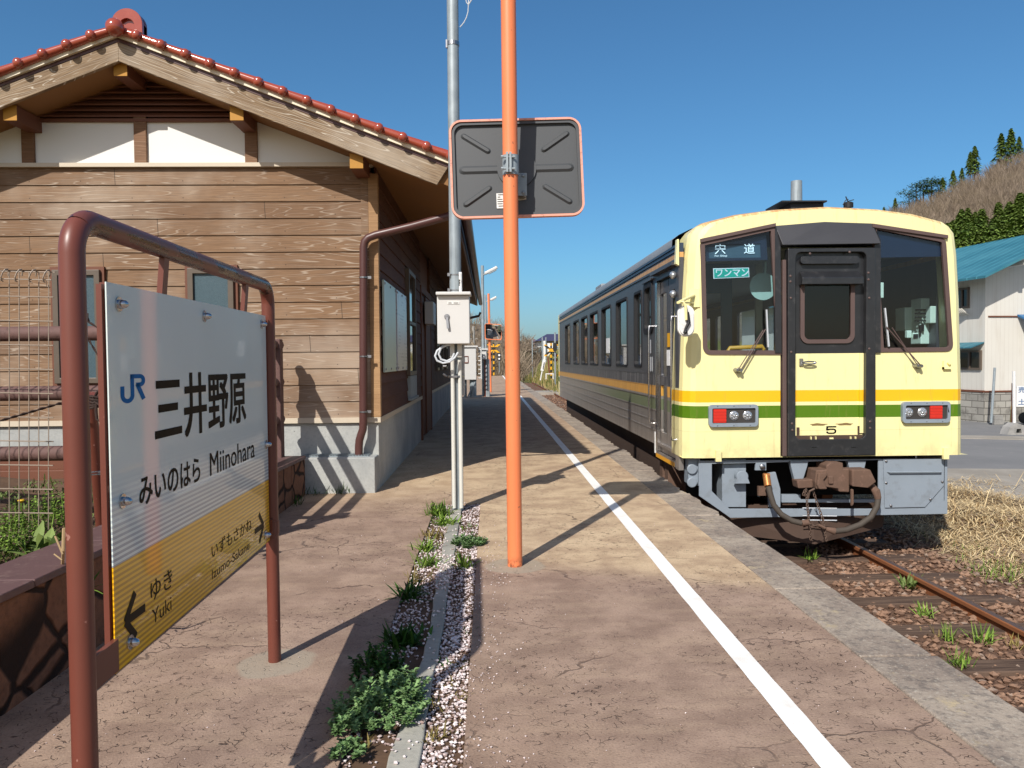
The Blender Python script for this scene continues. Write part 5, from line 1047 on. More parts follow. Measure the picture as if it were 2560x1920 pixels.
b = MB(); q = SP(1905, 1166); b.lathe((q.x, Sy-.01, q.z), [(.026,.02),(.026,-.012),(.012,-.02)], 14, 'Y'); b.build('air_plug', M['steel'], rc, smooth=True)
b = MB(); q = SP(1733, 1203, .1)
for v_ in (1172, 1205): qq = P(1736, v_, Sy+.05); b.lathe((qq.x-.03, Sy+.04, qq.z), [(.05,0),(.05,-.02),(.044,-.024)], 18, 'Y')
b.box(P(1726,0,Sy).x-.02, P(1748,0,Sy).x, Sy+.04, Sy+.2, P(0,1235,Sy).z, .19); b.build('corner_plate', M['bluegrey'], rc)
b = MB(); b.box(SP(1906,0).x, SP(1930,0).x, Sy+.1, Sy+.14, SP(0,1271).z, SP(0,1247).z); b.build('rust_box', M['rusty'], rc)
# coupler head
CY = Sy-.16
cp = lambda u, v, d=0.0: P(u, v, CY+d)
def cpoly(b, pts, d0, d1): b.prism([(cp(u_,v_).x, cp(u_,v_).z) for u_, v_ in pts], XY(CY), d0, d1)
b = MB(); cpoly(b, [(2041,1175),(2066,1175),(2066,1164),(2078,1156),(2108,1157),(2109,1172),(2124,1172),(2124,1231),(2098,1230),(2096,1222),(2068,1218),(2041,1224),(2038,1205)], .0, .25)
cpoly(b, [(2124,1173),(2170,1172),(2185,1203),(2165,1218),(2125,1214)], -.05, .14); cpoly(b, [(2043,1182),(2066,1181),(2066,1186),(2056,1198),(2066,1222),(2044,1222),(2040,1212)], -.03, .02)
cpoly(b, [(1998,1203),(2040,1201),(2040,1222),(2002,1224)], .06, .2); cpoly(b, [(2069,1189),(2082,1189),(2082,1210),(2070,1210)], -.02, .01); cpoly(b, [(2126,1222),(2132,1222),(2132,1262),(2126,1266)], -.02, .01)
q = cp(2095, 1190, .3); b.tube([(q.x,CY+.2,q.z),(q.x,CY+.75,q.z)], .07, 12)
b.build('coupler', M['rusty'], rc, bevel=.012)
b = MB(); hp = [(1921,1216),(1926,1236),(1934,1262),(1952,1285),(1980,1302),(2004,1308)]; b.tube([cp(u_,v_,.0-.02*i) for i, (u_, v_) in enumerate(hp)], .028, 12); b.build('brake_hose', M['hose'], rc, smooth=True)
b = MB(); hp = [(2195,1245),(2193,1265),(2178,1292),(2150,1312),(2115,1325),(2085,1328)]; b.tube([cp(u_,v_,.0-.01*i) for i, (u_, v_) in enumerate(hp)], .029, 12); b.build('brake_hose', M['hose'], rc, smooth=True)
b = MB(); b.tube([cp(1916,1190,.06), cp(1920,1216)], .036, 10); b.tube([cp(1908,1188,.05), cp(1924,1188,.05)], .02, 8); b.build('brass_cock', M['brass'], rc, smooth=True)
b = MB(); b.tube([cp(2180,1215,.05), cp(2190,1228), cp(2195,1246)], [.03,.04,.033], 10); b.build('hose_fitting', M['rusty'], rc, smooth=True); b = MB(); b.tube([cp(2004,1308,-.1), cp(2020,1306,-.1)], .03, 10); b.build('hose_fitting', M['rusty'], rc, smooth=True); b = MB(); b.tube([cp(2064,1322,-.05), cp(2086,1328,-.05)], [.02,.036], 10); b.tube([cp(2046,1312,-.08), cp(2062,1320,-.08)], .014, 8); b.build('hose_fitting', M['rusty'], rc, smooth=True)
def chain(b, pts, lk=.035, r=.006):
    pts = [Vector(p) for p in pts]; L = 0; k = 0
    for p, q in zip(pts[:-1], pts[1:]):
        d = q-p; n = max(1, int(d.length/(lk*.72))); d.normalize(); s1 = d.cross(Vector((0,1,0))).normalized(); s2 = d.cross(s1)
        for i in range(n):
            c0 = p.lerp(q, (i+.5)/n); s = s1 if k % 2 else (s2+s1*.4).normalized(); k += 1
            b.tube([c0+d*lk*.5*math.cos(a)+s*lk*.28*math.sin(a) for a in [j*math.pi/5 for j in range(11)]], r*.7, 5, cap=False)
b = MB(); chain(b, [cp(2015,1222,-.02), cp(2018,1260,-.03), cp(2022,1300,-.05), cp(2027,1350,-.05)]); chain(b, [cp(2033,1228,-.02), cp(2045,1265,-.03), cp(2058,1300,-.05), cp(2066,1352,-.05)]); chain(b, [cp(2012,1225,-.02), cp(2008,1238,-.02), cp(2016,1242,-.02)]); chain(b, [cp(2008,1318,-.06), cp(2022,1312,-.06), cp(2060,1318,-.06)], .05, .008)
b.tube([cp(2020,1246,-.03), cp(2024,1228,-.05), cp(2036,1222,-.05)], .010, 8); b.build('safety_chain', plain('rusty_chain', srgb(104,84,72), .7, .3, var=.2, ns=40), rc, fix=False)
b = MB()
for v_ in (1270, 1289, 1300): b.tube([cp(2006,v_,.06), cp(2092,v_+1,.06)], .006, 6)
b.build('guard_rod', M['cable'], rc)
q = P(1826,0,Sy); zt, zb_ = SP(0,1300).z, -.68
b = MB(); b.add([(TX-1.2,Sy+.25,zt),(TX+.75,Sy+.25,zt),(TX-1.2,Sy+.25,zb_+.10),(TX+.72,Sy+.25,zb_+.10),(TX-.1,Sy-.02,zb_),(TX-.1,Sy+.05,zt-.08)], [(0,1,5),(0,5,4,2),(1,3,4,5),(0,2,3,1),(2,4,3)]); b.build('snow_plough', M['darkbrown'], rc)
# ---- bogies and underfloor
for yc_ in (9.9, 18.6):
    b = MB(); b.box(SX+.30, SX+.40, yc_-1.15, yc_+1.15, -.42, -.22); b.box(TX+HWD-.40, TX+HWD-.30, yc_-1.15, yc_+1.15, -.42, -.22); b.box(SX+.41, TX+HWD-.41, yc_-.25, yc_+.25, -.35, -.1); bo = b.build('bogie', M['darkbrown'], rc, bevel=.02)
    for dy in (-.8, .8):
        b = MB()
        for xx in (2.63, 3.86): b.lathe((xx, yc_+dy, -.36), [(.43,-.06),(.43,.06),(.40,.07),(.12,.05),(.12,-.05),(.40,-.07)], 28, 'X')
        b.tube([(2.6,yc_+dy,-.36),(3.9,yc_+dy,-.36)], .08, 12); b.build('wheelset', M['rail'], bo, smooth=True, ang=30)
        b = MB(); b.lathe((SX+.28, yc_+dy, -.36), [(.14,-.05),(.14,.1)], 12, 'X'); b.box(SX+.25, SX+.38, yc_+dy-.18, yc_+dy+.18, -.5, -.2); b.build('axle_box', M['darkbrown'], bo)
b = MB(); b.box(SX+.35, TX+1, 12.2, 14.5, -.45, .19); b.box(SX+.4, TX+1, 15.0, 16.9, -.4, .19); b.build('underfloor_engine', M['darkbrown'], rc, bevel=.02)
b = MB(); b.box(SX+.05, SX+.30, 8.35, 8.50, -.35, .12); b.box(SX+.05, SX+.22, 8.62, 8.75, -.3, .09); b.build('step_iron', M['rusty'], rc)
# ================================================================== WAREHOUSE ON THE RIGHT
t = NT('ribbed_wall_sheet'); x, y, z = t.xyz(); rb = t.m('FRACT', t.m('MULTIPLY', t.m('ADD', x, t.m('MULTIPLY', y, 1.0)), 6.0)); gv = t.step(t.m('ABSOLUTE', t.m('ADD', rb, -.5)), .40, .47)
n = t.noise(.8, 5, .6); c = t.mix(n, srgb(208,203,192), srgb(226,222,212)); st = t.noise(1.0, 5, .65, t.comb(t.m('MULTIPLY', x, 3.), t.m('MULTIPLY', y, 3.), t.m('MULTIPLY', z, .35))); c = t.mix(t.m('MULTIPLY', t.step(st, .52, .75), .3), c, srgb(176,160,140)); c = t.mix(t.m('MULTIPLY', gv, .18), c, srgb(170,158,142))
M['sheet'] = t.fin(c, .6, 0, t.bump(gv, -.5, .02), .3)
t = NT('teal_metal_roof'); x, y, z = t.xyz(); rb = t.m('FRACT', t.m('MULTIPLY', t.m('ADD', y, t.m('MULTIPLY', x, -.14)), 2.6)); gv = t.step(t.m('ABSOLUTE', t.m('ADD', rb, -.5)), .40, .46); n = t.noise(.9, 5, .65)
c = t.mix(t.step(n, .3, .7), srgb(46,104,120), srgb(70,128,142)); c = t.mix(t.m('MULTIPLY', gv, .5), c, srgb(96,172,184)); M['teal'] = t.fin(c, .5, 0, t.bump(gv, .5, .03), .4)
t = NT('block_wall'); x, y, z = t.xyz(); br = t.n('TexBrick', {'Vector': t.comb(t.m('ADD', x, y), z, 0.0), 'Color1': srgb(150,146,138)+(1,), 'Color2': srgb(178,174,164)+(1,), 'Mortar': srgb(104,100,94)+(1,), 'Scale': 1.0, 'Mortar Size': .012, 'Brick Width': .42, 'Row Height': .205}); c = t.mix(t.m('MULTIPLY', t.step(t.noise(1.2, 5, .7), .5, .64), .6), br.outputs[0], srgb(96,92,86)); M['blockwall'] = t.fin(c, .9, 0, t.bump(t.noise(30, 3), .3, .01), .2)
BA = R(8); g0 = P(2461, 980, 23.0); gx_, gy_ = g0.x, g0.y; GZ = -.85
def bw(a, b_, z): return Vector((gx_+a*math.cos(BA)-b_*math.sin(BA), gy_+a*math.sin(BA)+b_*math.cos(BA), z))   # a along the gable, b back
wh = thing('warehouse', 'cream sheet clad warehouse with a teal metal roof across the road', 'warehouse', bw(6, 6, GZ))
ze = P(2461, 679, 23).z; zw = P(2461, 981, 23).z; RS = .45
b = MB(); W_ = 2.9; D_ = 16
def fb(a, z, d): return bw(a, d, z)
b.prism([(0,zw+.02),(2*W_,zw+.02),(2*W_,ze),(W_,ze+W_*RS),(0,ze)], fb, 0, D_); b.build('wall', M['sheet'], wh)
b = MB()
for s in (0, 1):
    a0, a1 = (-.75, W_+.02) if s == 0 else (2*W_+.75, W_-.02)
    z0 = ze+.05-.75*RS; z1 = ze+.05+W_*RS
    vs = [bw(a0,-.85,z0), bw(a1,-.85,z1), bw(a1,D_+.6,z1), bw(a0,D_+.6,z0)]; b.add(vs+[v_+Vector((0,0,.07)) for v_ in vs], [(3,2,1,0),(4,5,6,7),(0,1,5,4),(1,2,6,5),(2,3,7,6),(3,0,4,7)])
b.build('roof', M['teal'], wh)
b = MB()
for a in (.7, 2.3): b = MB(); b.beam(bw(a,-.75,ze-.12+a*RS), bw(a,.02,ze-.12+a*RS), .14, .12); b.build('roof_bracket', M['sheet'], wh)
b = MB(); b.prism([(-.03,GZ-.1),(2*W_,GZ-.1),(2*W_,zw),(-.03,zw)], fb, -.03, D_); b.build('plinth', M['blockwall'], wh)
b = MB(); b.prism([(-.02,zw+.0),(2*W_,zw+.0),(2*W_,zw+.05),(-.02,zw+.05)], fb, -.05, -.001); b.prism([(-.05,zw-.0),(-.001,zw),(-.001,zw+.06),(-.05,zw+.06)], fb, .0, D_); b.build('base_flashing', M['darkwood'], wh)
def lw(u0, u1, v0, v1, dep=.06): # window on the left wall
    # find b for pixel columns on the left wall plane a=0
    def hb(u):
        lo, hi = .1, 15
        for _ in range(50):
            md = (lo+hi)/2; q = bw(0, md, 1.0); c_ = CM.transposed() @ (q-Vector((0,0,HC))); uu = 1280+FPX*c_.x/-c_.z
            if uu > u: lo = md
            else: hi = md
        return lo
    b0, b1 = hb(u1), hb(u0); q = bw(0, (b0+b1)/2, 0); z1, z0 = P(0,v0,q.y).z+.0, P(0,v1,q.y).z
    rr = ray((u0+u1)/2, v0); z1 = HC+rr.z*q.y/rr.y; rr = ray((u0+u1)/2, v1); z0 = HC+rr.z*q.y/rr.y
    return b0, b1, z0, z1
for u0, u1, v0, v1 in ((2389,2423,720,771), (2397,2456,876,924)):
    b0, b1, z0, z1 = lw(u0, u1, v0, v1); b = MB(); md = (b0+b1)/2
    b.prism([(b0,z0),(b1,z0),(b1,z1),(b0,z1)], lambda p, z, d: bw(-d, p, z), -.01, .06, [[(b0+.06,z0+.06),(md-.03,z0+.06),(md-.03,z1-.06),(b0+.06,z1-.06)],[(md+.03,z0+.06),(b1-.06,z0+.06),(b1-.06,z1-.06),(md+.03,z1-.06)]])
    f = b.build('window', M['winframe'], wh); b = MB(); b.prism([(b0+.05,z0+.05),(b1-.05,z0+.05),(b1-.05,z1-.05),(b0+.05,z1-.05)], lambda p, z, d: bw(-d, p, z), .0, .02); b.build('pane', M['dglass'], f)
    if v0 > 800: b = MB(); b.add([bw(-.02,b0-.1,z1+.22), bw(-.02,b1+.3,z1+.22), bw(-.5,b1+.3,z1+.06), bw(-.5,b0-.1,z1+.06), bw(-.02,b0-.1,z1+.25), bw(-.02,b1+.3,z1+.25), bw(-.5,b1+.3,z1+.09), bw(-.5,b0-.1,z1+.09)], [(0,1,2,3),(7,6,5,4),(0,4,5,1),(1,5,6,2),(2,6,7,3),(3,7,4,0)]); b.build('window_hood', M['teal'], f)
    else:
        b = MB()
        for k in range(8): b.beam(bw(-.05,b0+(b1-b0)*k/7,z0-.22), bw(-.3,b0+(b1-b0)*k/7,z0-.03), .03, .03)
        b.build('rack_bars', M['sheet'], f)
b = MB(); q0 = P(2500,789,22.6); za = q0.z; a0 = 1.1
b.add([bw(a0,-.02,za), bw(a0+4.5,-.02,za), bw(a0+4.5,-2.0,za-.75), bw(a0-.0,-.9,za-.36), bw(a0,-.02,za+.06), bw(a0+4.5,-.02,za+.06), bw(a0+4.5,-2.0,za-.69), bw(a0,-.9,za-.30)], [(0,1,2,3),(7,6,5,4),(0,4,5,1),(1,5,6,2),(2,6,7,3),(3,7,4,0)]); b.build('awning', plain('blue_awning_sheet', srgb(52,110,158), .5, var=.25, ns=3), wh)
b = MB(); b.prism([(2.35,zw+.06),(2.42,zw+.06),(2.42,za-.5),(2.35,za-.5)], fb, -.05, -.002); b.prism([(.1,za-.02),(1.1,za-.02),(1.1,za+.02),(.1,za+.02)], fb, -.03, -.002); b.build('wall_joint', M['darkwood'], wh)
# small things in front of it
b = MB(); b.tube([P(2478,1057,22.2), P(2487,919,22.2)], .035, 8); tag(b.build('leaning_post', M['galv']), 'grey pipe leaning against the block wall of the warehouse', 'post')
b = MB(); b.tube([P(2536,1083,19.6), P(2535,928,19.6)], .04, 8); tag(b.build('marker_post', M['white']), 'white post standing by the signboard across the road', 'post')
b = MB(); b.tube([P(2526,1062,22.0), P(2532,985,22.0)], .025, 8); tag(b.build('bamboo_stick', plain('yellow_stick', srgb(196,176,110), .7)), 'thin yellow stick leaning beside the white post', 'stick')
sbt = thing('signboard', 'white signboard with dark writing standing before the warehouse', 'signboard', P(2555,1055,21.2))
b = MB(); q = P(2541,1017,21.2); b.box(q.x, q.x+1.6, 21.2, 21.25, q.z, P(2541,965,21.2).z); b.build('board', M['white'], sbt)
b = MB(); b.box(q.x-.08, q.x-.01, 21.22, 21.3, GZ, P(2541,958,21.2).z); b.box(q.x+1.62, q.x+1.7, 21.22, 21.3, GZ, P(2541,958,21.2).z); b.build('board_post', M['darkwood'], sbt)
b = MB()
for k, s in enumerate('売土'):
    letter(b, s, lambda a, z: (a, 21.195, z), q.x+.05, q.x+.25, q.z+.06+.34*(1-k), q.z+.22+.34*(1-k), .03)
b.build('writing', plain('faded_blue_ink', srgb(110,130,160), .6), sbt, fix=False)
b = MB(); q = P(2478,1057,22.2); b.lathe((q.x+.95, 22.1, GZ+.2), [(.10,0),(.17,.02),(.17,.06),(.10,.08)], 16, 'Y'); tag(b.build('hose_coil', M['black'], smooth=True), 'dark hose coil lying against the block wall', 'hose')
b = MB(); b.box(q.x+.1, q.x+.4, 22.2, 22.4, GZ, GZ+.14); b.box(q.x+.1, q.x+.36, 22.2, 22.4, GZ+.141, GZ+.27); tag(b.build('block_stack', M['block'], bevel=.01), 'two grey concrete blocks stacked at the foot of the leaning pipe', 'block')
q = P(2545,1086,19.3); b = MB(); b.prism([(-.28,0),(.28,0),(.22,.22),(-.05,.3),(-.2,.2)], lambda a, z, d: (q.x+a, 19.3+d, GZ+z), 0, .3, [[(-.05,.04),(.1,.04),(.08,.15),(-.03,.15)]]); tag(b.build('drain_block', M['block']), 'broken concrete drain block lying on the verge by the white post', 'block')
# ================================================================== HILL, WOODS
RID = [(1700,660),(2060,620),(2205,556),(2260,540),(2290,530),(2350,502),(2400,476),(2440,456),(2480,436),(2510,420),(2560,398),(2700,340),(2950,280),(3400,270)]
def rv(u):
    for (u0, v0), (u1, v1) in zip(RID[:-1], RID[1:]):
        if u0 <= u <= u1: return v0+(v1-v0)*(u-u0)/(u1-u0)
    return RID[-1][1]
def hillp(u, s):   # s 0 foot .. 1 ridge ; bearing u
    Y = 95+130*s; zt = P(u, rv(u), 225).z; q = P(u, 900, Y); return Vector((q.x, Y, -1.1+(zt+1.1)*(s**.8)))
b = MB(); NU, NS = 70, 24
for i in range(NU+1):
    u = 1700+1700*i/NU
    for j in range(NS+1): p = hillp(u, j/NS*1.25 if j/NS*1.25 <= 1 else 1); p = p if j/NS*1.25 <= 1 else Vector((p.x*(1+.2*(j/NS*1.25-1)), p.y+60*(j/NS*1.25-1)*4, p.z-10*(j/NS*1.25-1)*4)); p.z += .8*math.sin(p.x*.21)*math.sin(p.y*.17)*(1 if 0 < j < NS*.75 else 0); b.v.append(p)
for i in range(NU):
    for j in range(NS): a = i*(NS+1)+j; b.f.append([a, a+1, a+NS+2, a+NS+1]); b.m.append(0)
t = NT('leafless_hillside'); n = t.noise(.12, 6, .65); f = t.noise(1.2, 5, .75); c = t.mix(t.step(f, .3, .7), srgb(94,84,72), srgb(140,126,112)); c = t.mix(t.m('MULTIPLY', t.step(n, .5, .65), .4), c, srgb(120,112,80)); M['hill'] = t.fin(c, .95, 0, t.bump(f, .8, .5), .1)
tag(b.build('hill', M['hill'], fix=False, smooth=True), kind='structure')
def twigmat():
    t = NT('bare_twigs'); g = t.n('NewGeometry').outputs['Random Per Island']; c = t.mix(g, srgb(94,82,70), srgb(158,142,124)); c = t.mix(t.m('MULTIPLY', t.step(t.noise(.09, 3), .5, .62), .3), c, srgb(132,118,92)); return t.fin(c, .9, 0, None, .15)
M['twig'] = twigmat()
def shrubtree(b, p, h, rnd, n=26, lean=0.0):
    for i in range(n):
        a = rnd.random()*6.28; r = h*.34*math.sqrt(rnd.random()); z0 = h*rnd.uniform(.1, .55); z1 = z0+h*rnd.uniform(.25, .5); x, y = r*math.cos(a), r*math.sin(a); k = 1.35
        wv = h*.006+.012; d = Vector((-math.sin(a+1), math.cos(a+1), 0))*wv; q0 = p+Vector((x*.5,y*.5,z0)); q1 = p+Vector((x*k,y*k,min(z1, h*(1-.25*(r/(h*.34))**2))))
        b.add([q0-d, q0+d, q1+d*.25, q1-d*.25], [(0,1,2,3)])
    b.add([p+Vector((-h*.018,0,-.3)), p+Vector((h*.018,0,-.3)), p+Vector((h*.008,0,h*.7)), p+Vector((-h*.008,0,h*.7))], [(0,1,2,3)])
rnd = random.Random(21); b = MB()
for i in range(1500):
    u = rnd.uniform(2130, 2760); s = rnd.uniform(.25, 1.0); shrubtree(b, hillp(u, s), rnd.uniform(3.0, 5.5), rnd, 34)
tag(b.build('bare_woods', M['twig'], fix=False), kind='stuff')
def leafmat(name, A, B, C_=None):
    t = NT(name); g = t.n('NewGeometry').outputs['Random Per Island']; oi = t.n('ObjectInfo').outputs['Random']; c = t.mix(g, A, B); c = t.mix(t.m('MULTIPLY', oi, .35), c, C_ or sc3(A, .6)); return t.fin(c, .65, 0, None, .25)
M['conifer'] = leafmat('conifer_needles', srgb(62,88,40), srgb(126,150,70), srgb(122,136,60)); M['pine'] = leafmat('pine_needles', srgb(64,90,46), srgb(116,140,74))
M['bark'] = plain('tree_bark', srgb(92,76,62), .9, var=.3, ns=8)
def conifer_mesh(b, h, rad, rnd, n=620):
    for i in range(n):
        f = rnd.random()**.75; z = h*(.08+.92*f); a = rnd.random()*6.28; r = rad*(1-f)**.85*rnd.uniform(.35, 1.15)*(.8+.25*math.sin(a*3+f*19)+.12*math.sin(a*5-f*31))+.02; s = h*rnd.uniform(.026, .066)
        p = Vector((r*math.cos(a), r*math.sin(a), z)); o_ = Vector((math.cos(a), math.sin(a), -.35)).normalized(); sd = Vector((-math.sin(a), math.cos(a), rnd.uniform(-.4,.4))).normalized(); up = Vector((0,0,1))
        b.add([p-o_*s*.6, p+sd*s*.55+up*s*.25*rnd.random(), p+o_*s*1.1-up*s*.25, p-sd*s*.55+up*s*.1], [(0,1,2,3)])
PROTO = []
for k in range(5):
    rnd = random.Random(40+k); o = thing('conifer', 'tall dark evergreen conifer in the dense belt at the foot of the hill', 'tree', (0, 0, -500), 'conifers in the belt on the hillside')
    b = MB(); conifer_mesh(b, 10, 2.3, rnd, 720); b.v = [v_+Vector((0,0,-500)) for v_ in b.v]; c_ = b.build('crown', M['conifer'], o, fix=False); b = MB(); b.tube([(0,0,-500.5),(0,0,-491)], [.22,.03], 7); k_ = b.build('trunk', M['bark'], o); KIDS[o.name] = [c_, k_]; PROTO.append(o)
rnd = random.Random(77); used = set()
def plant_conifer(u, vtop, Y, h=None, label=None, group=None, wide=1.0):
    hh = h; best = 1e9
    if Y is None:     # stand it on the hillside where its top reaches the surveyed height
        for i in range(101):
            p = hillp(u, i/100); t_ = P(u, vtop, p.y).z-hh-p.z
            if abs(t_) < best: best = abs(t_); Y = p.y
    q = P(u, vtop, Y); k = rnd.randrange(5); pr_ = PROTO[k]
    if k not in used: used.add(k); o = pr_; o.location = (q.x, Y, q.z-hh); o.scale = (hh/10*wide,)*2+(hh/10,); o.rotation_euler = (0,0,rnd.random()*6)
    else: o = dup(pr_, (q.x, Y, q.z-hh), None, rnd.random()*6); o.scale = (hh/10*wide,)*2+(hh/10,)
    if label: o['label'] = label; o['group'] = group
    return o
for i in range(78):
    u = 2352+232*((i*37) % 78)/78+rnd.uniform(-5, 5)
    edge = 550-(u-2362)*.8 if u < 2400 else 520-(u-2400)*.27   # upper edge of the belt
    v = edge+rnd.uniform(0, 105)
    if 2452 < u < 2498 and v < 625 and v > 530 and rnd.random() < .8: continue
    plant_conifer(u, v, None, rnd.uniform(6.0, 9.5), wide=1.3)
for (u, v, h, lab) in ((2437,366,7,'dark conifer on the ridge, left of the close pair'),(2426,380,5.5,'lower left dark conifer of the pair on the ridge'),(2503,334,8.5,'broad dark conifer near the top of the ridge'),(2528,322,8.5,'tallest dark conifer on the ridge at the right edge'),(2548,342,5,'small conifer at the right end of the ridge'),(2383,426,5,'small dark conifer low on the ridge beside the pines'),(2405,420,4,'smallest conifer on the ridge between pines and pair'),(2357,444,4,'little dark conifer just right of the ridge pines'),(2210,518,4,'little spiky conifer at the low left end of the ridge'),(2238,495,4,'pointed conifer on the low left ridge')):
    plant_conifer(u, v, 222, h*1.3, lab, 'conifers along the ridge', 1.1)
def pine_mesh(b, h, rnd):
    for k in range(9):
        c0 = Vector((rnd.uniform(-.3,.3)*h, rnd.uniform(-.25,.25)*h, h*rnd.uniform(.45,.92))); 
        for i in range(70):
            p = c0+Vector((rnd.gauss(0,.10)*h, rnd.gauss(0,.10)*h, rnd.gauss(0,.045)*h)); s = h*.03; a = rnd.random()*6.28; d = Vector((math.cos(a), math.sin(a), rnd.uniform(-.3,.6))); e = Vector((-math.sin(a), math.cos(a), rnd.uniform(-.3,.5)))
            b.add([p-d*s, p+e*s*.6, p+d*s, p-e*s*.6], [(0,1,2,3)])
po = thing('pine_tree', 'spreading green pine in the clump on the ridge', 'tree', (0,0,-500), 'pines in the clump on the ridge'); rnd = random.Random(5)
b = MB(); pine_mesh(b, 8, rnd); b.v = [v_+Vector((0,0,-500)) for v_ in b.v]; pc = b.build('crown', M['pine'], po, fix=False); b = MB(); b.tube([(0,0,-501),(.2,0,-497),(0,0,-493.5)], [.25,.2,.05], 7); pk = b.build('trunk', M['bark'], po); KIDS[po.name] = [pc, pk]
for i, (u, v) in enumerate(((2272,476),(2290,460),(2310,452),(2328,446),(2345,448),(2300,470),(2330,458))):
    q = P(u, v, 224); o = po if i == 0 else dup(po, (0,0,0), None, rnd.random()*6)
    o.location = (q.x, 224, q.z-7.6); o.scale = (1.0,)*3
# ================================================================== DISTANCE BEYOND THE PLATFORM
b = MB(); rnd = random.Random(9); NX, NY = 40, 20
def slope_z(x, y): return -1.0+max(0, min(3.4, (x-(4.1+.012*(y-40)))*1.0))*max(0,min(1,(y-46)/10))
for j in range(NY+1):
    for i in range(NX+1): x = 3.6+18*i/NX; y = 44+60*j/NY; b.v.append(Vector((x, y, slope_z(x, y)+.15*math.sin(x*2.3+y*.7))))
for j in range(NY):
    for i in range(NX): a = j*(NX+1)+i; b.f.append([a, a+1, a+NX+2, a+NX+1]); b.m.append(0)
t = NT('grassy_embankment'); n = t.noise(.7, 5, .7); f = t.noise(6, 4, .75); c = t.mix(t.step(f, .35, .68), srgb(96,98,54), srgb(166,148,100)); c = t.mix(t.m('MULTIPLY', t.step(n, .45, .6), .6), c, srgb(86,104,46)); tag(b.build('embankment', t.fin(c, .95, 0, t.bump(f, 1., .1), .1), fix=False), kind='structure')
b = MB()
for i in range(5200):
    x = rnd.uniform(3.9, 12); y = 44+rnd.random()**1.4*40; z = slope_z(x, y); h = rnd.uniform(.25, .8); a = rnd.random()*6.28; d = Vector((math.cos(a)*.03, math.sin(a)*.03, 0)); q = Vector((x, y, z)); tp_ = q+Vector((rnd.gauss(0,.15), rnd.gauss(0,.15), h)); b.add([q-d, q+d, tp_], [(0,1,2)])
t = NT('tall_dry_grass'); g = t.n('NewGeometry').outputs['Random Per Island']; c = t.mix(t.step(g, .3, .7), srgb(96,106,50), srgb(176,156,108)); tag(b.build('embankment_grass', t.fin(c, .9, 0, None, .1), fix=False), kind='stuff')
def baretree_mesh(b, h, rnd, n=5):
    def grow(p, d, L, r, lev):
        q = p+d*L; b.tube([p, q], [r, r*.65], 4, cap=False)
        if lev == 0: return
        for k in range(n if lev > 1 else 4):
            nd_ = (d+Vector((rnd.gauss(0,.5), rnd.gauss(0,.5), rnd.gauss(.15,.3)))).normalized(); grow(p.lerp(q, rnd.uniform(.45, 1)), nd_, L*rnd.uniform(.5,.75), r*.5, lev-1)
    grow(Vector((0,0,-.2)), Vector((rnd.gauss(0,.05),0,1)).normalized(), h*.42, h*.022, 3)
bt = thing('bare_tree', 'leafless brown tree beyond the end of the platform', 'tree', (0,0,0), 'leafless trees beyond the platform end'); b = MB(); baretree_mesh(b, 6, random.Random(3)); cb_ = b.build('branches', M['twig'], bt, fix=False); KIDS[bt.name] = [cb_]
rnd = random.Random(31); spots = [(1205,65,7),(1180,60,5.5),(1192,75,6),(1150,80,7),(1230,80,5.2),(1245,75,6.5),(1255,90,7.5),(1300,110,9),(1306,95,7),(1315,130,7),(1240,110,6),(1165,95,8),(1222,68,4.2),(1262,85,6),(1290,120,8)]
for i, (u, Y, h) in enumerate(spots):
    q = G(u, 930, 0); x = P(u, 900, Y).x; o = bt if i == 0 else dup(bt, (0,0,0), None, rnd.random()*6)
    o.location = (x, Y, -1.0); o.scale = (h/6,)*3
# wooded knoll behind the cabinets
b = MB(); rnd = random.Random(12); kc = P(1170, 900, 120)
for j in range(13):
    for i in range(25):
        a = i/24*math.pi*2; r = j/12; b.v.append(Vector((kc.x+14*r*math.cos(a), 120+14*r*math.sin(a), -1+8.0*(1-r*r))))
for j in range(12):
    for i in range(24): a = j*25+i; b.f.append([a, a+1, a+26, a+25]); b.m.append(0)
tag(b.build('wooded_hill', M['hill'], fix=False), kind='structure')
b = MB()
for i in range(420):
    a = rnd.random()*6.28; r = math.sqrt(rnd.random()); shrubtree(b, Vector((kc.x+14*r*math.cos(a), 120+14*r*math.sin(a), -1+8*(1-r*r))), rnd.uniform(1.6,3.0), rnd, 14)
for i in range(260):
    shrubtree(b, Vector((rnd.uniform(-5, 3.2)+rnd.random()*1.5, rnd.uniform(70, 110), -1)), rnd.uniform(2.0,4.6), rnd, 16)
tag(b.build('far_scrub', M['twig'], fix=False), kind='stuff')
# far houses
def house(name, lab, u0, u1, vb, ve, vr, Y, rm, wm, skew):
    x0, x1 = P(u0, 900, Y).x, P(u1, 900, Y).x; zb_, ze_, zr_ = P(u0,vb,Y).z, P(u0,ve,Y).z, P(u0,vr,Y).z
    h = thing(name, lab, 'house', ((x0+x1)/2, Y+4, zb_))
    b = MB(); b.box(x0+.4, x1-.4, Y, Y+8, zb_, ze_); b.build('wall', wm, h)
    b = MB(); b.add([(x0,Y-.8,ze_-.05),(x1,Y-.8,ze_-.05),(x1-skew*.5,Y+4,zr_),(x0+skew,Y+4,zr_),(x0,Y+8.8,ze_-.05),(x1,Y+8.8,ze_-.05)], [(0,1,2,3),(3,2,5,4),(0,3,4),(1,5,2),(0,4,5,1)]); b.build('roof', rm, h)
    for k in range(3):
        b = MB(); xx = x0+.4+(x1-x0-.8)*(.12+.3*k); b.box(xx, xx+(x1-x0)*.18, Y-.06, Y-.005, ze_-(ze_-zb_)*.62, ze_-(ze_-zb_)*.2); b.build('window', M['dglass'], h)
    return h
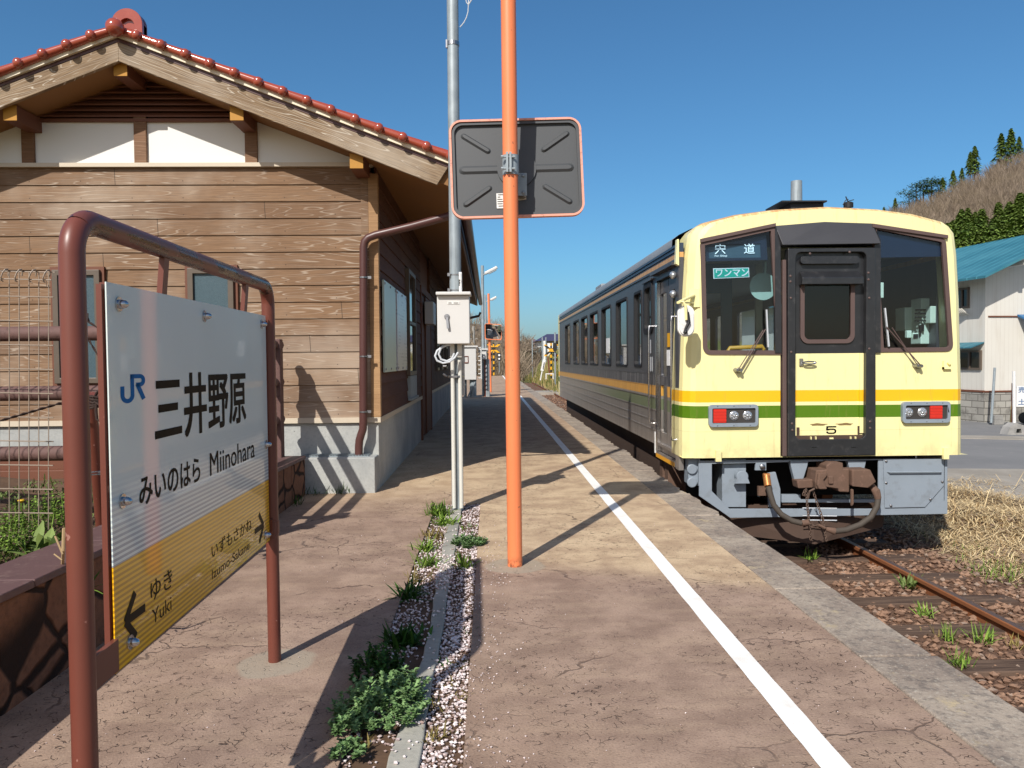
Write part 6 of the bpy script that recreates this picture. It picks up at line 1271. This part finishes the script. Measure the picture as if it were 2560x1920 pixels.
M['bluetile'] = plain('dark_blue_roof_tile', srgb(70,66,92), .5, var=.12, ns=2); M['pinktile'] = plain('dull_red_roof', srgb(128,108,112), .6)
house('house', 'white house with a large dark blue hipped roof above the embankment', 1338, 1460, 868, 852, 833, 110, M['bluetile'], M['white'], 2.0)
house('house', 'low grey white house with a dull red roof left of the blue roofed one', 1319, 1346, 872, 860, 846, 125, M['pinktile'], M['white'], .6)
b = MB(); b.box(P(1352,0,100).x, P(1359,0,100).x, 100, 102, -1, P(1352,852,100).z); b.box(P(1362,0,100).x, P(1376,0,100).x, 100, 103, -1, P(1352,858,100).z); tag(b.build('shed', M['white']), 'small white shed and chimney in front of the blue roofed house', 'shed')
def lamp(lab, u, vb, vt, Y, hu0, hv0, hu1, hv1):
    q0 = P(u, 900, Y); o = thing('platform_lamp', lab, 'lamp post', (q0.x, Y, 0), 'lamp posts along the platform')
    b = MB(); zt = P(u, vt, Y).z; b.tube([(q0.x,Y,0),(q0.x,Y,zt)], .05, 10); b.build('pole', M['galv'], o, smooth=True)
    a, c_ = P(hu0,hv0,Y), P(hu1,hv1,Y); b = MB(); b.tube([(q0.x,Y,a.z-.1), a], .025, 8); b.build('arm', M['galv'], o)
    b = MB(); b.beam(a, c_, .18, .09); b.build('lamp_head', M['cab'], o, bevel=.02); b = MB(); d = (c_-a)*.3; b.beam(a+d+Vector((0,0,-.06)), c_-d*.3+Vector((0,0,-.06)), .15, .05); b.build('lamp_glass', M['galv'], o)
lamp('nearer grey lamp post on the platform, its lamp head the higher of the two', 1208, 990, 664, 25.4, 1212, 684, 1243, 668)
lamp('farther grey lamp post on the platform, its lamp head the lower of the two', 1215, 960, 737, 38, 1226, 750, 1241, 742)
o = thing('traffic_mirror', 'far traffic mirror on an orange pole, its dark face turned to us', 'traffic mirror', P(1225, 981, 28.6)); o.location.z = 0; W[o] = o.location.copy(); q = P(1223,900,28.6)
b = MB(); b.tube([(q.x+.04,28.6,-.02),(q.x,28.6,P(1223,734,28.6).z)], .045, 14); b.build('pole', M['orange'], o, smooth=True)
b = MB(); mc2 = P(1233,829.5,28.45); b.prism(rrect(-.31,.31,-.295,.295,.07,6), lambda a, z, d: (mc2.x+a, mc2.y+d, mc2.z+z-.06*a), 0, .1, [rrect(-.285,.285,-.27,.27,.06,6)]); b.build('mirror_rim', M['orange'], o)
b = MB(); gv_ = []; n = 12
for j in range(n+1):
    for i in range(n+1): a, z = -.285+.57*i/n, -.27+.54*j/n; gv_.append((mc2.x+a, mc2.y-.02+.30*(a*a+z*z)-.16*(z+.27), mc2.z+z-.06*a))
b.add(gv_, [(j*(n+1)+i, j*(n+1)+i+1, (j+1)*(n+1)+i+1, (j+1)*(n+1)+i) for j in range(n) for i in range(n)]); t = NT('convex_mirror'); b.build('mirror_face', t.fin((.72,.72,.72), .03, 1.0), o, smooth=True, fix=False)
def cabinet(lab, u0, u1, v0, v1, Y, legs, grp=None):
    a, c_ = P(u0,v1,Y), P(u1,v0,Y); o = thing('equipment_cabinet', lab, 'cabinet', ((a.x+c_.x)/2, Y, 0)); b = MB(); b.box(a.x, c_.x, Y, Y+.45, a.z, c_.z-.05); bd = b.build('body', M['cab'], o, bevel=.015); b = MB(); b.box(a.x-.03, c_.x+.05, Y-.05, Y+.5, c_.z-.049, c_.z); b.build('lid', M['cab'], o)
    for (lu, r, m_) in legs: b = MB(); b.tube([(P(lu,0,Y).x,Y+.2,-.02),(P(lu,0,Y).x,Y+.2,a.z)], r, 10); b.build('post', M[m_], o, smooth=True)
    return o, a, c_, bd
o, a, c_, bd = cabinet('large white equipment cabinet on a bracketed post, on the platform past the shade', 1142, 1190, 864, 950, 24.6, ((1172,.11,'galv'),(1152,.05,'galv')))
b = MB(); b.beam((c_.x-.02,24.7,a.z), (P(1160,0,24.6).x,24.7,.05), .05, .05); b.build('bracket', M['galv'], o); b = MB(); q0, q1 = P(1160,908,24.6), P(1171,890,24.6); b.prism([(q0.x,q0.z),(q1.x,q0.z),(q1.x,q1.z),(q0.x,q1.z)], XY(24.6), -.02, -.001, [[(q0.x+.02,q0.z+.03),(q1.x-.02,q0.z+.03),(q1.x-.02,q1.z-.02),(q0.x+.02,q1.z-.02)]]); b.build('label_frame', M['brown'], bd)
b = MB()
for k in range(8): b.tube([(c_.x+.06,24.75,a.z+.05+k*.14),(c_.x+.16,24.75,a.z+.05+k*.14)], .02, 6)
b.tube([(c_.x+.16,24.75,a.z+.02),(c_.x+.16,24.75,c_.z-.1)], .025, 6); b.build('cable_ladder', M['cab'], o)
o, a, c_, bd = cabinet('small white switch box on a dark red and grey post beside the lamp post', 1199, 1216, 871, 898.5, 25.0, ((1203,.035,'brown'),(1208,.05,'galv'),(1212,.04,'galv')))
b = MB(); q = P(1205,888,25.0); b.box(q.x-.02, q.x+.02, 24.97, 24.999, q.z-.08, q.z+.04); b.build('lock_handle', M['steel'], bd)
# level crossing signals: banded poles, crossed boards, twin red lamps
t = NT('black_yellow_bands'); x, y, z = t.xyz(); k = t.m('GREATER_THAN', t.m('FRACT', t.m('MULTIPLY', z, 2.2)), .5); M['bands'] = t.fin(t.mix(k, srgb(232,170,30), (.015,.015,.015)), .5)
def crossing(lab, u, vb, vt, Y, cross, lamps, side):
    q = P(u, 900, Y); zb_, zt = P(u,vb,Y).z, P(u,vt,Y).z; o = thing('crossing_signal', lab, 'crossing signal', (q.x, Y, zb_), 'level crossing signals')
    b = MB(); b.tube([(q.x,Y,zb_),(q.x,Y,zt)], .07, 10); b.build('pole', M['bands'], o)
    zc = P(u,cross,Y).z; L = .5
    for s in (-1, 1): b = MB(); b.beam((q.x-L,Y-.09-.015*s,zc+s*.42), (q.x+L,Y-.09-.015*s,zc-s*.42), .03, .16); b.build('crossed_board', M['bands'], o)
    for lv in lamps:
        zl = P(u,lv,Y).z; b = MB(); b.lathe((q.x+side*.3,Y-.1,zl), [(.17,.0),(.17,-.03),(.08,-.1),(.08,.1)], 14, 'Y'); b.box(q.x-abs(side)*.02, q.x+side*.3, Y-.03, Y+.03, zl-.03, zl+.03); lp_ = b.build('lamp_back', M['black'], o); b = MB(); b.lathe((q.x+side*.3,Y-.11,zl), [(.11,0),(.10,-.03),(.02,-.04)], 12, 'Y'); b.build('red_lamp', M['red'], lp_)
    return o
crossing('black and yellow level crossing signal straight beyond the platform end', 1234.5, 945, 858, 62, 872, (885, 899), -1)
crossing('level crossing signal across the track beside the rear of the railcar', 1378, 948, 858, 58, 876, (887.5, 899.5), 1)
q = P(1388, 900, 55); o = thing('railway_signal', 'railway colour light signal with a black oval hood beside the railcar', 'signal', (q.x, 55, -1)); b = MB(); b.tube([(q.x,55,-1),(q.x,55,P(0,842,55).z)], .06, 10); b.build('pole', M['galv'], o)
b = MB(); z0, z1 = P(1388,878,55).z, P(1388,857,55).z; b.prism(rrect(q.x-.17,q.x+.12,z0,z1,.14,6), XY(54.8), 0, .1); b.build('signal_head', M['black'], o)
o = thing('track_marker', 'black track marker boards with white diamond and square on a thin post', 'marker', P(1248, 943, 60)); q = P(1248, 900, 60); b = MB(); b.tube([(q.x,60,P(0,943,60).z),(q.x,60,P(1248,884,60).z)], .03, 8); b.build('post', M['galv'], o)
for v_, rot in ((888,45),(897,0)):
    b = MB(); z = P(1248,v_,60).z; s = .15; b.box(q.x-.13,q.x+.13,59.93,59.96,z-.135,z+.135) ; mk = b.build('board', M['black'], o); b = MB(); r_ = .08 if rot else .07
    pts = [(q.x+r_*1.2*math.cos(R(a)), z+r_*1.2*math.sin(R(a))) for a in ((0,90,180,270) if rot else (45,135,225,315))]; b.prism(pts, XY(59.9), 0, .02); b.build('mark', M['wtext'], mk)
o = thing('white_marker', 'leaning white marker board by the level crossing', 'marker', P(1352, 951, 52)); b = MB(); b.tube([P(1351,951,52), P(1356,925,52)], .04, 8); b.build('post', M['white'], o); b = MB(); b.beam(P(1355,927,51.95), P(1361,899,51.95), .20, .03, (0,1,0)); 
b.build('board', M['white'], o); b = MB(); b.beam(P(1357,923,51.88), P(1360.4,905,51.88), .03, .02, (0,1,0)); b.build('writing', M['inkgrey'], o)
b = MB(); b.beam(P(1370,893,56), P(1374,938,56), .09, .09); tag(b.build('red_post', M['brown']), 'thin dark red post standing at the crossing beside the railcar', 'post')
q = P(1374, 948, 54); b = MB()
for dx, dz in ((-.25,0),(.25,0)): b.box(q.x+dx-.03, q.x+dx+.03, 54, 54.06, q.z, q.z+.35)
b.box(q.x-.28, q.x+.28, 54, 54.06, q.z+.351, q.z+.41); tag(b.build('guard_frame', M['white']), 'low white guard frame at the foot of the crossing signal', 'guard')
q = P(1184, 868, 70); b = MB(); b.tube([(q.x,70,-1),(q.x,70,P(0,818,70).z-.25)], .12, 8); b.box(q.x-.35, q.x+.35, 69.95, 70.05, P(1184,848,70).z, P(1184,846,70).z); tag(b.build('utility_pole', M['block']), 'concrete utility pole with a short crossarm beyond the cabinets', 'utility pole')
for u, lab in ((1331,'thin grey pole left of the house gate'),(1356,'thin grey pole in front of the white shed'),(1365,'thin tall grey pole right of the white shed')):
    q = P(u, 880, 90); b = MB(); b.tube([(q.x,90,-1),(q.x,90,P(u,843+(6 if u < 1340 else 0),90).z)], .07, 6); tag(b.build('thin_pole', M['galv']), lab, 'pole', 'thin poles on the embankment')
b = MB(); b.prism([(2.0,47),(16,50),(16,52.5),(2.0,49.5)], XYZ(-.84), 0, .05); tag(b.build('crossing_deck', M['apron']), kind='structure')
b = MB(); b.box(2.2, 12, 45.6, 45.75, -.9, -.72); tag(b.build('crossing_kerb', M['apron']), kind='structure')
# ================================================================== PLANTS
M['grass'] = leafmat('fresh_grass_blades', srgb(66,98,30), srgb(144,172,72)); M['olive'] = leafmat('olive_weed_blades', srgb(92,84,40), srgb(160,142,84)); M['mug'] = leafmat('grey_green_mugwort', srgb(74,108,58), srgb(148,178,118)); M['dock'] = leafmat('dock_leaves', srgb(76,96,44), srgb(132,150,82)); M['deep'] = leafmat('deep_green_leaves', srgb(30,62,22), srgb(78,120,44))
M['flower'] = plain('dandelion_yellow', (.80,.48,.02), .6); M['stalk'] = plain('dry_stalk', srgb(176,150,112), .8)
def blade(b, p, a, L, wd, lift, curl, seg=3):
    d = Vector((math.cos(a), math.sin(a), 0)); s = Vector((-math.sin(a), math.cos(a), 0)); vs = []; fs = []
    for i in range(seg+1):
        f = i/seg; c0 = p+d*L*f*math.cos(lift)*(1-.1*f)+Vector((0,0,L*(f*math.sin(lift)-curl*f*f))); w_ = wd*(.55+.9*f-1.35*f*f) if i < seg else wd*.06
        vs += [c0-s*w_+Vector((0,0,w_*.25)), c0, c0+s*w_+Vector((0,0,w_*.25))]
    for i in range(seg): k = i*3; fs += [(k,k+1,k+4,k+3),(k+1,k+2,k+5,k+4)]
    b.add(vs, fs)
def rosette(b, p, n, L, wd, rnd, lift=(.25,1.2), curl=.25, spread=.02):
    for i in range(n): blade(b, p+Vector((rnd.gauss(0,spread), rnd.gauss(0,spread), -.004)), rnd.random()*6.28, L*rnd.uniform(.6,1.15), wd*rnd.uniform(.7,1.2), rnd.uniform(*lift), curl*rnd.uniform(.4,1.3))
def mugwort(b, p, R_, H_, n, rnd):
    for i in range(n):
        a = rnd.random()*6.28; r = R_*math.sqrt(rnd.random()); top = H_*(1-.55*(r/R_)**2)*rnd.uniform(.55,1.1); q = p+Vector((r*math.cos(a), r*math.sin(a), 0)); tp_ = q+Vector((r*.25*math.cos(a)+rnd.gauss(0,.01), r*.25*math.sin(a)+rnd.gauss(0,.01), top))
        for k in range(9):
            c0 = q.lerp(tp_, .35+.65*k/8); aa = rnd.random()*6.28; L = .030*rnd.uniform(.7,1.2)*(1.15-.4*k/8)
            for da in (-.55,0,.55): blade(b, c0, aa+da, L*(1 if da == 0 else .75), .0068, rnd.uniform(.2,.9), .2, 2)
def weed(name, lab, cat, p, fn, mat_, grp=None):
    b = MB(); fn(b); o = b.build(name, M[mat_], fix=False); o.location = o.location; tag(o, lab, cat, grp); return o
rnd = random.Random(50)
g_ = lambda u, v: G(u, v, -.014)
weed('mugwort', 'large grey green mugwort bush sprawling over the near kerb', 'weed', 0, lambda b: (mugwort(b, G(955,1790), .125, .12, 120, rnd), mugwort(b, G(1010,1735), .06, .10, 30, rnd), mugwort(b, G(890,1830), .06, .08, 26, rnd)), 'mug')
weed('mugwort', 'shaded dark mugwort clump behind the large bush', 'weed', 0, lambda b: (mugwort(b, G(945,1700), .085, .13, 60, rnd), rosette(b, G(985,1695), 10, .06, .009, rnd)), 'deep')
weed('mugwort', 'small mugwort sprig at the bottom edge of the picture', 'weed', 0, lambda b: (mugwort(b, G(865,1895), .04, .06, 12, rnd)), 'mug')
weed('weed', 'deep green leafy weed in the shadow of the sign', 'weed', 0, lambda b: (rosette(b, g_(1005,1610), 80, .12, .011, rnd, (.3,1.3), .3, .035)), 'deep')
weed('weed', 'spiky green plantain on the strip edge at the end of the sign shadow', 'weed', 0, lambda b: rosette(b, g_(1022,1495), 60, .16, .009, rnd, (.2,1.2), .3, .02), 'deep')
weed('weed', 'olive tuft just beyond the spiky plantain', 'weed', 0, lambda b: rosette(b, g_(1045,1455), 40, .10, .003, rnd, (.4,1.4), .1, .03), 'olive')
weed('weed', 'light green weed with broad blades halfway along the left of the kerb', 'weed', 0, lambda b: rosette(b, g_(1075,1415), 70, .13, .006, rnd, (.3,1.2), .25, .035), 'grass')
weed('weed', 'pointed green weed spilling onto the brown surface left of the strip', 'weed', 0, lambda b: rosette(b, g_(1066,1378), 70, .14, .0065, rnd, (.2,1.2), .25, .03), 'grass')
weed('weed', 'dry olive weed between the kerb and the left edge, before the pole', 'weed', 0, lambda b: rosette(b, g_(1085,1345), 60, .11, .005, rnd, (.3,1.3), .2, .04), 'olive')
weed('weed', 'tall leafy green weed left of the grey pole foot', 'weed', 0, lambda b: (rosette(b, g_(1097,1290), 90, .15, .009, rnd, (.4,1.4), .2, .04), mugwort(b, g_(1094,1285), .06, .11, 12, rnd)), 'grass')
weed('weed', 'bright green weed with broad leaves in front of the grey pole', 'weed', 0, lambda b: rosette(b, g_(1112,1313), 80, .13, .010, rnd, (.3,1.2), .25, .04), 'grass')
weed('weed', 'small yellow green sprouts right of the kerb near the grey pole', 'weed', 0, lambda b: rosette(b, g_(1168,1320), 22, .06, .005, rnd, (.3,1.2), .2, .03), 'grass')
weed('mugwort', 'dense grey green tuft between the kerb and the orange pole', 'weed', 0, lambda b: (mugwort(b, g_(1170,1365), .095, .08, 60, rnd), rosette(b, g_(1172,1352), 30, .08, .006, rnd, (.2,.9), .2, .05)), 'mug')
weed('weed', 'upright green dock weed at the strip edge nearest the orange pole base', 'weed', 0, lambda b: rosette(b, g_(1165,1420), 34, .13, .009, rnd, (.5,1.4), .2, .02), 'grass')
for (u, v, n, L, m_, lab) in ((1110,1662,16,.05,'deep','little green tuft on the chippings at the corner of the sign shadow'),(1160,1668,12,.05,'olive','olive sprout just right of the shadow corner'),(1140,1712,14,.045,'olive','olive sprout on the white chippings past the shadow corner'),(1155,1748,14,.05,'olive','yellow green sprout near the right edge of the chippings'),(1090,1775,20,.06,'olive','straggly olive weed touching the kerb beside the mugwort'),(1142,1822,10,.035,'olive','tiny olive sprout on the near white chippings'),(1075,1850,22,.06,'olive','dry trailing weed along the near kerb'),(1168,1580,8,.04,'deep','dark sprig on the edge in the shadow band'),(900,1870,16,.06,'olive','brown green tuft left of the kerb at the bottom')):
    weed('sprout', lab, 'weed', 0, lambda b: rosette(b, g_(u, v), n, L, .004, rnd, (.2,1.2), .2, .02), m_)
weed('weed', 'green tuft growing at the foot of the concrete plinth block', 'weed', 0, lambda b: rosette(b, G(852,1232), 60, .13, .005, rnd, (.4,1.4), .1, .05), 'deep'); weed('weed', 'thin dark tuft at the left foot of the concrete plinth block', 'weed', 0, lambda b: rosette(b, G(785,1236), 30, .12, .004, rnd, (.4,1.4), .1, .05), 'deep')
weed('weed', 'tuft growing from the foot of the brown planter wall near its far end', 'weed', 0, lambda b: rosette(b, G(735,1262), 30, .12, .006, rnd, (.5,1.4), .1, .04), 'deep')
# planting bed
pb = lambda u, v, z=.27: G(u, v, z)
weed('dock_plant', 'big leaved dock plant in the planting bed before the mesh panel', 'plant', 0, lambda b: (rosette(b, pb(130,1400), 26, .22, .042, rnd, (.5,1.3), .35, .04), rosette(b, pb(95,1385), 10, .2, .038, rnd, (.5,1.2), .4, .03)), 'dock')
weed('dock_plant', 'second dock plant with upright leaves next to the near sign post', 'plant', 0, lambda b: rosette(b, pb(150,1430), 14, .2, .034, rnd, (.6,1.4), .3, .03), 'dock')
weed('lily_tuft', 'bright green fan of strappy leaves at the front of the bed', 'plant', 0, lambda b: rosette(b, pb(98,1455), 60, .15, .008, rnd, (.3,1.35), .25, .03), 'grass')
weed('fern_tuft', 'feathery green tuft at the left edge of the bed', 'plant', 0, lambda b: (mugwort(b, pb(15,1395), .12, .22, 40, rnd), rosette(b, pb(20,1400), 40, .2, .004, rnd, (.6,1.5), .1, .05)), 'grass')
weed('fern_tuft', 'feathery green tuft behind the dock under the mesh', 'plant', 0, lambda b: (mugwort(b, pb(118,1325), .16, .2, 50, rnd), rosette(b, pb(100,1330), 50, .2, .004, rnd, (.6,1.5), .1, .08)), 'grass')
weed('leafy_weed', 'low leafy weed at the front left corner of the bed', 'plant', 0, lambda b: (rosette(b, pb(10,1500), 60, .12, .010, rnd, (.3,1.2), .25, .08), mugwort(b, pb(35,1490), .08, .09, 20, rnd)), 'grass')
weed('leafy_weed', 'low leafy weed along the wall cap under the lily fan', 'plant', 0, lambda b: (rosette(b, pb(120,1485), 60, .09, .008, rnd, (.3,1.2), .25, .07), rosette(b, pb(148,1470), 30, .1, .008, rnd, (.3,1.3), .2, .04)), 'grass')
weed('leafy_weed', 'scrubby weed at the foot of the leaning pipe', 'plant', 0, lambda b: (rosette(b, pb(262,1365), 50, .12, .007, rnd, (.4,1.3), .2, .08)), 'olive')
for u, v, lab in ((53,1254,'yellow dandelion flower on a tall stem before the mesh'),(8,1428,'yellow dandelion flower low at the left edge'),(116,1433,'yellow dandelion flower by the wall cap')):
    o = thing('dandelion', lab, 'flower', G(u, v+20, .27), 'dandelions in the planting bed'); c0 = G(u, v, .45 if v < 1300 else .34); o.location = (c0.x, c0.y, .27); W[o] = Vector(o.location)
    b = MB(); b.lathe((c0.x, c0.y, c0.z-.006), [(.004,0),(.012,.006),(.017,.012),(.014,.017),(.004,.018)], 14)
    for k in range(26): blade(b, c0+Vector((0,0,.002)), k*.7, .019, .003, .45, .1, 2)
    b.build('flower_head', M['flower'], o, fix=False); b = MB(); b.tube([(c0.x+.01,c0.y,.2),(c0.x,c0.y,c0.z-.006)], .003, 6); b.build('stem', M['grass'], o, fix=False)
b = MB(); b.tube([pb(152,1455)+Vector((0,0,-.05)), P(158,1375,2.9), P(160,1320,2.9)], .006, 6); b.tube([P(157,1385,2.9), P(138,1340,2.9)], .004, 6); b.tube([P(155,1400,2.9), P(135,1385,2.9)], .003, 6); tag(b.build('dry_stalk', M['stalk']), 'forked pale dry stalk beside the dock plant', 'stalk')
b = MB()
for i in range(1300):
    p = Vector((-1.93-1.6*rnd.random()**1.2, rnd.uniform(1.9,6.1), .265)); rosette(b, p, 3, rnd.uniform(.03,.075), .007, rnd, (.2,1.3), .2, .02)
tag(b.build('ground_cover', M['dock'], fix=False), kind='stuff')
# weeds on the track
TZ = -.885
for (u, v, n, L, wd, m_, lab) in ((2025,1402,40,.17,.008,'grass','green weed in the shade at the foot of the platform edge'),(2275,1470,26,.17,.016,'dock','leafy weed growing against the near rail'),(2315,1540,30,.16,.006,'grass','grass tuft on a sleeper end right of the coping'),(2370,1600,34,.15,.005,'grass','spiky grass tuft halfway down the track'),(2455,1605,40,.18,.006,'grass','largest bright grass tuft beside the rail'),(2400,1670,46,.17,.006,'grass','wide green grass tuft nearest the coping at the bottom'),(2335,1590,12,.12,.004,'olive','thin dry blades left of the spiky tuft'),(2540,1620,16,.13,.005,'olive','sparse olive weed by the rail at the right edge')):
    weed('grass_tuft', lab, 'weed', 0, lambda b: rosette(b, G(u, v, TZ), n, L, wd, rnd, (.4,1.4), .2, .03), m_)
for u, v, n, sp, lab in ((2520,1435,260,.22,'green grass patch below the straw at the right edge'),(2362,1352,50,.06,'green grass showing through the straw beside the train shadow'),(2440,1385,70,.09,'green grass patch at the foot of the straw bank')):
    weed('grass_tuft', lab, 'weed', 0, lambda b: rosette(b, G(u, v, TZ), n, .14, .005, rnd, (.3,1.4), .2, sp), 'grass')['kind'] = 'stuff'
# straw heap
b = MB()
def straw(p, L, r, rnd, lift=.25):
    a = rnd.random()*6.28; d = Vector((math.cos(a), math.sin(a), rnd.gauss(0,lift))).normalized(); m_ = p+d*L*.5+Vector((rnd.gauss(0,.03),rnd.gauss(0,.03),rnd.uniform(0,.05))); q = p+d*L+Vector((0,0,-.02)); s = d.cross(Vector((0,0,1))).normalized()*r; b.add([p-s, p+s, m_+s, m_-s, q+s*.4, q-s*.4], [(0,1,2,3),(3,2,4,5)])
for i in range(15000):
    y = rnd.uniform(6.2, 12.4); x = 4.75+abs(rnd.gauss(0, 1.4))+.04*(y-7)
    if x > 9.6 or (x < 5.4 and y < 6.9): continue
    if y < 7.6 and rnd.random() > (y-6.1)/1.5: continue
    heap = bank(x, y); straw(Vector((x, y, heap+rnd.random()**2*.07*max(0,min(1,(y-6.5)/2)))), rnd.uniform(.12,.42), rnd.uniform(.0022,.0046), rnd, .09)
for i in range(60): straw(Vector((rnd.uniform(5.3,8), rnd.uniform(8.5,11.5), -.8)), rnd.uniform(.3,.6), .004, rnd, 1.2)
t = NT('dry_straw'); g = t.n('NewGeometry').outputs['Random Per Island']; c = t.mix(g, srgb(150,120,80), srgb(240,218,172)); tag(b.build('dry_straw', t.fin(c, .8, 0, None, .2), fix=False), kind='stuff')
